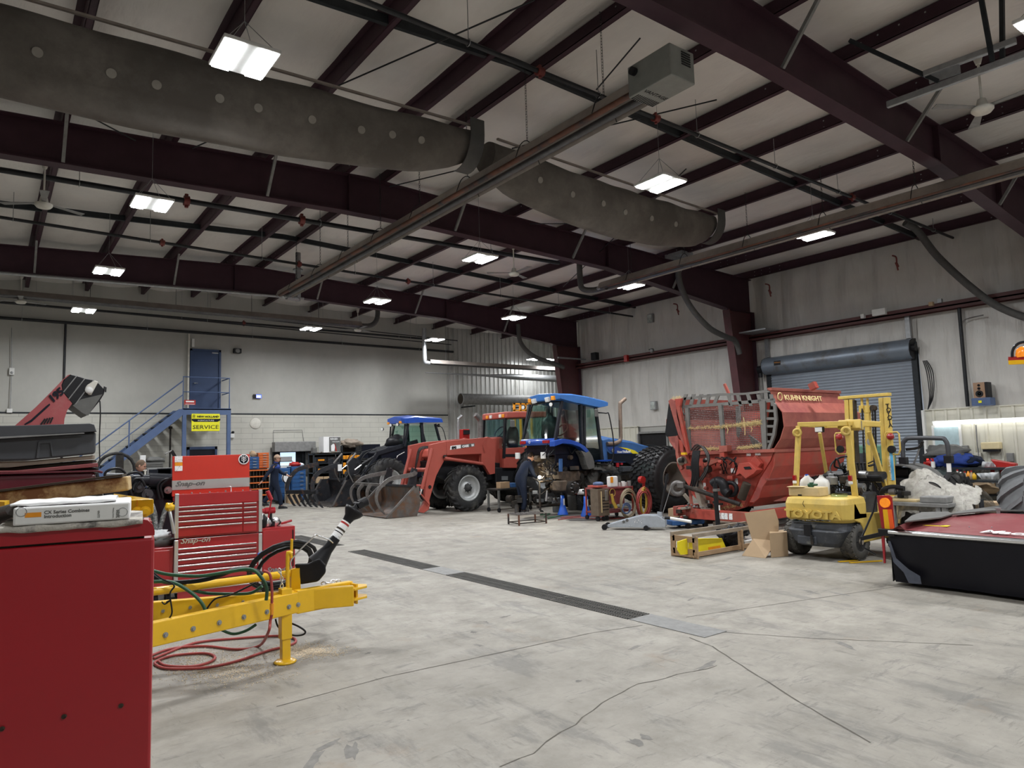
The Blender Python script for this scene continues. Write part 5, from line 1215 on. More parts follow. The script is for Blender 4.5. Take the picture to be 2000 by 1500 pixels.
for y in(13.95,14.92):MB().box(xr-.03,xr+.05,y-.06,y+.06,near[7].z-.01,near[7].z+.10).build('turn_signal','amber',t,.01)
for y in(14.15,14.72):MB().rbox((xr-.02,y,near[7].z+.02),(.08,.14,.12),0,0,-.3).build('work_light','white_plastic',t,.01)
worklight(t,(xr-.02,15.2,near[7].z-.12),(-1,-.3,0));worklight(t,(xr-.05,13.98,near[7].z-.12),(-1,-.3,0))
# posts and glass
P=lambda u,v:PY(u,v,YN_)
def post(a,b,w=.07,d=.07,both=True,m='black_gloss'):
 A,Bq=P(*a),P(*b);MB().beam(A,Bq,w,d).build('cab_post',m,t)
 if both:MB().beam(mir(A,YF_-YN_),mir(Bq,YF_-YN_),w,d).build('cab_post',m,t)
post((1097,783),(1084,860));post((1133,787),(1136,868),.10);post((1141,789),(1142,868),.04);post((1163,796),(1177,905));
cb=[P(1084,860),P(1098,784),P(1133,788),P(1135,864)]
pane(cb,'side_window',t);pane([P(1143,789),P(1162,796),P(1176,903),P(1145,900)],'door_glass',t);pane([mir(p,1.33)for p in cb],'side_window',t)
a0,a1=P(1086,858),P(1097,784)
mb=MB()
def rg(u,v):
 b=a0 .lerp(a1,v);w0=YF_-YN_+.1-.25*v
 return V((b.x-.16*math.sin(PI*u)-.02,b.y-.03*(1-v)+w0*u,b.z))
mb.grid(rg,12,4).build('rear_window','cab_glass',t)
fr=MB();fr.tube([rg(i/12,0)for i in range(13)],.02,6).tube([rg(i/12,1)for i in range(13)],.02,6).tube([rg(1,j/4)for j in range(5)],.025,6);fr.build('window_frame','black',t)
w1=[P(1166,797),P(1177,900)];pane([w1[0],w1[1],mir(w1[1],1.3),mir(w1[0],1.3)],'windscreen',t)
# interior
s=thing_seat=blob(P(1102,838)+V((.05,.65,0)),(.2,.28,.42),.3,2,18,12);s.build('seat','black',t)
MB().torus(P(1118,838)+V((.15,.6,0)),(-.8,0,.6),.2,.018,22,6).build('steering_wheel','tube_rust',t);MB().box(P(1120,850).x,P(1134,850).x+.2,14.2,14.9,1.85,2.0).build('dashboard','black',t,.03)
MB().box(P(1088,860).x,P(1176,860).x,14.0,15.2,1.55,1.86).build('cab_floor','dark_navy',t,.02);MB().box(P(1136,860).x,P(1176,860).x,13.95,15.2,1.3,1.56).build('cab_step_well','dark_navy',t,.02)
# rear panel with lamps and fender
mb=MB();rp=[rg(i/12,0)for i in range(13)]
for k in range(12):
 a,b=rp[k],rp[k+1];mb.add([a+V((-.03,0,.03)),b+V((-.03,0,.03)),b+V((-.05,0,-.14)),a+V((-.05,0,-.14)),a+V((.1,0,.03)),b+V((.1,0,.03)),b+V((.1,0,-.14)),a+V((.1,0,-.14))],[(0,1,2,3),(4,5,1,0),(3,2,6,7),(7,6,5,4)],True)
mb.build('rear_panel','blue_nh',t)
for k in(2,10):p=rp[k]+V((-.07,0,-.055));MB().box(p.x-.02,p.x+.03,p.y-.13,p.y+.13,p.z-.04,p.z+.04).build('tail_light','red_lens',t,.01)
p=rp[7]+V((-.062,0,-.05));MB().torus(p,(1,0,0),.03,.006,16,5).build('badge','paper',t)
for y in(14.25,15.35):MB().box(11.62,11.68,y-.08,y+.08,1.46,1.63).build('plough_light','white_plastic',t,.01)
band=[(1083,861),(1100,857),(1115,859),(1128,863),(1142,871),(1151,881),(1145,884),(1133,873),(1118,868),(1100,866),(1083,872)]
sidep(0,band,13.72,.2,'fender_top','blue_nh',t,.01);sidep(0,[(1151,881),(1157,890),(1161,902),(1162,914),(1150,917),(1146,908),(1142,893),(1135,880),(1145,884)],13.72,.25,'fender_rear','grey_vinyl',t,.01)
sidep(0,[(1083,868),(1118,868),(1135,878),(1145,905),(1146,920),(1110,916),(1088,912)],14.02,.06,'inner_fender','dark_navy',t)
MB().box(11.95,13.2,14.1,15.1,.95,1.5).build('transmission','greasy',t,.05);
sidep(0,[(1090,921),(1131,920),(1134,925),(1132,938),(1112,941),(1092,936)],13.85,.25,'frame_plate','greasy_tan' if mat('greasy_tan',(.10,.072,.05),.8,.1,.35,6,dirt=(.04,.03,.025),dscale=4,dlo=.45,dhi=.65)else '',t,.01)
q=P(1108,952);MB().cyl((q.x,13.62,q.z),(q.x,14.4,q.z),.17,n=24).cyl((q.x,13.55,q.z),(q.x,13.65,q.z),.10,n=20).build('axle_hub','iron',t)
for k in range(8):a=2*PI*k/8;MB().cyl((q.x+.13*math.cos(a),13.57,q.z+.13*math.sin(a)),(q.x+.13*math.cos(a),13.64,q.z+.13*math.sin(a)),.018,n=6).build('wheel_stud','galv',t)
MB().rbox((q.x-.25,13.9,q.z+.06),(.28,.3,.26)).build('gearbox','greasy_tan',t,.03);MB().cyl((q.x+.16,13.7,q.z-.12),(q.x+.3,13.6,q.z-.12),.07,n=16).build('filter','white_plastic',t)
lumps(t,(11.75,13.85,.75),(12.9,14.9,1.5),26,'driveline_part',['iron','greasy','dark_steel','greasy_tan']);tangle(t,(11.6,13.9,1.0),(12.3,14.6,1.75),26,seed=4);lumps(t,(11.55,13.95,1.05),(12.0,14.5,1.35),10,'linkage_part',['iron','greasy','tine'],9,(.03,.07))
MB().beam(P(1090,896)+V((0,-.1,0)),P(1090,921)+V((0,-.1,0)),.07,.07).build('blue_link','blue_nh_dusty',t)
MB().box(12.9,16.2,14.3,15.0,.75,1.25).build('chassis','greasy',t,.04)
# hood
YH1=14.15
ho=[(1178,900),(1177,856),(1189,853.4),(1203,857),(1219,859),(1238,862),(1253,867),(1264,872),(1271,878),(1270,884),(1266,888),(1248,890),(1242,903),(1192,903)]
pts=pl(PY,ho,YH1);r0=[V((p.x,YH1,p.z))for p in pts]
def sh(k,dy):return[V((p.x-(k*.6 if p.x>14.6 else 0),YH1+dy,p.z+(k if p.z>1.75 else 0)))for p in pts]
MB().ring([list(reversed(r))for r in(sh(-.06,.0),sh(.0,.08),sh(.05,.35),sh(.05,.6),sh(0,.85),sh(-.06,.92))],smooth=False).build('hood','blue_nh_dusty',t,.015)
sidep(0,[(1186,873),(1200,872.5),(1222,876),(1240,881),(1247,886),(1201,886),(1190,880)],YH1-.012,.012,'hood_stripe','blue_nh',t);sidep(0,[(1208,873),(1224,875),(1240,880),(1248,886),(1236,886),(1226,879),(1214,875)],YH1-.02,.012,'yellow_stripe','yellow_plate',t)
text('New Holland',.10,'paper',t,PY(1205,885,YH1-.02),(1,0,0),(0,0,1),.003,bold=.003)
p=PY(1197,880,YH1-.02);MB().cyl(p,p+V((0,-.01,0)),.055,n=20).build('leaf_badge','galv',t)
sidep(0,[(1186,881),(1192,886),(1245,886.5),(1243,905),(1238,912),(1222,902),(1200,902),(1196,910),(1188,905)],YH1-.01,.9,'lower_hood','dark_navy',t,.01)
e=[PY(1186,867,14.1),PY(1199,866,14.1),PY(1208,863,14.1),PY(1212,857,14.1),PY(1212,840,14.1),PY(1211,792,14.1),PY(1213,786,14.1),PY(1221,779,14.1)]
mat('exhaust_rust',(.23,.17,.13),.6,.4,.25,5);MB().tube(e,.055,12,sm=5).build('exhaust_stack','exhaust_rust',t)
MB().tube([P(1166,806)+V((0,-.02,0)),P(1174,808)+V((0,-.2,0)),P(1177,812)+V((0,-.25,0)),P(1186,868)+V((0,-.25,0)),P(1183,905)+V((0,-.2,0)),P(1166,905)],.018,6,sm=3).build('mirror_arm','black',t);MB().rbox(P(1157,807)+V((0,-.15,0)),(.13,.04,.22)).build('mirror','grey_vinyl',t,.02)
for k in range(3):MB().rbox((13.5+.0,13.9,.75+k*.3),(.4,.28,.04)).build('step','blue_nh' if k==2 else 'dark_steel',t)
MB().rbox(PY(1216,916,14.0),(.36,.4,.14)).build('battery_box','forklift_dark',t,.015);MB().cyl(PY(1206,912,14.0),PY(1206,904,14.0),.05).cyl(PY(1214,908,14.0),PY(1214,904,14.0),.04).build('filler_cap','cabinet_red',t)
MB().tube([PY(1196,924,13.9),PY(1240,922,13.9)],.015,6).tube([PY(1196,928,13.9),PY(1198,926,13.9),PY(1240,926,13.9)],.015,6).tube([PY(1262,870,14.2),PY(1284,872,14.2),PY(1280,884,14.2),PY(1270,890,14.2)],.02,6,sm=3).build('guard_rail','dark_steel',t)
ag_wheel(t,(13.62,14.15,.66),(0,-1,0),.66,.42,.36,tm='rubber_dusty',rm='greasy',lugs=18);ag_wheel(t,(13.62,15.35,.66),(0,1,0),.66,.42,.36,rm='greasy',lugs=18)
ag_wheel(t,(16.2,14.1,.66),(0,-1,0),.66,.42,.36,lugs=18);ag_wheel(t,(16.2,15.3,.66),(0,1,0),.66,.42,.36,lugs=18)
sidep(0,[(1160,914),(1172,913),(1184,917),(1191,930),(1194,942),(1190,942),(1183,925),(1175,918),(1160,917)],13.85,.4,'front_fender','grey_vinyl',t)
# stands
def jackstand(u,v,lab,first=None):
 b=PZ(u,v,0);k=thing('jack_stand',lab,'stand',(b.x,b.y+.13,0),'blue jack stands');c=V((b.x,b.y+.13,0))
 MB().lathe(c,(0,0,1),[(.02,0),(.145,0),(.14,.02),(.09,.16),(.058,.28),(.05,.5),(.045,.5)],24).build('base','blue_bright',k)
 MB().cyl(c+V((0,0,.4)),c+V((0,0,.62)),.032).cyl(c+V((0,0,.62)),c+V((0,0,.66)),.08).build('post','dark_steel',k);MB().box(c.x-.02,c.x+.02,c.y-.065,c.y-.055,.24,.42).build('sticker','paper',k)
jackstand(1106,1006,'blue cone-shaped jack stand beside the grey bucket, left of the two');jackstand(1152,1009,'blue cone-shaped jack stand beside the oil drain, right of the two')
# -- red tractor with loader
t=T2=thing('red_tractor','red loader tractor with grappling bucket lowered to the floor','tractor',(12.0,17.9,0))
P=lambda u,v:PY(u,v,17.25);YW=1.15
ro=pl(PY,[(986,804),(1040,803),(1075,804),(1075,812),(1040,812),(986,817)],17.2)
x0,z0,z1=ro[0].x,ro[5].z,ro[0].z
MB().prism([V((x0,17.15,z0)),V((x0+.02,17.15,z1)),V((x0+1.75,17.15,z1+.02)),V((x0+1.8,17.15,z0+.05))],(0,YW+.15,0)).build('roof','red_case',t,.04,3)
for y in(17.3,17.45,17.95,18.15):MB().box(x0-.02,x0+.02,y-.06,y+.06,z0+.03,z0+.13).build('roof_light','amber' if y in(17.3,18.15)else 'white_plastic',t,.01)
def post2(a,b,w=.07,both=True):
 A,Bq=P(*a),P(*b);MB().beam(A,Bq,w,w).build('cab_post','black',t)
 if both:MB().beam(mir(A,YW),mir(Bq,YW),w,w).build('cab_post','black',t)
post2((987,817),(984,895));post2((1028,812),(1031,865));post2((1066,812),(1068,865))
pane([P(993,818),P(1026,814),P(1029,872),P(994,874)],'door_glass',t);pane([P(1030,813),P(1064,813),P(1066,870),P(1031,872)],'side_window',t)
pane([P(987,817),P(984,880),mir(P(984,880),YW),mir(P(987,817),YW)],'windscreen',t);a=mir(P(1066,815),0);b=mir(P(1068,865),0);pane([mir(P(993,818),YW),mir(P(1064,813),YW),mir(P(1066,870),YW),mir(P(994,874),YW)],'side_window',t)
blob(P(1022,855)+V((0,.55,0)),(.18,.25,.42),.2,2,16,10).build('seat','black',t);MB().torus(P(998,842)+V((0,.6,0)),(-.8,0,.6),.19,.016,22,6).build('steering_wheel','black',t);MB().box(P(985,860).x,P(998,860).x,17.6,18.1,1.9,2.15).build('dashboard','black',t,.04)
sidep(0,[(984,876),(1030,873),(1070,873),(1070,914),(985,914)],17.22,YW+.05,'cab_lower','red_case',t,.01);sidep(0,[(985,887),(1030,886),(1070,886),(1070,892),(985,892)],17.205,.012,'black_stripe','black',t)
sidep(0,[(968,913),(1040,913),(1040,945),(968,945)],17.3,.9,'tank','black',t,.03);sidep(0,[(980,930),(992,930),(992,938),(980,938)],17.28,.03,'data_plate','galv',t)
MB().rbox(P(994,828)+V((-.05,-.25,0)),(.16,.05,.22)).build('mirror','grey_vinyl',t,.02)
sidep(0,[(862,905),(850,892),(853,880),(862,870),(930,858),(980,853),(984,912),(930,918)],17.5,.8,'hood','red_case',t,.03);sidep(0,[(850,900),(930,900),(985,905),(985,935),(880,945),(855,930)],17.45,.9,'engine_frame','black',t,.02)
e=[PY(938,855,17.5),PY(938,825,17.5),PY(935,817,17.5),PY(928,810,17.5)];MB().tube(e,.075,12,sm=4).build('exhaust_stack','tine',t);e=[PY(895,858,18.3),PY(895,822,18.3),PY(896,817,18.3),PY(902,812,18.3)];MB().tube(e,.04,10,sm=4).build('intake_pipe','galv',t)
ag_wheel(t,(11.1,17.12,.66),(0,-1,0),.66,.42,.37,lugs=20);ag_wheel(t,(11.1,18.6,.66),(0,1,0),.66,.42,.37,lugs=20)
ag_wheel(t,(13.9,17.05,.95),(0,-1,0),.95,.5,.5,lugs=22);ag_wheel(t,(13.9,18.75,.95),(0,1,0),.95,.5,.5,lugs=22);MB().cyl((11.1,17.2,.66),(11.1,18.6,.66),.09).box(11.0,14.2,17.6,18.2,.5,.95).build('axle','iron',t)
L=T2
for Y,w in((17.15,.11),(18.35,.11)):
 nm=lambda s:s
 sidep(0,[(840,868.6),(871.6,861.6),(873,884),(868.8,898),(859,916),(852,930),(838,980),(829,975),(834,930),(839,900)],Y if Y<18 else Y-.0,w,'lift_arm','red_case',L,.01)if Y<18 else MB().prism([mir(p,1.2)for p in pl(PY,[(840,868.6),(871.6,861.6),(873,884),(868.8,898),(859,916),(852,930),(838,980),(829,975),(834,930),(839,900)],17.15)],(0,w,0)).build('lift_arm','red_case',L,.01)
 D=0 if Y<18 else 1.2
 for pts,m,nmx in(([(871,861.6),(952,854),(952,886),(873,889)],'red_case','boom'),([(941,868),(952,853),(962,856),(967,870),(967,925),(957,927),(947,910),(940,905)],'red_case','mount_bracket'),([(816,1000),(828,984),(837,968),(840,984),(838,995),(828,1002)],'red_case','bucket_hook')):
  MB().prism([mir(p,D)for p in pl(PY,pts,17.14)],(0,w+.02,0)).build(nmx,m,L,.008)
 A=lambda u,v:mir(PY(u,v,17.08),D)
 MB().cyl(A(844,876),A(824,955),.05).build('tilt_cylinder','red_case',L);MB().cyl(A(824,955),A(820,966),.03).build('cylinder_rod','chrome_trim',L);MB().cyl(A(868,895),A(942,906),.05).build('lift_cylinder','red_case',L)
 MB().beam(A(818,960),A(838,985),.05,.03).build('link_plate','red_case',L)
q=PY(836,918,17.2);MB().cyl(q,mir(q,1.2),.06).build('cross_tube','red_case',L);q=PY(832,950,17.2);MB().cyl(q,mir(q,1.2),.045).build('cross_tube','red_case',L)
for k in range(5):q=PY(845+k*.5,872+k,17.3+k*.09);MB().tube([q,q+V((-.35,.1,-.02)),q+V((-.45,.15,-.35)),q+V((-.5-.03*k,.2,-.95))],.012,6,sm=4).build('hydraulic_line','tine' if k%2 else 'black',L)
q=PY(868,892,17.12);MB().cyl(q,q+V((0,-.05,0)),.05,n=12).build('pivot_pin','iron',L);q=PY(839.5,951,17.14);MB().cyl(q,q+V((0,-.006,0)),.05,n=20).build('arm_hole','black',L)
sidep(0,[(880,871),(900,868.6),(900,875.5),(879,878.5)],17.135,.01,'number_plate','paper',L);sidep(0,[(900,868.6),(927,865.5),(927,871.5),(900,875.5)],17.133,.01,'brand_plate','grey_vinyl',L)
d=PY(895,876,17.13)-PY(882,877.6,17.13);text('890',.105,'black',L,PY(882.5,877.3,17.128),d,(0,0,1),.002,bold=.006);text('CASE',.085,'paper',L,PY(903,874,17.125),d,(0,0,1),.002,bold=.006,sx=1.1);text('IH',.085,'paper',L,PY(921,871.7,17.125),d,(0,0,1),.002,bold=.006)
# buckets with grapple
def tine(pts,par,name='grapple_tine',m='tine',w=.03,r0=.05,r1=.012):
 P_=smooth_path(pts,5);k=len(P_);mb=MB();rings=[]
 for i,p in enumerate(P_):
  d=(P_[min(i+1,k-1)]-P_[max(i-1,0)]).normalized();n=V((-d.z,0,d.x))if abs(d.x)+abs(d.z)>.1 else V((1,0,0));n.normalize();r=r0+(r1-r0)*(i/k)**1.6;y=V((0,w/2,0))
  rings.append([p-n*r-y,p+n*r-y,p+n*r+y,p-n*r+y])
 mb.ring(rings,smooth=False).build(name,m,par)
def bucket(lab,prof,Y0,Y1,side,m,loc,floor_tines=False):
 mb=MB();q=[V((x,Y0,z))for x,z in prof];n=len(q)
 mb.add(q+[mir(p,Y1-Y0)for p in q],[(i,n+i,n+i+1,i+1)for i in range(n-1)],True);o=[p+V((.02,0,-.01))for p in q];mb.add(o+[mir(p,Y1-Y0)for p in o],[(i,i+1,n+i+1,n+i)for i in range(n-1)],True)
 b=mb.build('grapple_bucket',m,loc,label=lab)
 if floor_tines:
  n=11
  for k in range(n):y=Y0+.05+(Y1-Y0-.1)*k/(n-1);MB().beam((prof[0][0]-.25,y,.03),(prof[1][0],y,.06),.035,.05).build('floor_tine','tine',b)
 for y in(Y0,Y1-.02):MB().prism([V((x,y,z))for x,z in side],(0,.02,0)).build('side_plate',m,b)
 for y in(Y0-.02,Y1-.02):MB().beam((side[0][0],y+.02,side[0][1]+.02),(side[-1][0],y+.02,side[-1][1]),.04,.05).build('side_edge','tine',b)
 x,z=prof[-1];MB().beam((x,Y0,z),(x,Y1,z),.07,.06).build('top_bar','bucket_dark',b)
 return b
B2=bucket('worn brown steel grapple bucket',[(8.5,.02),(8.9,.03),(9.15,.05),(9.35,.18),(9.42,.4),(9.38,.80)],17.0,19.05,[(8.5,.01),(9.42,.01),(9.52,.3),(9.50,.80),(9.36,.80)],'bucket_steel',T2)
G=lambda pts,y:[PY(u,v,y)for u,v in pts]
tine(G([(812,921),(805,927),(768,934),(754,941),(740,955),(735,968),(736,980),(742,993),(751,1004)],17.35),B2,'grapple_arm',w=.05,r0=.06)
tine(G([(766,916),(759,922),(724,929),(707,935),(694,946),(686,956),(686,970),(694.6,989)],18.9),B2,'grapple_arm',w=.05,r0=.06)
tine(G([(724,945),(718,957),(717,968),(720,983),(732,1001)],17.85),B2);tine(G([(710,945),(701,957),(700.6,970),(706,985),(717,998)],18.35),B2)
MB().beam(PY(694,944,18.9),PY(750,948,17.35),.08,.07).build('grapple_bar','tine',B2)
for y in(17.4,18.9):MB().prism([V((9.35,y-.03,.8)),V((9.62,y-.03,.8)),V((9.66,y-.03,1.25)),V((9.5,y-.03,1.3))],(0,.06,0)).build('hinge_plate','bucket_dark',B2)
# -- second blue tractor with black loader, behind
t=T3=thing('blue_tractor','blue-roofed black tractor with black grapple loader behind the red loader tractor','tractor',(11.6,22.2,0))
YB3=21.4;P=lambda u,v:PY(u,v,YB3)
near=pl(PY,[(785,816),(813,813),(863,817),(864.6,825),(824,825),(786,826.6)],21.3)
rings=[[V((p.x+(.08 if i in(0,5)else 0),21.28,p.z-(.03 if i<3 else 0)))for i,p in enumerate(near)],[V((p.x,21.36,p.z+.01))for p in near],[V((p.x,21.9,p.z+(.07 if i<3 else 0)))for i,p in enumerate(near)],[V((p.x,22.4,p.z+.01))for p in near],[V((p.x+(.08 if i in(0,5)else 0),22.48,p.z-(.03 if i<3 else 0)))for i,p in enumerate(near)]]
MB().ring([list(reversed(r))for r in rings],smooth=False).build('roof','blue_nh',t,.02)
x0,zr_=near[0].x,near[5].z
for y in(21.42,22.3):MB().box(x0-.03,x0+.04,y-.06,y+.06,zr_,zr_+.08).build('turn_signal','amber',t,.01)
for y,z in((21.6,zr_-.03),(22.1,zr_-.03)):worklight(t,(x0-.02,y,z),(-1,-.4,-.1))
worklight(t,(x0-.1,22.6,zr_-.15),(-1,-.5,0));worklight(t,P(858,831),(1,-.4,0),'black')
def post3(a,b,w=.07):
 A,Bq=P(*a),P(*b)
 for D in(0,1.05):MB().beam(mir(A,D),mir(Bq,D),w,w).build('cab_post','black_gloss',t)
post3((797,828),(790,872));post3((823,826),(826,868),.09);post3((850,828),(860,866));post3((791,828),(788,868),.04)
pane([P(799,829),P(822,828),P(825,868),P(792,870)],'side_window',t);pane([P(828,828),P(849,829),P(858,866),P(829,868)],'side_window',t);pane([P(795,828),P(788,874),mir(P(788,874),1.1),mir(P(795,828),1.05)],'windscreen',t);pane([mir(P(799,829),1.05),mir(P(849,829),1.05),mir(P(858,866),1.05),mir(P(792,870),1.05)],'side_window',t)
blob(P(812,862)+V((-.4,.6,0)),(.4,.35,.25),.3,2).build('dashboard','black',t);MB().torus(P(802,860)+V((0,.5,0)),(-.8,0,.6),.19,.016,20,6).build('steering_wheel','black',t)
sidep(0,[(742,884),(760,872),(790,868),(870,862),(872,920),(808,935),(780,925),(755,912),(748,905)],21.5,1.0,'body','dark_navy',t,.03)
mb=MB();mb.tube([P(775,895),P(777,890),P(790,883)],[.02,.05,.02],8,sm=4).build('silver_swoosh','chrome_trim',t)
MB().tube([P(849,830),P(858,836)+V((0,-.2,0)),P(866,862)+V((0,-.2,0))],.015,6,sm=3).build('mirror_arm','black',t)
lumps(t,(9.9,21.4,.7),(10.9,22.6,1.3),12,'engine_part',['iron','black','galv'],11);tangle(t,(9.7,21.3,.9),(10.7,21.7,1.45),10,seed=12);MB().box(9.9,12.6,21.6,22.4,.55,1.0).build('chassis','iron',t,.03)
ag_wheel(t,(10.7,21.25,.78),(0,-1,0),.78,.5,.4);ag_wheel(t,(10.7,22.9,.78),(0,1,0),.78,.5,.4);ag_wheel(t,(13.2,21.25,.78),(0,-1,0),.78,.5,.4);ag_wheel(t,(13.2,22.9,.78),(0,1,0),.78,.5,.4)
L=T3
for D in(0,1.1):
 A=lambda u,v:mir(PY(u,v,21.5),D)
 MB().beam(A(815,862),A(735,886),.09,.14).build('lift_arm','black_gloss',L,.01);MB().beam(A(738,884),A(697,950),.09,.13).build('lift_arm','black_gloss',L,.01);MB().beam(A(760,900),A(720,942),.08,.12).build('arm_brace','black_gloss',L,.01)
 MB().cyl(A(743,884),A(706,908),.045).build('tilt_cylinder','black',L);MB().cyl(A(706,908),A(693,918),.028).build('cylinder_rod','chrome_trim',L);MB().cyl(A(695,885),A(678,905),.035).build('upper_cylinder','tine',L);MB().tube([A(678,905),A(681,925),A(690,942)],.02,6).build('link_rod','tine',L)
 MB().tube([A(735,878),A(716,885),A(705,900),A(704,920)],.016,6,sm=4).build('hydraulic_hose','black',L)
B1=bucket('black tined grapple bucket',[(9.3,.04),(9.7,.06),(9.95,.2),(10.0,.5),(9.9,.85)],22.15,24.3,[(9.15,.02),(9.95,.05),(10.35,.25),(10.35,.6),(9.9,.86),(9.62,.86)],'bucket_dark',T3,True)
tine(G([(664,907),(640,914),(624,922),(614,933),(610,945),(611,960)],22.35),B1,'grapple_arm','bucket_dark',.06,.07,.06);tine(G([(622,906),(598,912),(580,918),(567,933),(561,950),(561,960)],24.1),B1,'grapple_arm','bucket_dark',.06,.07,.06)
a,b=PY(560,961,24.1),PY(619,961,22.3);MB().beam(a,b,.1,.13).build('grapple_bar','bucket_dark',B1)
for k in range(6):
 y=24.05-.35*k;u0=563+10.2*k;tine(G([(u0,966),(u0+5,976),(u0+11,986),(u0+19,992.5+.3*k)],y),B1,'grapple_tine','bucket_dark',.03,.05,.012)
for y in(22.35,24.1):MB().prism([V((9.85,y-.03,.85)),V((10.15,y-.03,.7)),V((10.2,y-.03,1.5)),V((10.0,y-.03,1.6)),V((9.8,y-.03,1.55))],(0,.06,0)).build('hinge_plate','bucket_dark',B1)
q=PY(664,914,22.3);MB().box(q.x-.08,q.x+.06,22.28,22.29,q.z-.1,q.z+.12).build('sticker','paper',B1)
# yellow machine mast and corrugated duct behind
t=thing('ventilation_tube','wide grey spiral duct lying high along the ribbed metal wall','duct',(18.6,26.2,3.7))
mb=MB();n=60;mb.lathe((16.8,26.2,4.0),(1,0,0),[(.24+(.008 if k%2 else 0),4.3*k/n)for k in range(n+1)],28);mb.v=mb.v;mb.build('tube','grey_strut',t)
MB().cyl((16.79,26.2,4.0),(16.80,26.2,4.0),.225,n=28).build('open_end','dark_matte',t);MB().torus((16.8,26.2,4.0),(1,0,0),.245,.02,28,6).build('rim','galv',t)
for x in(17.4,20.3):MB().box(x,x+.05,26.0,27.1,3.66,3.72).build('wall_bracket','dark_steel',t)
t=thing('yellow_lift_frame','top of a yellow machine frame behind the red tractor cab','machine',(17.1,21.5,0));q0=PY(1004,787,21.0);q1=PY(1040,803,21.0)
MB().box(q0 .x,q1 .x,21,21.06,q0 .z-.06,q0 .z).box(q0 .x,q1 .x,21,21.06,q1 .z,q1 .z+.05).build('cross_bar','amber',t)
for f in(0,.35,.65,1):x=q0 .x+(q1 .x-q0 .x-.06)*f;MB().box(x,x+.06,21,21.08,0,q0 .z).build('upright','amber',t)
t=thing('red_tool_stand','red box with black top behind the red loader arm','box',PY(910,850,19.5));q=PY(904,850,19.6);r_=PY(917,841,19.6);MB().box(q.x,r_.x,19.6,19.9,0,r_.z+.05).build('body','red_plastic',t,.01);MB().box(q.x+.02,r_.x-.02,19.55,19.62,r_.z-.12,r_.z+.02).build('panel','black',t)
# big flotation wheel
mat('rim_dusty',(.22,.20,.17),.7,.2,.2,5)
t=thing('flotation_wheel','huge wide tractor wheel with block tread standing between blue tractor and red mixer','wheel',(14.15,12.4,0))
mat('rubber_shiny',(.02,.02,.021),.38,0,.25,8)
_q=PY(1319,942,12.03);cw=V((_q.x,12.45,.85));mb=MB();Rt,h=.85,.42
mb.lathe(cw,(0,-1,0),[(.42,-h*.9),(.5,-h*1.05),(.7,-h*1.05),(.79,-h*.9),(.81,-h*.5),(.815,0),(.81,h*.5),(.79,h*.9),(.7,h*1.05),(.5,h*1.05),(.42,h*.9)],48,closed=True)
a_,b_,d_=basis((0,-1,0))
for k in range(34):
 for j,z in enumerate((-.8,-.48,-.16,.16,.48,.8)):
  th=2*PI*(k+.5*(j%2)+.3*abs(z))/34;sl=.55*(1 if z>0 else-1)
  f=lambda rr,dt,dz:cw+(a_*math.cos(th+dt+sl*dz*.35)-b_*math.sin(th+dt+sl*dz*.35))*rr+d_*(z*h+dz)
  mb.add([f(.78,-.05,-.07),f(.78,.05,-.07),f(.78,.05,.07),f(.78,-.05,.07),f(Rt-.02*(abs(z)>.7),-.04,-.055),f(Rt-.02*(abs(z)>.7),.04,-.055),f(Rt-.02*(abs(z)>.7),.04,.055),f(Rt-.02*(abs(z)>.7),-.04,.055)],[(0,1,2,3),(7,6,5,4),(0,4,5,1),(1,5,6,2),(2,6,7,3),(3,7,4,0)])
w=mb.build('tire','rubber_shiny',t);MB().lathe(cw,(0,-1,0),[(.44,h*.92),(.43,h*.98),(.39,h*.9),(.37,h*.5),(.36,.0),(.34,-.05),(.1,-.06),(.1,-.12),(.4,-.12),(.43,-h*.9)],40,closed=True).build('rim','rim_dusty',w)
MB().cyl(cw+V((0,.15,0)),cw+V((0,-.12,0)),.11,n=20).build('hub','hub_dark',w)
for k in range(10):a=2*PI*k/10;p=cw+V((.24*math.cos(a),.06,.24*math.sin(a)));MB().cyl(p,p+V((0,-.05,0)),.016,n=6).build('lug_bolt','iron',w)
# red feed mixer
XM=12.4
t=TM=thing('feed_mixer','large dusty red feed mixer wagon with grey mesh window frame and straw caught in it','machine',(13.8,9.2,0))
Q=lambda pts,x=XM:[PX(u,v,x)for u,v in pts]
def fpoly(pts,dx,name,m,x=XM,bevel=0.,par=None):return MB().prism(Q(pts,x),(dx,0,0)).build(name,m,par or t,bevel)
# tub hull: faceted barrel
prof=[(8.02,2.76),(7.95,2.52),(7.78,2.30),(7.76,2.02),(7.86,1.78),(8.02,1.58),(8.0,1.52),(8.04,1.25),(8.18,1.0),(8.3,.86),(8.42,.62),(8.62,.45)]
xr=[15.0,15.15,15.4,15.4,15.3,15.2,15.15,15.05,14.9,14.8,14.6,14.4];yc=9.25
mats=['red_mixer_dusty','red_mixer']
for i in range(len(prof)-1):
 (y0,z0),(y1,z1)=prof[i],prof[i+1]
 for sgn in(0,1):
  f=(lambda y:y)if sgn==0 else(lambda y:2*yc-y)
  q=[V((XM+.02,f(y0),z0)),V((xr[i],f(y0),z0)),V((xr[i+1],f(y1),z1)),V((XM+.02,f(y1),z1))]
  if sgn:q.reverse()
  MB().prism(q,(0,.02 if sgn==0 else-.02,0)).build('hull_panel','red_mixer_dusty' if i<6 else 'red_mixer',t)
MB().box(XM,15.25,7.97,8.05,1.52,1.58).box(XM,14.9,8.17,8.25,.97,1.01).build('hull_rib','red_mixer_dusty',t,.006);MB().box(XM,15.05,7.98,8.08,2.74,2.80).build('top_lip','red_mixer_dusty',t,.006)
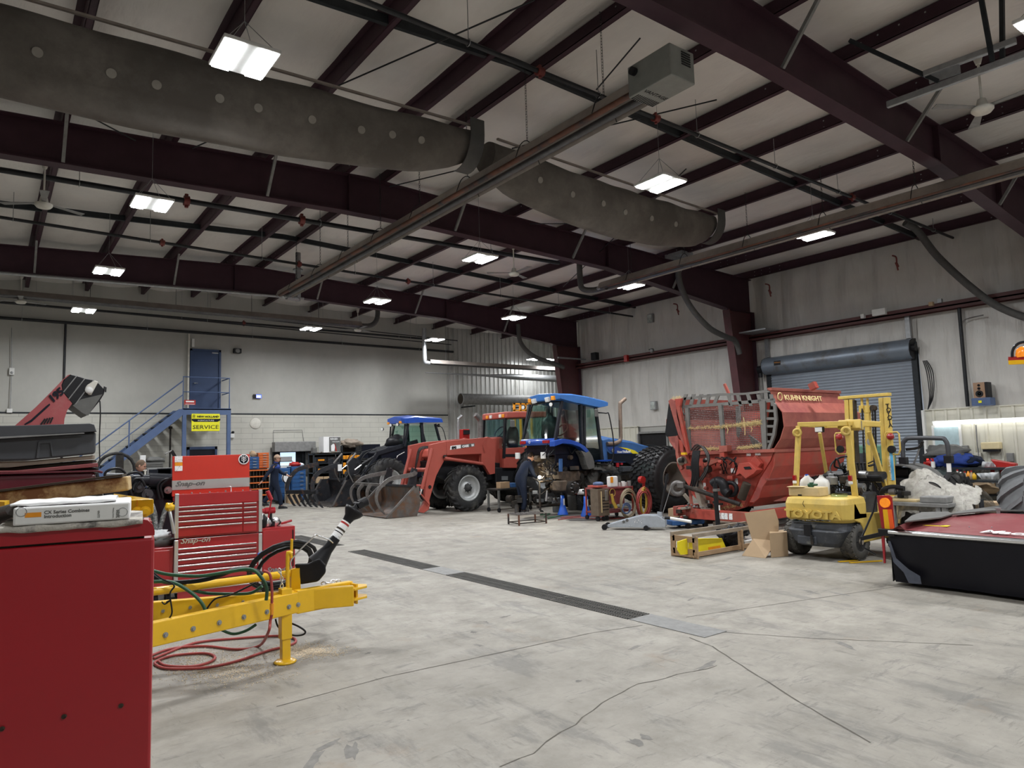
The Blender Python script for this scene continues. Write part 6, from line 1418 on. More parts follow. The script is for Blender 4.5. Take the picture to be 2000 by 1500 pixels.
MB().box(XM+.3,14.9,8.7,9.9,.42,.5).build('hull_floor','red_mixer',t)
bk=[V((14.95,8.1,2.7)),V((15.35,7.85,2.1)),V((15.1,8.15,1.4)),V((14.5,8.6,.5)),V((14.5,9.9,.5)),V((15.1,10.35,1.4)),V((15.35,10.6,2.1)),V((14.95,10.4,2.7))]
MB().add([bk[0],bk[7],bk[6],bk[1]],[(0,1,2,3)]).add([bk[1],bk[6],bk[5],bk[2]],[(0,1,2,3)]).add([bk[2],bk[5],bk[4],bk[3]],[(0,1,2,3)]).build('rear_wall','red_mixer',t)
MB().prism([V((15.1,8.2,2.0)),V((15.75,8.2,2.35)),V((15.8,8.2,2.1)),V((15.7,8.2,1.7)),V((15.15,8.2,1.5))],(0,.5,0)).build('rear_door','red_mixer_dusty',t,.01)
text('KUHN KNIGHT',.15,'amber',t,PX(1523,782,XM)+V((.15,-.12,0)),(1,0,.02),(0,.3,1),.003,bold=.003)if False else text('KUHN KNIGHT',.15,'straw',t,(12.78,7.94,2.56),(1,0,0),(0,.25,1),.003,bold=.003,sx=1.35)
MB().torus((12.62,7.945,2.62),(0,1,0),.075,.012,20,6).build('emblem','straw',t)
# window frame header with slanted ribs
tl,tr_,bl,br=(1332,777),(1503,763),(1327,797),(1510,783)
fpoly([(1332,777),(1400,768.5),(1455,767),(1500,761),(1504,766),(1456,771),(1401,773),(1333,782)],.03,'header_top','mixer_grey');fpoly([(1327,792),(1400,787),(1512,778),(1513,785),(1400,793),(1327,798)],.03,'header_bottom','mixer_grey')
for u0,u1 in((1329,1336),(1345,1351),(1359,1366),(1376,1381),(1390,1399),(1424,1419),(1443,1437),(1463,1457),(1483,1477),(1506,1502)):
 fpoly([(u0,793),(u1,770),(u1+6.5,770),(u0+6.5,793)],.025,'header_rib','mixer_grey')
for pts in([(1326,797),(1332,797),(1335,845),(1344,880),(1339,882),(1329,850),(1326,820)],[(1337,797),(1344,797),(1348,880),(1342,882)],[(1483,784),(1494,783),(1497,880),(1489,881)],[(1402,790),(1409,790),(1415,876),(1409,878)],[(1509,784),(1514,790),(1517,820),(1513,850),(1502,880),(1497,880),(1508,848),(1512,820)]):
 fpoly(pts,.06,'window_post','mixer_grey',XM-.03)
for v in(806,818,830,843):fpoly([(1328,v),(1342,v),(1342,v+4),(1329,v+4)],.03,'ladder_rung','mixer_grey')
for v in(800,815,830,846,860):fpoly([(1495,v),(1513-max(0,(v-840))*.4,v),(1512-max(0,(v-840))*.4,v+5),(1495,v+5)],.03,'ladder_rung','mixer_grey')
sc=MB();A,Bq,Cq,Dq=[PX(u,v,XM+.01)for u,v in((1344,797),(1487,787),(1491,878),(1348,879))]
for i in range(46):a=A.lerp(Bq,i/45);b=Dq.lerp(Cq,i/45);sc.cyl(a,b,.005,n=4,caps=False)
for i in range(26):a=A.lerp(Dq,i/25);b=Bq.lerp(Cq,i/25);sc.cyl(a,b,.005,n=4,caps=False)
sc.build('wire_mesh','tine',t)
rd=random.Random(8);st=MB()
def strawrun(pts,n,amp,ln=.07):
 P_=[PX(u,v,XM-.02)for u,v in pts]
 for _ in range(n):
  s=rd.random()*(len(P_)-1);i=int(s);p=P_[i].lerp(P_[i+1],s-i)+V((rd.uniform(-.03,.03),0,rd.gauss(0,amp*.7)));d=V((rd.gauss(0,.3),rd.gauss(0,1),rd.gauss(0,.6))).normalized()*ln*rd.uniform(.4,1)
  st.cyl(p-d,p+d,.0022,n=3,caps=False)
strawrun([(1346,836),(1404,834),(1440,830),(1487,826)],330,.018);strawrun([(1440,830),(1487,824)],160,.03);strawrun([(1370,877),(1405,876)],120,.018);strawrun([(1440,876),(1487,870)],140,.02);strawrun([(1312,780),(1330,777)],70,.03);strawrun([(1385,997),(1450,985)],110,.02)
for a,b in(((1452,815),(1455,850)),((1419,832),(1420,847)),((1466,832),(1467,843))):st.tube([PX(a[0],a[1],XM-.03),PX(a[0]+3,(a[1]+b[1])/2,XM-.05),PX(b[0],b[1],XM-.03)],.008,5)
o=st.build('straw','straw',t);o['kind']='stuff'
# inside: auger flight and dark side
MB().prism([PX(u,v,13.3)for u,v in((1436,795),(1443,793),(1447,838),(1462,848),(1492,872),(1490,880),(1460,880),(1438,850))],(.05,0,0)).build('auger_flight','mixer_grey',t)
MB().lathe((13.6,9.3,.5),(0,0,1),[(.9,0),(.55,.5),(.35,1.2),(.25,1.9)],24).build('auger_cone','red_mixer',t)
# lower front
fpoly([(1343,884),(1500,880),(1513,876),(1504,900),(1482,935),(1476,950),(1457,990),(1440,996),(1375,1000),(1358,960),(1350,915)],.05,'front_panel','red_mixer',XM)
fpoly([(1340,882),(1512,877),(1512,883),(1340,889)],.08,'sill_rail','red_mixer_dusty',XM-.06);fpoly([(1372,905),(1405,893),(1405,872),(1414,872),(1414,897),(1374,914)],.12,'support_arm','red_mixer',XM-.25,.006);fpoly([(1404,871),(1420,870),(1420,882),(1404,884)],.16,'arm_socket','red_mixer_dusty',XM-.26,.006)
for pts,nm,m in(([(1305,783),(1310,779),(1318,783),(1340,870),(1337,874),(1325,850)],'chute_arm','red_mixer_dusty'),([(1318,779),(1330,778),(1327,795),(1345,885),(1342,890),(1322,815)],'chute_arm','red_mixer'),([(1318,857),(1322,850),(1325,858),(1324,885),(1333,915),(1329,918),(1319,885)],'chute_link','red_mixer_dusty'),([(1325,858),(1333,862),(1334,880),(1345,905),(1338,905),(1328,880)],'chute_link','red_mixer')):
 fpoly(pts,.08,nm,m,XM-.12,.006)
fpoly([(1306,788),(1299,845),(1302,853),(1324,851),(1312,812)],.02,'rubber_flap','black',XM-.02);MB().prism([V((12.5,8.28,1.6)),V((14.9,8.28,1.6)),V((15.0,8.05,2.6)),V((12.5,8.05,2.6))],(0,.02,0)).build('inner_shade','dark_matte',t)  # last panel is added: its dark colour stands in for shade within the tub
MB().cyl(PX(1328,902,XM-.2),PX(1336,898,XM-.2),.09).build('roller','rim_tan',t)
fpoly([(1332,887),(1346,885),(1360,900),(1355,905)],.1,'yellow_latch','amber',XM-.22)if False else MB().rbox(PX(1336,886,XM-.25),(.06,.12,.05)).build('yellow_latch','yellow',t)
fpoly([(1350,920),(1362,950),(1370,985),(1380,1000),(1372,1003),(1360,975),(1352,945)],.2,'gear_housing','rim_tan',XM-.2,.01)
# frame and drawbar
def mbeam(a,b,w,h,nm,m='red_mixer'):return MB().beam(a,b,w,h).build(nm,m,t,.008)
zf=.33
p0,p1,p2=PX(1362,992,12.0),PX(1450,988,12.0),PX(1520,984,12.0)
MB().box(11.7,11.82,8.0,PX(1345,1000,11.7).y,.20,.40).build('front_beam','red_mixer',t,.01);MB().box(11.8,15.2,8.1,8.22,.22,.42).build('frame_rail','red_mixer',t,.01);MB().box(11.8,15.2,10.0,10.12,.22,.42).build('frame_rail','red_mixer',t,.01)
for k,u in enumerate((1402,1410,1416,1425)):q=PX(u,995,11.69);MB().box(11.692,11.7,q.y-.05,q.y+.03,.24,.36).build('sticker','sticker',t)
for u,v,w,h in((1431,919,.09,.09),(1438,940,.07,.12),(1438,955,.07,.11),(1376,951,.06,.17),(1462,888,.10,.05),(1480,887,.12,.05),(1367,952,.09,.08),(1383,980,.07,.06),(1396,982,.07,.06)):
 q=PX(u,v,XM-.01);MB().box(XM-.012,XM,q.y-w/2,q.y+w/2,q.z-h/2,q.z+h/2).build('sticker','sticker',t)
 # step bracket with holes, box
fpoly([(1443,905),(1462,903),(1478,918),(1472,925),(1456,935),(1445,925),(1436,930)],.22,'step_bracket','red_mixer',XM-.24,.008);fpoly([(1452,912),(1464,911),(1468,916),(1455,917)],.01,'bracket_hole','black',XM-.25)
fpoly([(1466,900),(1474,890),(1486,905),(1476,918)],.1,'red_guard','red_mixer',XM-.12,.006)
MB().cyl(PX(1459,944,XM-.2),PX(1448,974,XM-.2),.085,n=18).build('oil_filter','dark_matte',t)
MB().tube([PX(1393,945,XM-.3),PX(1402,940,XM-.3),PX(1412,945,XM-.3),PX(1416,958,XM-.3),PX(1424,965,XM-.3)],[.10,.10],12,sm=5).build('rubber_boot','black',t);MB().torus(PX(1427,955,XM-.2),(1,.2,0),.13,.045,20,8).build('chain_ring','black',t)
rd=random.Random(3)
for k in range(9):
 u=1352+k*1.6;MB().tube([PX(u+2,880,XM-.3),PX(u-1,905,XM-.36),PX(u,930,XM-.34),PX(u-2+rd.uniform(-3,3),950,XM-.3)],.016,6,sm=4).build('hydraulic_hose','black',t)
for k in range(5):
 MB().tube([PX(1350+k*3,879,XM-.3),PX(1362+k*3,868+k,XM-.4),PX(1378+k*2,885+k*2,XM-.45),PX(1383-k,915,XM-.42),PX(1372-k*2,938,XM-.35)],.011,6,sm=5).build('hydraulic_hose','tine' if k%2 else 'black',t)
for k in range(6):
 a=rd.uniform(1388,1430);MB().tube([PX(a,900+rd.uniform(0,10),XM-.15),PX(a+rd.uniform(-12,15),893,XM-.25),PX(a+rd.uniform(0,25),905,XM-.25),PX(a+rd.uniform(5,25),925,XM-.1)],.012,6,sm=4).build('hydraulic_hose','black',t)
lumps(t,(XM-.3,9.0,1.2),(XM-.1,10.1,1.45),10,'valve_part',['iron','red_mixer','galv'],21,(.03,.07));lumps(t,(XM-.2,8.9,.6),(XM-.05,9.6,1.2),14,'gear_part',['red_mixer','iron','red_mixer_dusty'],22,(.02,.07))
MB().cyl(PX(1387,916,XM-.2),PX(1378,918,XM-.2),.07).build('motor','iron',t)
# pto shaft resting on stand, hitch jack
a,b=PX(1335,949,11.6),PX(1445,985,11.9);MB().cyl(a,b,.045,n=12).build('pto_shaft','iron',t);MB().torus(PX(1324,954,11.55),(1,.5,0),.12,.05,18,8).build('pto_yoke','tine',t);MB().rbox(PX(1330,947,11.55),(.16,.14,.12),.4).build('yoke_block','tine',t,.02)
lumps(t,(11.8,8.9,.42),(12.0,9.3,.55),9,'coupling_part',['iron','greasy'],30,(.03,.06))
MB().beam(PX(1347,955,11.7),PX(1353,1000,11.7),.04,.05).build('shaft_holder','red_mixer_dusty',t);MB().beam(PX(1336,965,11.8),PX(1352,985,11.8),.05,.06).build('shaft_holder','rim_tan',t)
fpoly([(1328,991),(1345,990),(1345,994),(1330,996)],.2,'hitch_plate','rim_tan',11.6,.01);MB().box(11.72,12.0,PX(1346,1000,11.7).y,PX(1337,1000,11.7).y,.08,.42).build('hitch_frame','red_mixer',t,.01);lumps(t,(11.6,PX(1340,1000,11.6).y,.12),(11.7,PX(1322,1000,11.6).y,.38),9,'hitch_part',['iron','red_mixer','greasy'],31,(.03,.07));lumps(t,(11.5,9.2,.42),(11.8,9.7,.5),12,'chain_heap',['galv','tine'],33,(.015,.03))
j0,j1=PX(1396,940,11.3),PX(1403,1031,11.3);MB().cyl(V((j0 .x,j0 .y,j0 .z-.05)),V((j1 .x,j1 .y,.02)),.045,n=14).cyl(V((j0 .x,j0 .y,j0 .z-.06)),V((j0 .x,j0 .y,j0 .z+.08)),.02,.005).build('jack_leg','black',t)
MB().box(11.28,11.32,j1 .y-.05,j1 .y-.049,.45,.55).build('jack_sticker','paper',t);MB().beam(PX(1395,957,11.3),PX(1403,957,11.3),.1,.05).build('jack_clamp','tine',t)
ag_wheel(t,(14.2,8.15,.5),(0,-1,0),.5,.35,.28,lugs=14);ag_wheel(t,(14.2,10.2,.5),(0,1,0),.5,.35,.28,lugs=14);MB().cyl((14.2,8.2,.5),(14.2,10.2,.5),.07).build('axle','iron',t)
MB().beam(PX(1415,750,12.9),PX(1424,770,12.9),.05,.05).build('red_lever','red_mixer',t);MB().beam(PX(1583,757,13.6),PX(1594,751,13.6),.12,.14).build('scale_box','red_mixer',t)
# yellow forklift
t=TF_=thing('forklift','yellow forklift with dark bumper, raised TOYOTA letters on the counterweight and jugs on top','forklift',(11.2,5.7,0))
def sec(x,z,y0,y1,r,n=5):
 return None
def cw_ring(z,xb,y0,y1,xf,r=.16):
# plan outline at height z : rear face at xb (min x), rounded corners, open toward +x
 pts=[V((xf,y0,z))]
 for k in range(6):a=R(90)*k/5;pts.append(V((xb+r-r*math.sin(a),y0+r-r*math.cos(a),z)))
 for k in range(6):a=R(90)*k/5;pts.append(V((xb+r-r*math.cos(a),y1-r+r*math.sin(a),z)))
 pts.append(V((xf,y1,z)));return pts
xb=9.72
kz=lambda v,u=1600:PX(u,v,xb).z
zt0,zm,zb0=kz(972),kz(1018),kz(1076)
yl=PX(1527,1000,xb).y;yr=PX(1650,1000,xb).y;XF_=PY(1690,990,yr).x+.03
MB().ring([cw_ring(zm-.02,xb+.06,yr+.03,yl-.03,XF_),cw_ring(zm+.03,xb,yr,yl,XF_),cw_ring(zt0-.1,xb,yr,yl,XF_),cw_ring(zt0-.02,xb+.03,yr+.02,yl-.02,XF_),cw_ring(zt0,xb+.10,yr+.08,yl-.08,XF_)],smooth=False).build('counterweight','yellow_forklift',t,.012)
MB().ring([cw_ring(.2,xb+.05,yr+.18,yl-.2,10.4,.1),cw_ring(.26,xb-.02,yr+.14,yl-.16,10.4,.1),cw_ring(zm-.14,xb-.04,yr+.05,yl-.06,10.4,.12),cw_ring(zm-.12,xb+.03,yr+.05,yl-.06,10.4,.12),cw_ring(zm-.02,xb+.08,yr+.06,yl-.06,10.4,.12)],smooth=False).build('bumper','forklift_dark',t,.012)
q=PX(1578,1037,xb-.05);MB().box(xb-.06,xb-.02,q.y-.05,q.y+.06,q.z-.06,q.z+.09).build('tow_pin_slot','black',t);q=PX(1575,1055,xb-.05);MB().rbox((xb-.03,q.y,q.z),(.03,.3,.12)).build('bumper_recess','forklift_dark',t,.02);q=PX(1585,1055,xb-.07);MB().cyl((xb-.06,q.y,q.z-.06),(xb-.06,q.y,q.z+.07),.02).build('tow_pin','iron',t)
q=PX(1535,1008,xb);d=PX(1630,1011,xb)-q;text('TOYOTA',.155,'yellow_forklift',t,V((xb-.002,q.y,q.z)),(0,-1,0),(0,0,1),.012,bold=.006,sx=1.35,name='raised_lettering')
q=PX(1570,978,xb);fr=MB();fr.tube([V((xb-.004,q.y+.0,q.z)),V((xb-.004,q.y+.02,q.z-.05)),V((xb-.004,q.y-.01,q.z-.09))],.004,5);fr.build('paint_crack','dark_matte',t)
mat('chipped',(.30,.27,.22),.8,0,.3,20,dirt=(.05,.2,.24),dscale=9,dlo=.5,dhi=.6)
q0,q1=PX(1540,1017,xb),PX(1620,1019,xb);mb=MB();rd=random.Random(5)
for k in range(30):
 f=rd.random();p=q0 .lerp(q1,f);s=rd.uniform(.01,.045);mb.add([V((xb-.004,p.y-s,p.z+rd.uniform(.008,.03))),V((xb-.004,p.y+s,p.z+rd.uniform(.008,.03))),V((xb-.004,p.y+s*.8,p.z+.005)),V((xb-.004,p.y-s*.9,p.z+.003))],[(0,3,2,1)])
mb.build('chipped_paint','chipped',t)
# side body
YS=yr
ys0,ys1=yr+.01,yl-.01
S2=lambda pts:[PY(u,v,YS)for u,v in pts]
body=S2([(1668,978),(1680,1002),(1740,1002),(1745,985),(1764,984),(1758,1010),(1752,1050),(1735,1062),(1688,1062),(1690,1040),(1682,1022),(1668,1016)])
MB().prism([V((p.x,YS,max(.25,p.z)))for p in body],(0,ys1-YS,0)).build('side_body','yellow_forklift',t,.01)
MB().box(10.4,11.3,ys0+.05,ys1-.05,.35,.62).build('floor_pan','yellow_forklift',t,.01)
MB().box(10.5,11.0,ys0+.15,ys1-.15,.5,zt0+.02).build('engine_bay','forklift_dark',t,.02);lumps(t,(10.4,ys0+.15,.95),(11.3,ys1-.2,1.25),16,'engine_part',['iron','greasy','galv'],41,(.04,.09));tangle(t,(10.5,ys0+.1,1.0),(11.4,ys1-.2,1.35),14,seed=42)
def fwheel(x,y,Rw,w,lab='tire'):
 mb=MB();c=V((x,y,Rw));mb.lathe(c,(0,-1,0),[(Rw*.52,-w*.45),(Rw*.6,-w/2),(Rw*.9,-w/2),(Rw*.965,-w*.35),(Rw*.97,0),(Rw*.965,w*.35),(Rw*.9,w/2),(Rw*.6,w/2),(Rw*.52,w*.45)],36,closed=True)
 a,b,d=basis((0,-1,0));n=22
 for k in range(n):
  for s in(-1,1):
   th=2*PI*(k+.25*s)/n;f=lambda rr,dt,z:c+(a*math.cos(th+dt)-b*math.sin(th+dt))*rr+d*z;e=.75*PI/n
   rr=[[f(Rw*.93,-e,s*z1*w),f(Rw*(1.0 if z1<.45 else.965),-e*.8+o,s*z1*w),f(Rw*(1.0 if z1<.45 else.965),e*.8+o,s*z1*w),f(Rw*.93,e,s*z1*w)]for z1,o in((.03,.0),(.25,.12),(.42,-.02),(.5,.02))]
   mb.ring(rr if s<0 else[list(reversed(q))for q in rr],smooth=False)
 tr=mb.build(lab,'rubber_dusty',t);MB().lathe(c,(0,-1,0),[(Rw*.54,w*.45),(Rw*.5,w*.47),(Rw*.42,w*.3),(Rw*.3,w*.25),(Rw*.16,w*.35),(Rw*.12,w*.48),(.01,w*.5)],28).build('rim','hub_dark',tr)
 MB().cyl(c,c+V((0,-w*.58,0)),Rw*.16,n=16).build('hub','rim_tan',tr)
 for k in range(6):an_=2*PI*k/6;p=c+V((math.cos(an_)*Rw*.36,-w*.3,math.sin(an_)*Rw*.36));MB().cyl(p,p+V((0,-.03,0)),.013,n=6).build('lug_bolt','iron',tr)
fwheel(10.14,5.34,.265,.2);fwheel(10.14,6.22,.265,.2);fwheel(11.25,5.16,.33,.25);fwheel(11.25,6.45,.33,.25);MB().cyl((10.14,5.3,.26),(10.14,6.3,.26),.05).cyl((11.25,5.2,.33),(11.25,6.4,.33),.06).build('axle','iron',t)
MB().ring([[V((11.25-.46*math.cos(a),5.0+dy,.33+.46*math.sin(a)))for dy in(0,.3)]+[V((11.25-.43*math.cos(a),5.3-dy,.33+.43*math.sin(a)))for dy in(0,.3)]for a in[R(d)for d in range(20,150,15)]],smooth=False).build('front_fender','yellow_forklift',t)
# guard posts
XQ=10.15;XW=11.1
def gp(u0,v0,u1,v1,x0,x1,w=.07,m='yellow_forklift',nm='guard_post'):return MB().beam(PX(u0,v0,x0),PX(u1,v1,x1),w,.05).build(nm,m,t,.006)
gp(1560,832,1554,962,XQ,XQ-.1,.075);gp(1655,832,1672,985,XQ,XQ-.1+.2,.08);gp(1601,845,1616,935,XW-.3,XW,.05);gp(1697,843,1734,968,XW-.3,XW,.06)
ra,rb,rc,rd_=PX(1560,829,XQ),PX(1655,827,XQ),PX(1718,829,XW-.25),PX(1612,832,XW-.25)
fr=MB()
for a,b in((ra,rb),(rb,rc),(rc,rd_),(rd_,ra)):fr.beam(a,b,.05,.07)
fr.build('roof_frame','yellow_forklift',t,.006);MB().beam(ra.lerp(rd_,.15),rb.lerp(rc,.15),.14,.015).build('roof_plate','yellow_forklift',t)
MB().rbox(rb.lerp(rc,.2)+V((0,.05,-.02)),(.12,.34,.14),0,0,.3).build('header_plate','yellow_forklift',t,.01);MB().rbox(rb+V((.12,-.04,-.03)),(.02,.22,.12)).build('data_label','galv',t)
p=PX(1601,839,XQ-.02);MB().rbox(p,(.06,.13,.085)).build('work_light','black',t,.01);MB().rbox(p+V((-.035,0,0)),(.01,.11,.065)).build('lamp_glass','white_plastic',t)
for u,v in((1557,845),(1652,842)):MB().torus(PX(u,v,XQ-.06),(1,.6,0),.05,.022,16,8).build('lifting_eye','yellow_forklift',t)
for u,v in((1552,933),(1661,934)):
 p=PX(u,v,XQ-.12);MB().box(p.x-.03,p.x+.02,p.y-.025,p.y+.025,p.z-.04,p.z+.04).build('tail_light','red_lens',t,.01);MB().box(p.x-.03,p.x+.02,p.y-.025,p.y+.025,p.z-.09,p.z-.045).build('reverse_light','white_plastic',t,.01)
for u,v in((1641,855),(1741,854)):
 p=PX(u,v,XW+.35);MB().sph((p.x-.03,p.y,p.z+.01),.058).build('red_beacon','red_lens',t);MB().cyl((p.x-.04,p.y,p.z-.19),(p.x,p.y,p.z-.19),.06).build('horn','black',t)
 mb=MB();mb.tube([p+V((0,-.09,.08)),p+V((0,.07,.08)),p+V((0,.09,.05)),p+V((0,.09,-.22)),p+V((0,.05,-.27)),p+V((0,-.09,-.27)),p+V((0,-.12,-.2)),p+V((0,-.12,.05))],.013,6,closed=True);mb.build('lamp_bracket','yellow_forklift',t)
MB().cyl(PX(1700,863,XW),PX(1700,863,XW)+V((.02,0,0)),.06,n=20).build('mirror','galv',t);o_=COL.objects[-1]if False else None
# mast
XMt=11.55
def mast(u0,v0,u1,v1,w,d=.09,x=XMt,nm='mast_rail',m='yellow_forklift'):return MB().beam(PX(u0,v0,x),PX(u1,v1,x),w,d,up=(1,0,0)).build(nm,m,t,.006)
mast(1655,780,1664,1000,.07);mast(1664,780,1672,1000,.06,m='yellow_forklift');mast(1669,782,1677,930,.03,m='dark_matte');mast(1722,777,1733,960,.07);mast(1732,776,1746,1000,.08,x=XMt-.06)
mast(1640,777.5,1738,770,.05,.12,nm='mast_crossbar');mast(1656,834,1724,828,.05,.05,nm='mast_crossbar');mast(1652,824,1720,829,.09,.03,x=XMt-.5,nm='mast_crossbar')
mast(1694,800,1700,930,.08,.08,nm='lift_cylinder');
for u in(1683,1694):MB().cyl(PX(u,778,XMt),PX(u+1,800,XMt),.02).cyl(PX(u+.5,792,XMt),PX(u+1,806,XMt),.05).build('cylinder_rod','yellow_forklift',t)
for u in(1684,1704):
 ch=MB();a,b=PX(u,800,XMt-.05),PX(u+5,925,XMt-.05)
 for k in range(34):p=a.lerp(b,k/34);ch.rbox(p,(.012,.03 if k%2 else.02,.035))
 ch.build('lift_chain','iron',t)
MB().cyl(PX(1706,797,XMt)+V((-.03,0,0)),PX(1706,797,XMt)+V((.03,0,0)),.05).build('chain_wheel','iron',t);MB().tube([PX(1709,800,XMt),PX(1711,880,XMt)],.015,6).build('mast_hose','black',t)
x_=XMt-.11
for k,ch in enumerate('TOYOTA'):text(ch,.095,'black',t,PX(1730+k*1.1,797+k*7.6,x_),(0,-1,0),(0,0,1),.002,bold=.002)
MB().box(x_-.002,x_+.01,*sorted((PX(1737,884,x_).y,PX(1743,884,x_).y)),PX(1740,938,x_).z,PX(1740,884,x_).z).build('blue_decal',mat('sky_decal',(.1,.42,.75),.5),t)
text('Load Plus Forklifts',.05,'paper',t,PX(1742.5,937,x_-.004),(0,0,1),(0,1,0),.001)
# cockpit
MB().rbox(PX(1655,930,10.9)+V((0,-.1,0)),(.22,.95,.11),0,0,-.3).build('dashboard','black',t,.03);MB().torus(PX(1645,910,10.8),(-.75,0,.66),.19,.014,26,6).build('steering_wheel','black',t);MB().cyl(PX(1645,910,10.8),PX(1645,910,10.8)+V((.15,0,-.2)),.03).cyl(PX(1645,908,10.8)+V((-.01,0,0)),PX(1645,910,10.8)+V((.02,0,-.03)),.05).build('steering_column','black',t)
for k in range(3):q=PX(1680+7*k,930,11.0);MB().cyl(q,q+V((-.05,0,.2)),.008).sph(q+V((-.05,0,.2)),.02).build('lever','black',t)
MB().box(10.75,11.1,5.5,6.0,.6,.85).build('seat_base','forklift_dark',t,.02)
# things on the counterweight
ztop_=zt0+.003
a,b=PX(1549,972,9.95),PX(1607,974,9.95)
k=thing('flat_carton','flat tan carton with a green nozzle on top, standing on the forklift counterweight','box',((9.85+10.1)/2,(a.y+b.y)/2,ztop_));MB().box(9.84,10.12,b.y,a.y,ztop_,ztop_+.13).build('tray',mat('manila',(.58,.45,.24),.8),k,.008);MB().rbox((9.9,(a.y+b.y)/2+.12,ztop_+.136),(.2,.26,.008),.2).build('paper','manila',k);q=PX(1562,967,9.835);MB().box(9.832,9.84,q.y-.03,q.y+.03,q.z-.01,q.z+.01).build('hand_hole','black',k)
single(MB().tube([(9.93,b.y+.2,ztop_+.16),(9.93,b.y+.06,ztop_+.17)],[.03,.015],8).cyl((9.93,b.y+.15,ztop_+.13),(9.93,b.y+.15,ztop_+.2),.03),'nozzle','green_hose','small green nozzle on the tan carton on the forklift','nozzle')
for u,lab,tall in((1578,'white plastic jug with dark blue cap, left of the two on the forklift',.27),(1606,'white plastic jug leaning beside the tan carton, right of the two on the forklift',.26)):
 q=PX(u,960,10.25);j=thing('jug',lab,'jug',(10.25,q.y,ztop_));c=V((10.25,q.y,ztop_))
 rings=[[c+V((math.copysign(abs(math.cos(w))**.6,math.cos(w))*.075*s,math.copysign(abs(math.sin(w))**.6,math.sin(w))*.11*s,z))for w in[2*PI*i/16 for i in range(16)]]for s,z in((.9,.0),(1,.02),(1,.17),(.85,.22),(.35,tall),(.3,tall+.02))]
 MB().ring(rings).build('body','white_plastic',j);MB().cyl(c+V((0,0,tall)),c+V((0,0,tall+.035)),.025).build('cap','blue_bright' if u<1590 else 'white_plastic',j);MB().box(c.x-.08,c.x-.074,c.y-.06,c.y+.05,ztop_+.05,ztop_+.12).build('label','sticker',j)
single(MB().lathe(PX(1639,971,10.0),(0,0,1),[(.02,-.0),(.11,0),(.12,.05),(.11,.05),(.1,.01),(.02,.01)],18),'clear_tray','clear_glass','clear plastic dish near the right guard post of the forklift','dish')
# roll-up door
d=struct(MB().box(19.93,20.05,DR0-.12,DR0+.02,0,4.3).box(19.93,20.05,DR1-.02,DR1+.12,0,4.3),'door_4','dark_steel','grey roll-up door with coil hood')
cv=MB();pts=[];z=0.02;ph=0
while z<4.0:pts.append((19.96+.012*math.sin(ph),z));z+=.0195;ph+=PI/2.2
n=len(pts);cv.add([V((x,y,z))for y in(DR0+.01,DR1-.01)for x,z in pts],[(i,i+1,n+i+1,n+i)for i in range(n-1)],True);cv.build('curtain','rollup',d)
h=MB();pr=[(.0,.27),(-.12,.26),(-.26,.2),(-.34,.08),(-.36,-.05),(-.3,-.2),(-.18,-.27),(-.05,-.28),(.06,-.28)]
zc=4.12;rr=[[V((19.95+x,y,zc+z))for x,z in pr]for y in(DR0-.08,DR1+.08)]
n=len(pr);h.add(rr[0]+rr[1],[(i,n+i,n+i+1,i+1)for i in range(n-1)],True);h.build('coil_hood','rollup_hood',d)
for y in(DR0-.09,DR1+.09):MB().prism([V((19.95+x,y-.01,zc+z))for x,z in pr]+[V((20.04,y-.01,zc+.27))],(0,.02,0)).build('end_bracket','black',d)
MB().cyl((19.75,DR0-.2,zc),(19.75,DR0-.05,zc),.1).cyl((19.7,DR1+.1,zc-.1),(19.7,DR1+.25,zc-.1),.12).cyl((19.72,DR1+.2,zc-.35),(19.72,DR1+.2,zc-.1),.07).build('chain_drive','black',d)
MB().box(19.585,19.6,DR1-.6,DR1-.38,zc-.04,zc+.1).build('maker_label','black',d);text('McKinnon',.05,'amber',d,(19.584,DR1-.4,zc+.03),(0,-1,0),(0,0,1),.001)
single(MB().tube([(19.7,DR1+.16,3.9),(19.7,DR1+.16,1.2),(19.76,DR1+.16,1.2),(19.76,DR1+.16,3.9)],.012,5,closed=True),'hand_chain','tine','hanging pull chain at the left side of the roll-up door','chain')
for y,lab in((DR1+.02,'left'),(DR0+.02,'right')):MB().box(19.86,19.95,y-.06,y+.06,4.4,5.0).build('door_strut','galv',d)
struct(MB().box(19.88,19.97,DR0-.2,DR0-.14,0,2.44),'trim_3','white_plastic')
for k in range(4):single(MB().tube([(19.86,DR0-.3-k*.03,3.75),(19.84,DR0-.38-k*.05,3.4),(19.84,DR0-.4-k*.03,2.8),(19.86,DR0-.32,2.45)],.012,5,sm=4),'wall_cable','black','dark cable looping down beside the right jamb of the roll-up door','cable','cables beside the roll-up door')
# side door left of mixer
a=PX(1250,848,20).y;b=17.22
d=struct(MB().box(19.9,20.05,a,a+.07,0,2.16).box(19.9,20.05,b-.07,b,0,2.16).box(19.9,20.05,b,a,2.16,2.23),'door_5','grey_strut','dark side door with paper notices behind the blue tractor hood')
MB().box(20.0,20.08,b,a,0,2.16).build('door_leaf','grey_vinyl' if False else 'black',d);MB().box(19.985,20.0,a-.55,a-.3,1.2,1.65).build('paper_notice','paper',d)
mb=MB()
for k in range(12):mb.box(19.98,19.985,a-.54+(k%4)*.06,a-.51+(k%4)*.06,1.25+(k//4)*.13,1.34+(k//4)*.13)
mb.build('notice_print','dark_matte',d)
def rw(u,v,x=19.9):return PX(u,v,x)
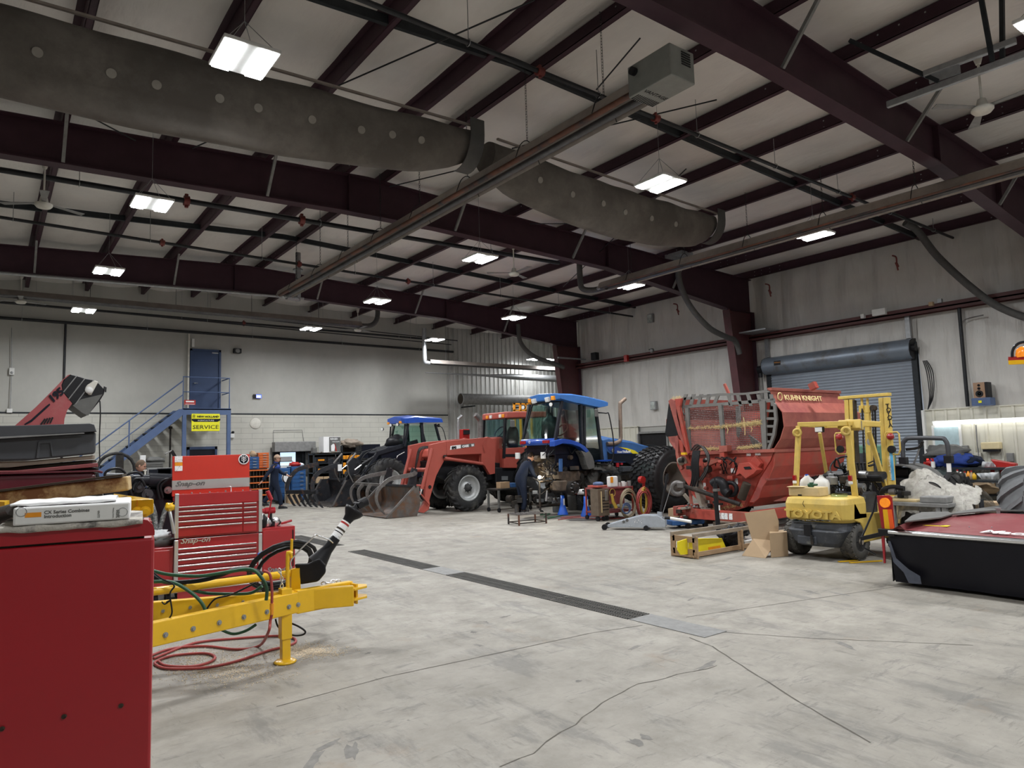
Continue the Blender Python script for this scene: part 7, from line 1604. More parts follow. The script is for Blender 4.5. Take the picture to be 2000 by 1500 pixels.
# fixtures on the right wall
for u,v,lab in((1271,622,'upper square glass vent high on the insulated wall'),(1277,792,'square glass vent on the insulated wall left of the red mixer')):
 q=rw(u,v);t=thing('wall_vent',lab,'vent',(19.9,q.y,q.z-.15));MB().box(19.84,19.95,q.y-.13,q.y+.13,q.z-.16,q.z+.16).build('frame','galv',t,.01);MB().box(19.83,19.84,q.y-.1,q.y+.1,q.z-.13,q.z+.13).build('pane','screen_glass' if mat('screen_glass',(.45,.5,.48),.1,0,.5,8)and False else 'screen_glass',t)
q=rw(1281,685);t=thing('flood_light','round silver wall lamp on the girt behind the blue tractor','light',(19.7,q.y,q.z));MB().lathe((19.68,q.y,q.z),(-.6,-.5,-.3),[(.02,-.08),(.06,-.03),(.09,.03),(.01,.035)],16).build('head','galv',t);MB().box(19.68,19.75,q.y-.03,q.y+.15,q.z+.02,q.z+.07).build('bracket','iron',t)
q=rw(1225,700,19.7);single(MB().box(19.6,19.72,q.y-.07,q.y+.09,q.z-.13,q.z+.13),'alarm_box','red_plastic','red alarm box on the girt','box',bevel=.01)
for u,v,w,lab in((1162,696,.14,'black fuse box beside the farthest column'),):q=rw(u,v,19.6);single(MB().box(19.5,19.7,q.y-w,q.y+w,q.z-.15,q.z+.15),'fuse_box','black',lab,'box',bevel=.01)
single(MB().box(18.2,19.7,21.1,21.16,5.28,5.34),'track_rail','galv','grey horizontal rail at the farthest column','rail');single(MB().box(19.0,19.72,12.3,13.25,5.16,5.20),'track_shelf','galv','grey horizontal shelf rail beside the middle column','rail')
q=rw(1719,610,19.7);t=thing('wall_speaker','white rectangular fixture on the girt above the roll-up door','light',(19.65,q.y,q.z));MB().box(19.6,19.72,q.y-.18,q.y+.18,q.z-.09,q.z+.09).build('housing','white_plastic',t,.01);q=rw(1687,618,19.7);single(MB().box(19.6,19.72,q.y-.05,q.y+.05,q.z-.06,q.z+.06),'sensor','white_plastic','small white sensor on the girt left of the white fixture','sensor',bevel=.01)
for u,v in((1837,588),(1820,594)):q=rw(u,v,19.7);single(MB().box(19.62,19.72,q.y-.05,q.y+.05,q.z-.05,q.z+.05),'junction_box','galv' if u>1830 else 'cardboard',('grey' if u>1830 else 'small tan')+' box sitting on the right end of the girt','box')
single(MB().tube([(19.85,7.26,4.55),(19.85,7.15,4.68),(19.84,6.75,4.72)],.015,6,sm=4),'conduit','tine','thin bent conduit branching from the black wall pipe','pipe')
q=rw(1917,765,19.75);t=thing('wood_speaker','wooden two-way loudspeaker standing on a blue box on the panel ledge','speaker',(19.75,q.y,q.z-.16));y0=q.y
MB().box(19.66,19.92,y0-.17,y0+.14,2.66,3.04).build('cabinet','black',t,.006);MB().box(19.65,19.66,y0-.11,y0+.14,2.66,3.04).build('baffle',mat('walnut',(.33,.20,.12),.5),t)
for dz,r in((.10,.085),(.23,.035),(.31,.03)):MB().lathe((19.65,y0+.015,2.66+dz),(-1,0,0),[(r,0),(r,.008),(r*.85,.01),(r*.3,-.005),(.004,.004)],20).build('cone','black',t)
t=thing('blue_box','blue box with a yellow tag under the wooden loudspeaker','box',(19.75,y0,2.46));MB().box(19.62,19.95,y0-.22,y0+.2,2.465,2.66).build('body','blue_stair',t,.02);MB().box(19.612,19.62,y0-.03,y0+.04,2.53,2.59).build('tag','yellow_sign',t)
t=thing('tube_light','long glowing tube light on the cream panel above the bench','light',(19.8,6,2.05));MB().box(19.86,19.93,3.2,8.15,2.08,2.14).build('housing','white_plastic',t);MB().cyl((19.82,3.25,2.06),(19.82,8.1,2.06),.028,n=12).build('tube','tube_light',t)
li=bpy.data.lights.new('tube','AREA');li.shape='RECTANGLE';li.size=4.8;li.size_y=.08;li.energy=22;lo=bpy.data.objects.new('tube_glow',li);COL.objects.link(lo);lo.location=(19.76,5.7,2.03);lo.rotation_euler=(R(55)*0,R(35),PI/2);lo.rotation_euler=V((-1,0,-.7)).to_track_quat('-Z','X').to_euler();lo.parent=None
# pale blue door in panel, boxes, outlets
q0,q1=PX(1825,835,19.93),PX(1872,833,19.93);dd=struct(MB().box(19.9,19.95,q1 .y-.06,q0 .y+.06,.3,q0 .z+.05),'door_6','white_plastic','pale blue access door in the cream panel');MB().box(19.89,19.91,q1 .y,q0 .y,.35,q0 .z).build('door_leaf',mat('pale_blue',(.42,.55,.58),.5),dd);MB().box(19.885,19.89,q1 .y+.08,q0 .y-.12,.35,q0 .z-.18).build('door_panel','pale_blue',dd);MB().cyl((19.87,q1 .y+.28,1.45),(19.9,q1 .y+.28,1.45),.02).build('knob','iron',dd)
for u,v,w,h,m,lab in((1884,878,.07,.10,'grey_strut','grey electrical box on the cream panel'),(1887,893,.06,.08,'white_plastic','white outlet with plug under the grey electrical box'),(1910,893,.07,.11,'offwhite','beige outlet box with thick plug'),(1972,893,.07,.10,'grey_strut','grey switch box right of the towel dispenser')):
 q=PX(u,v,19.85);single(MB().box(19.85,19.95,q.y-w,q.y+w,q.z-h,q.z+h),'outlet_box',m,lab,'outlet',bevel=.008)
single(MB().tube([PX(1906,830,19.86),PX(1909,870,19.86),PX(1912,890,19.86)],.018,6),'conduit','grey_strut','grey conduit running down to the beige outlet box','pipe')
for pts,l in(([(1887,893),(1884,903),(1890,912)],'left'),([(1908,893),(1900,897),(1896,912)],'right')):single(MB().tube([PX(u,v,19.8)for u,v in pts],.012,6,sm=4),'power_cord','black',f'black cord hanging from the {l} outlet on the cream panel','cord')
q0,q1=PX(1917,864,19.8),PX(1955,882,19.8);t=thing('towel_dispenser','yellowed paper towel dispenser on the cream panel','dispenser',(19.8,(q0 .y+q1 .y)/2,q1 .z));MB().box(19.72,19.94,q1 .y,q0 .y,q1 .z+.06,q0 .z).build('cover',mat('aged_cream',(.66,.56,.33),.5,0,.1,8),t,.02);MB().box(19.75,19.94,q1 .y+.05,q0 .y-.03,q1 .z,q1 .z+.06).build('slot','black',t)
# benches at the right wall
t=thing('parts_bench','long dark bench along the cream panel heaped with clothes and bottles','bench',(19.1,6,0));MB().box(18.7,19.9,2.5,8.2,.93,.98).build('top','dark_steel',t);MB().box(18.75,19.85,2.6,8.1,.32,.36).build('lower_shelf','dark_steel',t)
for y in(2.7,4.6,6.4,8.05):MB().box(18.75,18.83,y-.04,y+.04,0,.93).build('leg','grey_strut',t)
def at_x(u,v,x):return PX(u,v,x)
def lump(u,v,x,r,m,lab,name,cat,amp=.45,fs=2.6,sd=0,z0=None):
 q=PX(u,v,x)
 if z0 is not None:q.z=z0+r[2]*.85
 return single(blob(q,r,amp,fs,22,14,sd),name,m,lab,cat)
lump(1868,917,19.0,(.3,.45,.18),'coverall_yoke','royal blue coverall heaped on the wall bench','coverall_heap','clothes',sd=1,z0=.98);lump(1850,906,19.15,(.3,.5,.2),'grey_vinyl','dark grey jacket piled on top of the blue coverall','jacket','clothes',sd=2,z0=1.16);lump(1893,912,19.1,(.25,.3,.14),'coverall','navy sleeve bundle at the right of the clothes heap','coverall_heap','clothes',sd=3,z0=1.0)
lump(1838,917,18.9,(.15,.22,.13),'coverall_yoke','blue sleeve with reflective stripe at the left of the clothes heap','coverall_heap','clothes',sd=4,z0=1.0);lump(1818,912,18.9,(.12,.14,.09),'red_plastic','red and white rag at the left end of the clothes heap','rag','rag',sd=5,z0=1.0)
def cloth(quad,x,lab,bend=.12,sd=0):
 A,B2_,C_,D_=[PX(u,v,x)for u,v in quad]
 def f(u,v):
  p=A.lerp(B2_,u).lerp(D_.lerp(C_,u),v);k=noise.noise(V((u*4+sd,v*2,sd)))*.09+.03*math.sin(u*14+sd+v*3);return p+V((bend*math.cos(v*2.2)*-1+k,k*.4,0))
 return single(MB().grid(f,30,20,.012),'towel','towel',lab,'towel')
cloth(((1923,901),(1946,903),(1948,921),(1915,923)),19.1,'white towel draped upright on a box right of the clothes',.1,1);cloth(((1912,924),(1955,922),(1938,948),(1925,946)),18.75,'white towel hanging over the bench edge',.15,4)
q=PX(1958,907,19.0);single(MB().prism([q+V((0,.25,.12)),q+V((0,-.25,.02)),q+V((0,-.25,-.12)),q+V((0,.1,-.1))],(.2,0,0)).rbox(q+V((.1,-.05,-.16)),(.3,.6,.12)),'red_case','red_plastic','bright red plastic tray on top of a maroon box by the wall','tray',bevel=.02)
q=PX(1962,920,19.1);single(MB().box(18.9,19.3,q.y-.35,q.y+.35,.98,q.z+.1),'maroon_box','mower_red','maroon box carrying the red tray on the bench','box',bevel=.01)
for i,(u,m,l)in enumerate(((1872,'offwhite','first bottle'),(1878,'white_plastic','second bottle'),(1886,'white_plastic','third bottle'),(1893,'amber','fourth bottle, yellow,'),(1899,'cardboard','fifth bottle'),(1904,'yellow','sixth bottle, yellow,'))):
 q=PX(u,945,18.3);z=.72;k=thing('bottle',l+' from the left in the row on the low shelf','bottle',(18.3,q.y,z));h_=.2-.02*(i%3)
 MB().lathe((18.3,q.y,z),(0,0,1),[(.01,0),(.045,.005),(.045,h_*.65),(.02,h_*.85),(.018,h_)],12).build('body',m,k);MB().cyl((18.3,q.y,z+h_),(18.3,q.y,z+h_+.03),.02).build('cap','black' if i%2 else 'red_plastic',k)
single(MB().box(18.15,18.55,6.0,7.3,.67,.72).box(18.2,18.25,6.05,6.1,0,.67).box(18.2,18.25,7.2,7.25,0,.67),'low_shelf','dark_steel','low dark shelf carrying the row of bottles','shelf')
q=PX(1824,925,18.6);k=thing('spray_can','white spray can with red cap at the left of the clothes heap','can',(18.6,q.y,q.z-.1));MB().cyl((18.6,q.y,.98),(18.6,q.y,1.13),.045).build('can','white_plastic',k);MB().cyl((18.6,q.y,1.13),(18.6,q.y,1.2),.025).build('cap','red_plastic',k)
q=PX(1817,902,18.9);k=thing('charger','black battery charger with glowing red lights','charger',(18.9,q.y,q.z-.12));MB().box(18.85,19.0,q.y-.12,q.y+.12,.985,q.z+.12).build('body','black',k,.01)
for i in range(4):MB().box(18.845,18.85,q.y-.09+.1*(i//2),q.y-.04+.1*(i//2),q.z-.02+.07*(i%2),q.z+.01+.07*(i%2)).build('indicator','led_red',k)
lump(1930,975,18.9,(.3,.35,.16),'cardboard','crumpled brown carton on the lower shelf','carton','box',.3,1.5,9,.36)
# small tractor with roll bar behind the benches
t=thing('roll_bar_tractor','dark grey compact tractor with a black roll bar behind the covered bench','tractor',(15.8,7.2,0))
RB=[PX(u,v,15.4)for u,v in((1765,905),(1763,870),(1768,860),(1778,856),(1836,856),(1846,860),(1851,872),(1853,900),(1853,925),(1843,942))]
MB().tube(RB,.045,10,sm=5).build('roll_bar','moulded',t);
for u,v in((1765,900),(1853,897)):MB().rbox(PX(u,v,15.4),(.16,.14,.16)).build('bar_clamp','black',t,.015)
q=PX(1853,912,15.33);MB().box(15.33,15.34,q.y-.04,q.y+.04,q.z-.1,q.z+.1).build('sticker','paper',t)
mb=MB();c=PX(1765,935,15.6);c.z=.95
mb.grid(lambda u,v:c+V(((v-.5)*.8,.5-u*1.2+.0,(.34*math.sin(PI*min(1,u*1.05))**.6)-.1)),14,4,.03).build('fender','grey_vinyl',t)
MB().tube([PX(1797,868,15.6),PX(1793,885,15.6),PX(1780,918,15.6)],.02,6).build('support_rod','galv',t);MB().tube([PX(1770,878,15.5),PX(1795,874,15.5),PX(1802,862,15.5)],.03,6,sm=3).build('linkage','iron',t);MB().box(15.3,16.8,6.6,7.6,.5,.9).build('body','black',t,.03)
ag_wheel(t,(16.0,6.2,.5),(0,-1,0),.5,.3,.28,lugs=14);ag_wheel(t,(16.0,8.0,.5),(0,1,0),.5,.3,.28,lugs=14)
MB().box(15.5,15.9,6.9,7.3,.9,1.1).build('seat','black',t,.04)
t=thing('green_machine','green painted machine seen through the forklift mast','machine',(16.5,9.0,0));a,b=PX(1674,870,16.5),PX(1730,935,16.5);MB().box(16.5,17.1,b.y,a.y,.4,a.z).build('panel',mat('machine_green',(.12,.26,.19),.5),t,.03);MB().box(16.48,16.5,b.y+.1,b.y+.8,1.0,1.4).build('screen','forklift_dark',t);MB().box(16.6,17.0,b.y+.1,a.y-.1,0,.4).build('base','iron',t)
# metal bench with engine under plastic sheet
XB=10.4
t=thing('steel_work_table','grey steel work table with tools behind the mower deck','table',(12.0,4.6,0));q0,q1=PX(1734,980,XB),PX(1851,977,XB)
zt2=q0 .z;MB().box(XB,XB+1.0,q1 .y,q0 .y,zt2-.05,zt2).build('top','grey_strut',t,.005)
for y in(q1 .y+.06,q0 .y-.05,PX(1832,1000,XB).y):
 for x in(XB+.04,XB+.94):MB().box(x-.03,x+.03,y-.03,y+.03,0,zt2-.05).build('leg','grey_strut',t)
t_=MB();
def shr(u,v):
 a=PX(1768+u*152,940,11.0);env=math.sin(PI*min(1,max(0,u)))**.5
 hgt=(.33*math.sin(PI*min(1,u*1.6))if u<.62 else.33*math.sin(PI*.99)+.0)
 top=zt2+.12+.32*math.exp(-((u-.25)/.28)**2)+.10*math.exp(-((u-.75)/.2)**2)
 th=(v-.5)*2;z=top-.62*abs(th)**1.8*(1-.35*u);p=V((11.0+th*.5,a.y,max(.25,z)))
 k=noise.noise(V((u*9,v*9,2)))*.09+noise.noise(V((u*24,v*20,5)))*.035;return p+V((k*.6,k,k))
t_.grid(shr,70,44);single(t_,'plastic_sheet','plastic_sheet','crumpled translucent plastic sheet draped over an engine on the table','cover')
t=thing('low_table','dark low steel table behind the right half of the plastic sheet','table',(12,4.3,0));MB().box(11.55,12.4,3.75,4.9,.50,.55).build('top','iron',t);
for y in(3.8,4.85):MB().box(11.6,11.66,y-.03,y+.03,0,.5).build('leg','iron',t);MB().box(12.3,12.36,y-.03,y+.03,0,.5).build('leg','iron',t)
q=PX(1917,985,11.0);single(MB().cyl((11.0,q.y,0),(11.0,q.y,PX(1917,975,11.0).z),.03),'steel_post','moulded','short black post standing at the end of the plastic sheet','post')
qa=PX(1757,970,XB+.15);k=thing('engine_parts_tray','cardboard tray heaped with hoses and a grey turbo part, left end of the table','tray',(XB+.3,qa.y,zt2));MB().box(XB+.08,XB+.5,qa.y-.26,qa.y+.26,zt2,zt2+.04).build('tray','manila',k,.01);lumps(k,(XB+.15,qa.y-.2,zt2+.08),(XB+.4,qa.y+.22,zt2+.16),9,'turbo_part',['tine','iron','galv','black'],51,(.03,.06));MB().tube([(XB+.2,qa.y+.28,zt2+.05),(XB+.15,qa.y+.22,zt2+.16),(XB+.2,qa.y+.1,zt2+.2),(XB+.2,qa.y-.05,zt2+.18)],.035,10,sm=4).build('hose','black',k)
q=PX(1824,972,XB+.1);single(MB().box(XB+.05,XB+.35,q.y-.17,q.y+.17,zt2,zt2+.09),'metal_pan','grey_strut','small grey metal pan on the front of the table','pan',bevel=.015)
q=PX(1806,963,XB+.2);k=thing('gear_disc','round metal gear leaning behind the grey pan','gear',(XB+.4,q.y,zt2));MB().cyl((XB+.42,q.y,zt2+.13),(XB+.46,q.y,zt2+.14),.13,n=28).build('disc','tine',k);MB().torus((XB+.43,q.y,zt2+.13),(1,0,.2),.135,.012,28,6).build('rim','black',k)
q=PX(1812,1010,11.1);single(MB().lathe((11.1,q.y,0),(0,0,1),[(.01,0),(.14,0),(.17,.42),(.15,.42),(.13,.02),(.01,.02)],20),'blue_bucket','blue_bright','blue plastic drum standing under the steel table','bucket')
single(MB().rbox((11.9,PX(1928,990,11.9).y,.66),(.3,.5,.21),.2),'carton','cardboard','open brown carton behind the mower under the towels','box',bevel=.01)
# mower with curtain
t=thing('disc_mower','low dark red disc mower with silver rail, black curtain and a red reflector post','mower',(9.6,2.8,0))
X0m,Y0m,zt_m=8.65,4.13,.63;Y9=.3;Yend=4.13
def cur(u,v):
 y=Y0m-u*(Y0m-Y9);z=zt_m-.02-v*(zt_m-.06);x=X0m+.02+.05*v*math.sin(u*9)*.5+.06*v*v;
 if u<.03:x+=0
 return V((x+.02*noise.noise(V((u*20,v*3,0))),y,z))
MB().grid(cur,60,10,.006).build('front_curtain','curtain_black',t)
def cur2(u,v):
 x=X0m+.02+u*1.4;z=zt_m-.02-v*(zt_m-.06)*(1-.12*u);return V((x+.05*v,Y0m+.02*v*math.sin(u*12)+.03*v*(1-u),z))
MB().grid(cur2,24,8,.006).build('side_curtain','curtain_black',t)
MB().cyl((X0m,Y0m+.0,zt_m),(X0m,Y9,zt_m),.028,n=16).build('edge_rail','chrome_trim',t);MB().box(X0m-.02,X0m+.05,Y0m-.07,Y0m+.12,zt_m-.05,zt_m+.03).build('corner_block','black',t,.008)
e1,e2=PX(1690,1050,8.66),PX(1750,1036,8.66);MB().beam(PX(1682,1052,8.7),PX(1754,1036,8.66),.05,.05).build('corner_arm','black',t,.006);MB().tube([PX(1682,1052,8.7),PX(1705,1000,8.9),PX(1712,966,8.9)],.012,6).tube([PX(1682,1052,8.7),PX(1683,1066,8.7),PX(1695,1074,8.7),PX(1710,1083,8.9)],.01,6,sm=3).build('cable_loop','black',t)
top=[PX(1752,1035,X0m)];zz=.66
rear=[PZ(u,v,.74)for u,v in((1757,1026),(1790,1013),(1842,1008),(1930,1001),(2050,1000))];fr_=[V((X0m+.02,y,zt_m+.025))for y in(4.1,3.9,3.55,3.2,Y9)]
fr_=[V((X0m+.02,4.1,zt_m+.03)),V((X0m+.02,3.95,zt_m+.03)),V((X0m+.02,3.6,zt_m+.03)),V((X0m+.02,3.1,zt_m+.03)),V((X0m+.02,Y9,zt_m+.03))];rear[-1]=V((rear[-2].x+.1,Y9,.74))
mb=MB();mb.add(fr_+rear,[(i,i+1,6+i,5+i)for i in range(4)]);mb.add([p-V((0,0,.02))for p in fr_+rear],[(5+i,6+i,i+1,i)for i in range(4)]);mb.build('top_deck','mower_red',t)
MB().prism([PZ(u,v,.75)for u,v in((1767,1021),(1838,1013),(1862,1006),(1852,1002),(1800,1003),(1780,1010))],(0,0,.02)).build('grey_cover','grey_vinyl',t,.004);r_=[PZ(u,v,.76)for u,v in((1862,1006),(1938,999),(2050,1000),(2050,985),(1950,990),(1868,1002))];MB().prism(r_,(0,0,.02)).build('grey_cover','grey_vinyl',t,.004)
q=PZ(1829,1027,.685);dn_=V((0,-1,0));MB().rbox(q+V((0,0,.004)),(.13,.26,.004),.12).build('yellow_label','yellow_plate',t);MB().rbox(q+V((0,0,.008)),(.02,.1,.002),.12).rbox(q+V((.03,0,.008)),(.015,.14,.002),.12).build('label_print','black',t)
text('MacDon',.17,'paper',t,PZ(1912,1040,zt_m+.05),(0,-1,0),(1,0,.13),.003,bold=.004,shear=.3,sx=1.35,name='raised_lettering')
for u,v in((1893,1029),(1937,1030),(1934,1037),(1775,1020),(1770,1026)):MB().sph(PZ(u,v,.70),.008,8,5).build('screw','galv',t)
q=PZ(1950,1003,.78);MB().cyl(q,q+V((0,0,.05)),.02).cyl(q+V((0,0,.05)),q+V((0,0,.07)),.035).build('knob','galv',t)
MB().box(X0m+.1,10.4,Y9,4.0,.1,.55).build('cutter_bar','iron',t,.02)
mat('scuff',(.07,.08,.11),.6,0,.2,8)
MB().add([PX(u,v,X0m-.012)for u,v in((1734,1057),(1739,1057),(1750,1090),(1775,1112),(1797,1125),(1800,1141),(1775,1139),(1765,1118),(1745,1098))],[tuple(range(9))]).build('scuff_mark','scuff',t)
# red reflector post
TM_=t
RP=lambda pts,x=8.72:[PX(u,v,x)for u,v in pts]
MB().prism(RP([(1712,968),(1737,967),(1742,972),(1747,1034),(1722,1034)]),(.015,0,0)).build('reflector_post','cabinet_red',t,.003);t=[o for o in COL.objects if o.name.startswith('reflector_post')][-1];MB().prism(RP([(1720,1036),(1726,1036),(1729,1100),(1726,1100)],8.68),(.02,0,0)).build('lower_plate','cabinet_red',t)
q=PX(1728,982,8.7);MB().cyl(q+V((.02,0,0)),q+V((-.01,0,0)),.058,n=24).build('amber_lamp','orange_lens',t);MB().prism(RP([(1724,995),(1733,995),(1738,1033),(1728,1033)],8.705),(.01,0,0)).build('yellow_reflector','reflect_yellow',t);MB().prism(RP([(1733,995),(1741,995),(1746,1033),(1738,1033)],8.705),(.01,0,0)).build('orange_reflector','reflect_orange',t)
# big lug tyre at the right edge
q=PX(2020,1000,11.2);t=thing('tractor_wheel','big dusty grey tractor tyre with heavy lugs cut by the right edge','wheel',(11.2,q.y,0));ag_wheel(t,(11.2,q.y,.66),(.12,-1,0),.66,.56,.32,tm=mat('tyre_grey',(.13,.135,.14),.8,0,.15,5),lugs=15,lugh=.06,lw=.07,ang=.42)
# beacon bar at right edge
t=thing('beacon_bar','red and yellow striped bar with amber beacon and black hoop at the right edge','beacon',PX(2000,708,7.0));XB_=7.0;B_=lambda pts,x=XB_:[PX(u,v,x)for u,v in pts]
MB().prism(B_([(1969,697),(2040,693),(2040,701),(1969,704)]),(.06,0,0)).build('red_stripe','red_plastic',t);MB().prism(B_([(1969,704),(2040,701),(2040,709),(1970,712)]),(.06,0,0)).build('yellow_stripe','reflect_yellow',t)
MB().tube([PX(1977,697,XB_),PX(1978,684,XB_),PX(1986,673,XB_),PX(2000,668,XB_),PX(2030,666,XB_)],.012,8,sm=4).build('hoop','black_gloss',t);q=PX(1999,686,XB_+.03);MB().lathe((q.x,q.y,q.z-.05),(0,0,1),[(.05,0),(.06,.02),(.05,.07),(.02,.09)],20).build('beacon','orange_lens',t);q2=PX(2040,703,XB_+.03);MB().box(q2 .x-.03,q2 .x+.03,q2 .y-.03,q2 .y+.03,0,q2 .z).build('pole','black',t)
# people
def skinned(name,verts,edges,radii,m,parent,sub=2):
 me=bpy.data.meshes.new(name);off=V((0,0,0));p=parent
 while p is not None:off=off+p.location;p=p.parent
 me.from_pydata([V(v)-off for v in verts],edges,[]);o=bpy.data.objects.new(name,me);COL.objects.link(o);o.parent=parent
 s=o.modifiers.new('skin','SKIN');s.use_smooth_shade=True
 for i,r in enumerate(radii):me.skin_vertices[0].data[i].radius=r if isinstance(r,tuple)else(r,r)
 me.skin_vertices[0].data[0].use_root=True
 if sub:b=o.modifiers.new('sub','SUBSURF');b.levels=sub;b.render_levels=sub
 me.materials.append(MATS[m]);dg=bpy.context.evaluated_depsgraph_get();dg.update();ev=o.evaluated_get(dg);nm=bpy.data.meshes.new_from_object(ev);o.modifiers.clear();o.data=nm;nm.polygons.foreach_set('use_smooth',[True]*len(nm.polygons));return o
def person(lab,base,J,yaw,look,hair='hair',cap=None,cloth='coverall',yoke=None,glasses=False):
 """J: joints in the person's own frame (x = facing direction, y = left), metres"""
 Rz=Matrix.Rotation(yaw,3,'Z');B_=V(base);W=lambda p:B_+Rz@V(p)
 t=thing('person',lab,'person',base)
 N_=['pelvis','waist','chest','neckb','neck','hl','kl','al','tl','hr','kr','ar','tr','sl','el','wl','sr','er','wr']
 P_={k:V(J[k])for k in N_}
 vs=[W(P_[k])for k in N_];ix={k:i for i,k in enumerate(N_)}
 E=[('pelvis','waist'),('waist','chest'),('chest','neckb'),('neckb','neck'),('pelvis','hl'),('hl','kl'),('kl','al'),('al','tl'),('pelvis','hr'),('hr','kr'),('kr','ar'),('ar','tr'),('chest','sl'),('sl','el'),('el','wl'),('chest','sr'),('sr','er'),('er','wr')]
 rad=[.07,.07,.06,.05,.052,.06,.045,.04,.03,.06,.045,.04,.03,.035,.03,.028,.035,.03,.028]
 ed=[(ix[a],ix[b])for a,b in E]
 # fingers
 for s,w_,e_ in(('l','wl','el'),('r','wr','er')):
  w=P_[w_];d=(w-P_[e_]).normalized();a,b,_=basis(d);palm=w+d*.07;vs.append(W(palm));pi=len(vs)-1;rad.append(.03);ed.append((ix[w_],pi))
  for k,ln in enumerate((.075,.085,.08,.065)):
   f1=palm+d*.02+a*(.030-.02*k);f2=f1+d*ln*.55+b*.008;f3=f2+d*ln*.35+b*.028;i=len(vs);vs+=[W(f1),W(f2),W(f3)];rad+=[.011,.0095,.008];ed+=[(pi,i),(i,i+1),(i+1,i+2)]
  f1=w+d*.03+a*.04;f2=f1+d*.04+a*.015+b*.01;i=len(vs);vs+=[W(f1),W(f2)];rad+=[.012,.009];ed+=[(ix[w_],i),(i,i+1)]
 body=skinned('body',vs,ed,rad,'skin',t,1)
 # head as part of the body mesh
 Lk=V(look).normalized();hd=P_['neck']+V((Lk.x,Lk.y,0))*.03+V((0,0,.10));f=Lk;sd=V((-f.y,f.x,0)).normalized();up=f.cross(sd)*1;up=up if up.z>0 else-up
 mb=MB();mb.sph((0,0,0),1,24,18);q=[]
 for p in mb.v:
  fx,sy,uz=p.x,p.y,p.z;wsc=.078*(1-.22*max(0,-uz));x=fx*.098;y=sy*wsc;z=uz*.122
  if fx>.75 and abs(sy)<.25 and-.35<uz<.15:x+=.022*(1-abs(sy)/.25)*(1-abs(uz+.12)/.4)
  if fx>.5 and abs(abs(sy)-.38)<.2 and.0<uz<.25:x-=.008
  if fx>.6 and uz<-.7:x+=.012
  q.append(W(hd+f*x+sd*y+up*z))
 mb.v=q;hm=mb.build('head_tmp','skin',t);
 for s in(-1,1):
  e=MB();e.sph((0,0,0),1,10,8);e.v=[W(hd+f*(p.x*.02-.005)+sd*(s*.078+p.y*.012)+up*(p.z*.032-.005))for p in e.v];eo=e.build('ear_tmp','skin',t);bm_join.append((body,eo))
 bm_join.append((body,hm))
 ey=MB()
 for s in(-1,1):ey.sph(W(hd+f*.085+sd*.032*s+up*.012),.011,8,6)
 ey.build('eyes','dark_matte',body);mo=MB();mo.sph((0,0,0),1,8,6);mo.v=[W(hd+f*(.088+p.x*.006)+sd*p.y*.025+up*(-.058+p.z*.006))for p in mo.v];mo.build('mouth',mat('lips',(.35,.12,.10),.5),body)
 h=MB();h.sph((0,0,0),1,20,14);h.v=[W(hd+f*(p.x*.104-.012)+sd*p.y*.084+up*(max(p.z,-.35+.9*max(0,p.x))*.128+.006))for p in h.v];h.build('hair',hair,t)
 if cap:
  c=MB();c.sph((0,0,0),1,20,12);c.v=[W(hd+f*(p.x*.112-.004)+sd*p.y*.093+up*(max(p.z,.18)*.135+.008))for p in c.v]
  c.add([W(hd+f*(.09+.085*math.cos(a))+sd*.075*math.sin(a)+up*(.030-.01*math.cos(a)+dz))for dz in(0,.008)for a in[PI*k/8-PI/2 for k in range(9)]],[tuple(range(9)),tuple(range(17,8,-1))]+[(i,9+i,10+i,i+1)for i in range(8)]);c.build('cap',cap,t)
 if glasses:
  g_=MB()
  for s in(-1,1):g_.torus(W(hd+f*.1+sd*.033*s+up*.012),Rz@f,.022,.002,16,4)
  g_.tube([W(hd+f*.1+sd*.055+up*.014),W(hd+sd*.082+up*.014)],.002,4).tube([W(hd+f*.1-sd*.055+up*.014),W(hd-sd*.082+up*.014)],.002,4);g_.build('glasses','black',t)
  # clothing : same pose, a little larger, ends at neck, wrists, ankles
 cn_=['pelvis','waist','chest','neckb','hl','kl','al','hr','kr','ar','sl','el','wl','sr','er','wr']
 cr={'pelvis':(.155,.15),'waist':(.15,.155),'chest':(.175,.18),'neckb':.095,'hl':.12,'kl':.088,'al':.075,'hr':.12,'kr':.088,'ar':.075,'sl':.085,'el':.062,'wl':.046,'sr':.085,'er':.062,'wr':.046}
 ci={k:i for i,k in enumerate(cn_)};skinned('coverall',[W(P_[k])for k in cn_],[(ci[a],ci[b])for a,b in E if a in ci and b in ci],[cr[k]for k in cn_],cloth,t,1)
 MB().torus(W(P_['neckb']*.35+P_['neck']*.65),Rz@(P_['neck']-P_['neckb']),.068,.018,18,8).build('collar',cloth if not yoke else yoke,t)
 if yoke:
  y_=MB();y_.sph((0,0,0),1,20,12);cc=P_['chest']*.35+P_['neckb']*.65;wsh=(P_['sl']-P_['sr']).normalized();y_.v=[W(cc+wsh*p.y*.225+V((1,0,0))*p.x*.155+V((0,0,1))*(p.z*.115-.04))for p in y_.v];y_.build('shoulder_yoke',yoke,t)
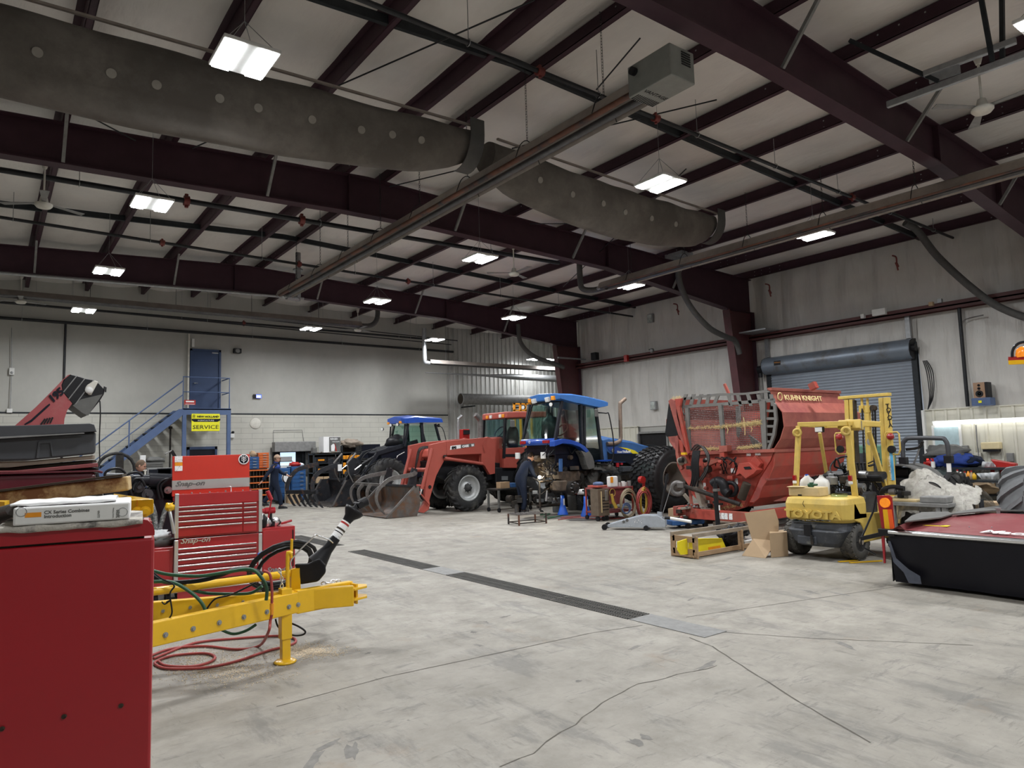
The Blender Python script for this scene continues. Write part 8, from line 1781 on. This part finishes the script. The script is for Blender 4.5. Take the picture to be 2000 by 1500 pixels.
 for s in('l','r'):
  a,b=P_['a'+s],P_['t'+s];d=(b-a);d.z=0;d=d.normalized()if d.length>.01 else V((1,0,0));r=V((-d.y,d.x,0));sh=MB();g0=V((a.x,a.y,a.z-.09))if a.z>.2 else V((a.x,a.y,0));g0=V((a.x,a.y,max(0,a.z-.09)))
  sh.ring([[W(g0+d*x+r*y*w+V((0,0,z)))for y,z in((-1,0),(1,0),(1,h_*.6),(.5,h_),(-.5,h_),(-1,h_*.6))]for x,w,h_ in((-.09,.03,.05),(-.07,.042,.11),(.0,.045,.13),(.06,.045,.10),(.13,.05,.07),(.18,.04,.05),(.2,.02,.03))],smooth=False);sh.build('boot','black',t,.008)
 return t
bm_join=[]
# walking mechanic, far left-centre (faces right, +x)
wb=PZ(535,994,0)
PW=person('person walking right in navy coveralls with royal blue shoulders and a tan cap',(wb.x,wb.y,0),dict(pelvis=(0,0,.93),waist=(.01,0,1.08),chest=(.03,0,1.30),neckb=(.05,0,1.46),neck=(.07,0,1.54),hl=(.0,.09,.88),kl=(-.10,.11,.50),al=(-.34,.11,.20),tl=(-.28,.11,.08),hr=(.02,-.09,.88),kr=(.16,-.10,.50),ar=(.22,-.11,.09),tr=(.36,-.11,.03),sl=(.02,.20,1.42),el=(.22,.26,1.18),wl=(.42,.2,1.08),sr=(.0,-.20,1.42),er=(-.20,-.27,1.17),wr=(-.38,-.28,.93)),R(-15),(1,-.1,-.05),'hair_light','cap_tan','coverall','coverall_yoke')
# mechanic bending over the repair, centre
mb_=PZ(1020,1004,0)
mb_=V((mb_.x+.0,mb_.y,0))
PM=person('dark-haired person in navy coveralls leaning over the open tractor with a work light',(mb_.x,mb_.y,0),dict(pelvis=(-.02,0,.88),waist=(-.01,0,1.02),chest=(.10,0,1.24),neckb=(.24,0,1.36),neck=(.30,0,1.41),hl=(-.02,.09,.84),kl=(.04,.11,.47),al=(.0,.12,.09),tl=(.13,.12,.03),hr=(-.02,-.09,.84),kr=(.03,-.10,.47),ar=(-.02,-.11,.09),tr=(.12,-.11,.03),sl=(.17,.19,1.30),el=(.30,.22,1.02),wl=(.52,.08,1.0),sr=(.17,-.19,1.30),er=(.26,-.24,1.02),wr=(.48,-.12,.93)),R(-10),(.86,-.05,-.5),'hair',None,'coverall')
q=PY(1054,932,14.45);t=thing('work_lamp','glowing hand lamp held at the open tractor','lamp',q);MB().sph(q,.045,14,10).build('bulb','trouble_light',t);MB().cyl(q+V((-.03,0,-.03)),q+V((-.12,0,-.06)),.014).build('handle','black',t)
li=bpy.data.lights.new('lamp','POINT');li.energy=12;li.color=(1,.85,.6);li.shadow_soft_size=.05;lo=bpy.data.objects.new('bulb_glow',li);COL.objects.link(lo);lo.parent=t;lo.location=(0,-.1,.02)
# mechanic at the left bench, mostly hidden
b3=PY(258,925,17.0)
PB=person('person with short hair and glasses looking down behind the black hoses',(b3 .x,17.0,0),dict(pelvis=(0,0,.92),waist=(.01,0,1.06),chest=(.05,0,1.28),neckb=(.10,0,1.44),neck=(.14,0,1.51),hl=(.0,.09,.88),kl=(.02,.1,.48),al=(.0,.11,.09),tl=(.14,.11,.03),hr=(0,-.09,.88),kr=(.02,-.1,.48),ar=(.0,-.11,.09),tr=(.14,-.11,.03),sl=(.07,.2,1.40),el=(.18,.25,1.13),wl=(.40,.18,1.08),sr=(.07,-.2,1.40),er=(.18,-.25,1.13),wr=(.40,-.18,1.08)),R(-20),(.95,-.1,-.32),'hair_light',None,'coverall',None,True)
for body,o in bm_join:
 a,b=body.data,o.data;vs_=[v.co.copy()for v in a.vertices]+[v.co.copy()for v in b.vertices];n=len(a.vertices)
 fs_=[tuple(p.vertices)for p in a.polygons]+[tuple(n+i for i in p.vertices)for p in b.polygons];me=bpy.data.meshes.new('body');me.from_pydata(vs_,[],fs_);me.polygons.foreach_set('use_smooth',[True]*len(fs_));me.materials.append(MATS['skin']);body.data=me;bpy.data.objects.remove(o)
 # floor clutter around the repair
def ptube(pts,r,n=8,m='tine'):return MB().tube(pts,r,n)
# rolling table with step
t=thing('step_stool','low grated step stool with red-brown legs on the floor in front of the mechanic','stool',PZ(1030,1022,0));c=PZ(1030,1023,0);w,dd_,h=.36,.25,.24
rz=R(-8);cr_=math.cos(rz);sr_=math.sin(rz);sp=lambda x,y,z:V((c.x+x*cr_-y*sr_,c.y+x*sr_+y*cr_,z));g_=MB()
cx4=[(-w,-dd_),(w,-dd_),(w,dd_),(-w,dd_)]
for k in range(13):g_.beam(sp(-w+2*w*k/12,-dd_,h),sp(-w+2*w*k/12,dd_,h),.012,.02)
for k in range(5):g_.beam(sp(-w,-dd_+2*dd_*k/4,h),sp(w,-dd_+2*dd_*k/4,h),.012,.02)
g_.build('grating','tine',t)
for x,y in cx4:MB().beam(sp(x,y,0),sp(x,y,h),.03,.03).build('leg','tube_rust',t)
b_=MB()
for i in range(4):b_.beam(sp(*cx4[i],.05),sp(*cx4[(i+1)%4],.05),.022,.022)
b_.build('brace','iron',t)
t=thing('rolling_table','dark steel rolling table with castors behind the mechanic','table',(12.2,16.2,0));a=PZ(975,1001,0);y0=a.y;x0=a.x;zt3=PY(975,955,y0).z
MB().box(x0-.03,x0+1.15,y0-.02,y0+.55,zt3-.04,zt3).build('top','iron',t,.005)
for x in(x0,x0+1.1):
 for y in(y0,y0+.5):MB().box(x-.025,x+.025,y-.025,y+.025,.12,zt3-.04).build('leg','grey_vinyl',t);MB().cyl((x-.02,y,.06),(x+.02,y,.06),.06,n=14).build('caster','black',t)
single(MB().rbox((x0+.3,y0+.2,zt3+.09),(.32,.2,.17)),'wooden_block','wood','small wooden crate on the rolling table','box');single(MB().rbox((x0+.62,y0+.2,zt3+.07),(.22,.2,.12)),'blue_tray','blue_nh_dusty','pale blue tray on the rolling table','tray',bevel=.01);k=thing('oil_jug','white oil jug on the rolling table behind the mechanic','jug',(x0+.8,y0+.15,zt3));MB().rbox((x0+.8,y0+.15,zt3+.13),(.14,.1,.24),.3).build('body','white_plastic',k,.03)
t=thing('axle_assembly','greasy black axle casting lying on the floor left of the mechanic','machine part',(11.6,15.2,0));lumps(t,(11.3,14.95,.15),(11.9,15.4,.5),16,'casting',['greasy','iron'],61,(.06,.14));MB().tube([(11.15,14.8,.05),(11.3,15.0,.22),(11.8,15.3,.25)],.06,8).tube([(11.5,14.8,.05),(11.6,15.0,.2)],.06,8).build('link_arm','iron',t)
t=thing('drain_stand','greasy black wheeled support stand under the open tractor axle','stand',(12.0,14.9,0));fr=MB()
z0=PY(1020,922,14.75)
for x in(11.65,12.45):fr.tube([(x,14.45,.12),(x,14.45,.85),(x,14.7,.95)],.03,8)
fr.tube([(11.65,14.45,.85),(12.45,14.45,.88)],.03,8).tube([(11.6,14.5,.22),(12.5,14.5,.22)],.04,8).tube([(11.65,14.45,.5),(12.4,14.45,.9)],.015,6).tube([(12.0,14.4,.9),(12.2,14.4,.3)],.015,6).tube([(12.45,14.45,.85),(12.6,14.4,.7),(12.5,14.4,.5),(12.3,14.4,.4)],.025,8,sm=4);fr.build('frame','iron',t);lumps(t,(11.6,14.5,.3),(12.3,14.8,.75),14,'casting',['greasy','iron','galv'],62,(.04,.1))
for x in(11.7,12.45):MB().cyl((x-.02,14.45,.06),(x+.02,14.45,.06),.06).build('caster','black',t)
MB().cyl((11.85,14.38,.62),(11.8,14.38,.35),.03).build('chrome_rod','chrome_trim',t)
def pail(u,v,lab,m,r=.15,h=.38,name='bucket'):
 c=PZ(u,v,0);c.z=0;k=thing(name,lab,'bucket',c);MB().lathe(c,(0,0,1),[(.01,.0),(r*.86,0),(r*.97,h*.7),(r,h*.72),(r*.97,h*.8),(r,h*.82),(r,h),(r*.93,h),(r*.8,.02),(.01,.02)],24).build('pail',m,k);MB().tube([c+V((r*1.02*math.cos(a),-r*.6*abs(math.sin(a))-r*.7,h*.75-.16*math.sin(a)))for a in[PI*i/10 for i in range(11)]],.005,5).build('handle','tine',k);return c
pail(1089,1000,'light grey plastic pail left of the first blue stand',mat('pail_grey',(.30,.33,.37),.5));c1_=pail(1120,996,'dark grey bucket between the blue stands, left one','grey_vinyl',.16,.42);c2_=pail(1136,996,'dark grey bucket between the blue stands, right one','forklift_dark',.16,.42)
single(MB().rbox((c2_.x-.03,c2_.y-.02,.445),(.3,.34,.03)),'red_tray','red_plastic','red plastic cover lying on the dark buckets','tray',bevel=.01);single(MB().rbox((c1_.x+.02,c1_.y,.445),(.28,.3,.03)),'grey_tray','grey_strut','pale grey cover on the left dark bucket','tray',bevel=.01)
single(MB().lathe(PZ(1070,1014,.01),(0,0,1),[(.01,0),(.42,0),(.36,.003),(.01,.004)],28),'oil_stain','dark_matte','dark oily patch on the floor under the tractor','stain')if False else None
mb=MB();rd=random.Random(4)
def blot(u,v,rx,ry,m_,seed):
 c=PZ(u,v,.0012);pts=[c+V((math.cos(a)*rx*(1+.3*noise.noise(V((math.cos(a)*2,math.sin(a)*2,seed)))),math.sin(a)*ry*(1+.3*noise.noise(V((math.cos(a)*2,math.sin(a)*2,seed+5)))),0))for a in[2*PI*k/28 for k in range(28)]];return pts
m_oil=mat('oil_patch',(.07,.065,.06),.55,0,.3,5);mb.add(blot(1090,1008,1.1,.55,0,1),[tuple(range(28))]);mb.add(blot(1160,1012,.8,.4,0,3),[tuple(range(28))]);mb.v=[V((p.x,p.y,.001+.0006*(i>=28)))for i,p in enumerate(mb.v)];o=mb.build('trim_4',m_oil);o['kind']='structure';o['label']='oily floor patch'
for i,(pts,m,lab)in enumerate(((((1090,1015),(1130,1011),(1180,1014),(1230,1010)),'red_hose','red air hose stretched on the floor, nearest strand'),(((1095,1011),(1140,1008),(1200,1010)),'red_hose','red air hose stretched on the floor, middle strand'),(((1055,1006),(1075,1003),(1062,1010),(1085,1009),(1070,1013),(1100,1006)),'green_hose','tangled dark green cord on the floor'))):
 single(MB().tube([PZ(u,v,.012)for u,v in pts],.011,6,sm=6),'air_hose',m,lab,'hose')
 # tool cart with hoses
t=thing('service_cart','red tool cart hung with coiled hoses, bottles on top, beside the huge wheel','cart',(12.1,11.9,0));c0_=PZ(1172,1020,0);Yc=12.05;CP=lambda u,v,y=Yc:PY(u,v,y)
xa,xb2=CP(1178,990).x,CP(1238,990).x;za,zb2=.16,CP(1200,952).z
MB().box(xa,xb2,Yc,Yc+.6,zb2-.04,zb2).build('top_tray','mower_red',t,.008);MB().box(xa,xb2,Yc,Yc+.6,za,za+.04).build('bottom_tray','mower_red',t,.008);MB().box(CP(1205,950).x,CP(1222,950).x,Yc+.05,Yc+.5,CP(1210,985).z,zb2-.04).build('drawer_box','mower_red',t,.01)
for x in(xa,xb2-.03):
 for y in(Yc,Yc+.57):MB().box(x,x+.03,y,y+.03,.1,zb2).build('upright','red_mixer',t);MB().cyl((x,y+.01,.055),(x+.03,y+.01,.055),.055).build('caster','black',t)
k=thing('welder','brown weathered metal cabinet with a clipboard at the left of the red cart','cabinet',(CP(1174,1000).x,Yc,0));x1_,x2_=CP(1167,980).x,CP(1189,980).x;MB().box(x1_,x2_,Yc-.02,Yc+.24,.12,CP(1170,955).z).build('body',mat('brown_cab',(.14,.105,.075),.6,.2,.2,8),k,.01);MB().box(x1_+.09,x1_+.12,Yc-.03,Yc-.02,.2,CP(1170,960).z).build('tape','manila',k);MB().box(x2_-.14,x2_-.05,Yc-.04,Yc-.02,CP(1180,978).z,CP(1180,958).z).build('meter','galv',k,.02)
for i in range(5):MB().box(x1_+.14,x2_-.03,Yc-.025,Yc-.02,.25+i*.07,.27+i*.07).build('vent_slot','black',k)
for x in(x1_+.04,x2_-.04):MB().cyl((x-.02,Yc+.05,.06),(x+.02,Yc+.05,.06),.06).build('caster','black',k)
zc_=zb2+.002
k=thing('blue_pan','blue drain pan on a red tray on the cart','pan',(CP(1177,945).x,Yc+.1,zc_+.03));q=CP(1177,948);MB().lathe((q.x,Yc+.15,q.z),(0,0,1),[(.02,0),(.13,.0),(.12,.06),(.06,.08),(.02,.08)],20).build('pan','blue_stair',k);single(MB().box(q.x-.17,q.x+.17,Yc,Yc+.35,q.z-.05,q.z),'red_tray','red_mixer','red tray under the blue drain pan','tray',bevel=.02)
q=CP(1202,945);k=thing('oil_jug','white oil jug with yellow label on the cart','jug',(q.x,Yc+.1,zc_));MB().rbox((q.x,Yc+.1,zc_+.13),(.28,.12,.26)).build('body','white_plastic',k,.03);MB().rbox((q.x-.08,Yc+.035,zc_+.18),(.08,.01,.14)).build('label','amber',k)
for i,(u,m,l)in enumerate(((1218,'chrome_trim','silver can on the cart'),(1224,'white_plastic','white tub on the cart'),(1230,'chrome_trim','shiny fitting on the cart'),(1236,'grey_strut','grey can at the right end of the cart'))):q=CP(u,948);single(MB().cyl((q.x,Yc+.12,zc_),(q.x,Yc+.12,zc_+.10+.02*(i%2)),.045),'can',m,l,'can')
q=CP(1248,940,12.1);k=thing('grease_reel','bright red reel standing at the right end of the cart','reel',(q.x,11.95,zc_));MB().cyl((q.x-.06,11.9,q.z+.04),(q.x-.06,12.0,q.z+.04),.09,n=24).cyl((q.x,11.95,zb2-.1),(q.x,11.95,q.z+.1),.035).build('reel','red_plastic',k)
def coil(u,v,ru,rv,n,m,lab,y,seed=0):
 rd=random.Random(seed);k=thing('hose_coil',lab,'hose',PY(u,v+rv,y));
 for i in range(n):
  s=1-.05*i*rd.uniform(.6,1.3);ou,ov=rd.uniform(-1.5,1.5),rd.uniform(-1,2)+i*.5;yy=y-.03*i
  pts=[PY(u+ou+ru*s*math.sin(a),v+ov-rv*s*math.cos(a)*(1 if math.cos(a)>0 else 1.0),yy+.02*math.sin(a*2))for a in[2*PI*j/20 for j in range(20)]];MB().tube(pts,.014,6,closed=True).build('loop',m,k)
 return k
coil(1227,983,16,29,5,'tan_hose','tan air hose coiled and hung on the cart',11.85,3);coil(1257,980,15,30,7,'red_hose','red air hose coiled and hung at the right end of the cart',11.8,5);coil(1257,978,6,27,4,'cord_yellow','yellow cord coiled inside the red hose',11.75,6);coil(1224,993,8,10,4,'blue_stair','blue cord bundle hung below the tan hose',11.8,9)
q=CP(1195,965,11.9);single(MB().tube([q,q+V((.03,0,-.18)),q+V((.12,0,-.32))],[.03,.045],10).torus(q+V((.02,0,.03)),(0,1,0),.09,.006,16,5),'grease_gun','cord_yellow','orange grease gun with chrome head hanging on the cart','tool')
# floor jacks
t=thing('floor_jack','long silver-grey floor jack with tall black handle on the open floor','jack',PZ(1240,1035,0));YJ=10.0
A0_,A1_=PZ(1185,1035,0),PZ(1300,1036,0);ax2=(A1_-A0_);ax2 .z=0;Lj=ax2 .length;ax2 .normalize();nj=V((-ax2 .y,ax2 .x,0));A0_.z=0
for s in(0,.28):
 b=A0_+nj*s;sd=[b+ax2*(Lj*f)+V((0,0,z))for f,z in((.0,.05),(.02,.11),(.25,.19),(.6,.30),(.88,.30),(1.0,.2),(1.0,.06),(.7,.05))];MB().prism(sd,nj*.03).build('side_frame',mat('jack_grey',(.37,.40,.44),.5,.2,.12,6),t,.01)
b=A0_+nj*.15;MB().beam(b+ax2*.1+V((0,0,.1)),b+ax2*(Lj*.95)+V((0,0,.24)),.2,.06).build('lift_arm','jack_grey',t,.01)
for f,s,r in((-.03,-.02,.06),(-.03,.34,.06),(.68,-.05,.05),(.68,.36,.05)):p=A0_+ax2*(Lj*f)+nj*s+V((0,0,r));MB().cyl(p-nj*.03,p+nj*.03,r,n=18).build('wheel','black',t)
for f,z in((.3,.17),(.36,.2)):p=A0_+ax2*(Lj*f)+V((0,0,z));MB().cyl(p,p-nj*.01,.03).build('bolt','grey_vinyl',t)
mb=MB();rd=random.Random(2);p=A0_+ax2*(Lj*.5)-nj*.003
for i in range(14):q=p+ax2*rd.uniform(-.14,.14)+V((0,0,.15+rd.uniform(-.05,.06)));mb.beam(q,q+ax2*rd.uniform(-.03,.03)+V((0,0,rd.uniform(-.03,.03))),.02,.002)
mb.build('scribble_mark','paper',t)
h0=PZ(1291,1030,.28);hb=A0_+ax2*(Lj*.9)+nj*.15+V((0,0,.26));ht=PP(1304,925,hb,(ray(1300,950).x,ray(1300,950).y,0));MB().cyl(hb,ht,.025).build('handle','black',t);MB().cyl(hb+V((.06,0,0)),ht+V((.07,0,-.3)),.008).build('release_rod','galv',t);MB().cyl(hb-V((0,0,.04)),hb+V((0,0,.1)),.05).build('handle_socket','jack_grey',t)
t=thing('low_floor_jack','low blue floor jack with white handle behind the silver jack','jack',(12.0,9.9,0));a,b=PZ(1305,1032,.0),PZ(1368,1028,0);d2_=(b-a).normalized();n2=V((-d2_.y,d2_.x,0));MB().beam(a+V((0,0,.12)),b+V((0,0,.12)),.4,.1).build('frame','blue_nh_dusty' if False else 'blue_cabinet',t,.015);MB().beam(a+V((0,0,.185))+d2_*.3,b+V((0,0,.185))+d2_*.05,.5,.02).build('saddle_plate','iron',t)
for p in(a+d2_*.35-n2*.2,b-n2*.2,a+d2_*.35+n2*.2,b+n2*.2):MB().cyl(p+V((0,0,.05))-n2*.03,p+V((0,0,.05))+n2*.03,.05).build('wheel','black',t)
MB().cyl(PZ(1309,1012,.28),PZ(1350,1019,.23),.03).build('handle','white_plastic',t);MB().cyl(PZ(1298,1011,.29),PZ(1309,1012,.28),.032).build('grip','black',t)
c=PZ(1321,1012,0);single(MB().rbox((c.x+.1,c.y+.1,.11),(.26,.26,.22),.3),'carton','cardboard','small brown carton by the red hitch','box');c=PZ(1258,1013,0)
single(MB().beam(PZ(1250,1014,.03),PZ(1290,1009,.03),.2,.06),'timber_block','wood_grey','weathered timber on the floor between cart and jack','wood');single(MB().beam(PZ(1405,1026,.06),PZ(1470,1016,.06),.3,.12),'timber_block','wood_grey','long weathered timber under the mixer frame','wood');c=PZ(1385,1022,0);single(MB().prism([c+V((-.25,0,0)),c+V((.25,0,0)),c+V((.0,0,.26)),c+V((-.1,0,.24))],(0,.3,0)),'wheel_chock','dark_matte','dark wedge-shaped chock under the mixer hitch','chock')
# wooden crate with yellow guard
t=thing('wooden_crate','open wooden crate frame lying on the floor in front of the mixer','crate',(9.6,7.3,0));x0c,x1c,y0c,y1c=8.66,10.5,7.08,7.5;hc=.42
y0c=7.05;y1c=7.48;x1c=PY(1478,1065,y0c).x+.35;h=PY(1345,1050,y0c).z;
def bar(a,b,w=.09,hh=.03,nm='slat',m='wood'):MB().beam(a,b,w,hh).build(nm,m,t,.003)
for y in(y0c,y1c):
 bar((x0c+.03,y,0),(x0c+.03,y,h),.09,.03,'post');bar((PY(1447,1060,y).x,y,0),(PY(1447,1060,y).x,y,h),.09,.03,'post');bar((x0c-.02,y,h+.012),(x1c,y,h+.012),.03,.06,'top_rail','wood_grey');bar((x0c,y,.06),(x1c,y,.06),.03,.07,'bottom_rail')
for x in(x0c+.03,x1c-.5):bar((x,y0c,.03),(x,y1c,.03),.09,.03);
bar((x0c+.03,y0c,h-.05),(x0c+.03,y1c,h-.05),.03,.09);bar((x0c+.03,y0c,.09),(x0c+.03,y1c,.09),.03,.09)
bm_=MB();
for k in range(4):bm_.box(x0c,x1c-.1,y0c+.04+k*.1,y0c+.11+k*.1,.02,.04)
bm_.build('base_board','wood_grey',t)
yg=y0c+.12;k=thing('yellow_guard','bright yellow sheet metal guard lying inside the wooden crate','guard',(9.2,yg,.05));f_=[PY(u,v,yg)for u,v in((1346,1052),(1410,1051),(1419,1072),(1346,1083))];MB().prism([V((p.x,p.y,max(.05,p.z)))for p in f_],(0,.02,0)).build('front_face','yellow_plate',k,.004);f_=[PY(u,v,yg)for u,v in((1326,1058),(1346,1052),(1346,1083),(1332,1084),(1326,1075))];MB().prism([V((p.x+.0,yg+.02,max(.05,p.z)))for p in f_],(0,.02,0)).build('side_face','yellow_plate',k,.004);MB().box(*sorted((PY(1383,1068,yg).x,PY(1407,1068,yg).x)),yg-.003,yg,PY(1395,1072,yg).z,PY(1395,1067,yg).z).build('dark_patch','amber',k)
c=PY(1428,1060,yg+.1);k=thing('black_hose_boot','crumpled black rubber boots and fittings inside the crate','rubber parts',(c.x,c.y,.06));b_=blob((c.x,c.y,.2),(.24,.14,.15),.7,3.2,24,14);b_.build('rubber_boot','black',k);MB().cyl((c.x-.25,c.y,.2),(c.x+.8,c.y+.1,.22),.045).build('tube','black',k);b_=blob((c.x+.42,c.y+.1,.26),(.16,.12,.1),.7,3.2,20,12,4);b_.build('rubber_boot','black',k);single(MB().box(c.x+.2,c.x+.85,y0c+.1,y1c-.08,.06,.11),'white_panel','white_plastic','white panel lying in the right end of the crate','panel')
# cardboard sheet folded, leaning by forklift
t=thing('cardboard_box','large unfolded brown cardboard box leaning beside the forklift wheel','box',(9.9,6.75,0));g1=[PZ(1449,1085,.002),PZ(1495,1090,.002)]
a,b=V((9.62,6.98,0)),V((9.95,6.35,0));qn=V((.8,.42,0)).normalized()
pl0=V((PZ(1497,1088,0).x,PZ(1497,1088,0).y,0));nrm_=V((.82,-.57,0));nrm_=V((ray(1490,1040).x,ray(1490,1040).y,0)).normalized();CBP=lambda u,v,o=.12:PP(u,v,pl0+nrm_*o,nrm_+V((0,0,-.10)))
MB().prism([CBP(u,v)for u,v in((1454,1002),(1513,994),(1521,1018),(1520,1080),(1472,1075),(1468,1052))],nrm_*.008).build('back_flap','cardboard',t)
bt=CBP(1471,1052),CBP(1517,1056);gl,gr=PZ(1449,1085,.004),PZ(1495,1090,.004);MB().add([bt[0],bt[1],gr,gl]+[p+V((0,0,-.008))for p in(bt[0],bt[1],gr,gl)],[(0,3,2,1),(4,5,6,7),(0,1,5,4),(1,2,6,5),(2,3,7,6),(3,0,4,7)]).build('front_flap','cardboard',t)
e_=CBP(1520,1080,.12);e_.z=0;rb0=V((pl0 .x,pl0 .y,0))+nrm_*.1;sd_=V((-nrm_.y,nrm_.x,0));f0_,f1_=PZ(1506,1089,.003),PZ(1540,1086,.003);MB().prism([f0_,f1_,f1_+nrm_*.3,f0_+nrm_*.3],(0,0,.36)).build('lower_body','cardboard',t)
for i,(a,b)in enumerate((((1638,1097),(1675,1094)),((1660,1099),(1722,1095)))):single(MB().beam(PZ(*a,.01),PZ(*b,.01),.04,.012),'yellow_strap','yellow','yellow strip lying on the floor by the forklift wheel, %s of two'%('left' if i==0 else 'right'),'strap')
# worn rubber scuffs and old drips on the slab
m_sc=mat('scuff_mark',(.19,.182,.168),.8,0,.3,9);sc_=MB();rd=random.Random(11)
for u,v,L_,w_,a_ in((610,1490,.30,.05,50),(690,1468,.26,.06,62),(640,1455,.2,.03,20),(705,1440,.14,.02,10),(950,1215,.10,.03,80),(925,1235,.10,.04,85),(935,1260,.12,.04,95),(1010,1282,.16,.04,30),(985,1205,.16,.03,10),(720,1275,.07,.03,15),(660,1250,.06,.02,30),(1330,1140,.3,.03,10),(1420,1130,.25,.03,5),(1350,1170,.2,.02,20),(1580,1155,.3,.05,70),(1640,1160,.25,.04,75),(1240,1265,.2,.03,15),(1380,1300,.3,.05,5),(1240,1450,.12,.05,80),(1260,1440,.1,.04,85),(1650,1260,.25,.04,60),(1130,1330,.05,.03,0)):
 c=PZ(u,v,.0009);a=R(a_);d=V((math.cos(a),math.sin(a),0));e=V((-d.y,d.x,0));pts=[]
 for k in range(14):
  t_=2*PI*k/14;r_=1+.45*rd.uniform(-1,1);pts.append(c+d*L_*math.cos(t_)*r_*.5+e*w_*math.sin(t_)*r_*.7)
 sc_.add(pts,[tuple(range(14))])
o=sc_.build('trim_5',m_sc);o['kind']='structure';o['label']='dark rubber scuffs on the concrete floor'
# light and view
w=bpy.data.worlds.new('world');SC.world=w;w.use_nodes=True
w.node_tree.nodes['Background'].inputs[0].default_value=(.8,.88,1,1);w.node_tree.nodes['Background'].inputs[1].default_value=.3
vs=SC.view_settings;vs.view_transform='Standard';vs.look='None';vs.gamma=1;vs.use_curve_mapping=False;vs.exposure=.17
SC.display_settings.display_device='sRGB'
SC.cycles.use_denoising=True;SC.cycles.max_bounces=6;SC.cycles.diffuse_bounces=3;SC.cycles.glossy_bounces=3;SC.cycles.transparent_max_bounces=12;SC.cycles.use_adaptive_sampling=True;SC.cycles.adaptive_threshold=.05
SC.cycles.sample_clamp_indirect=8
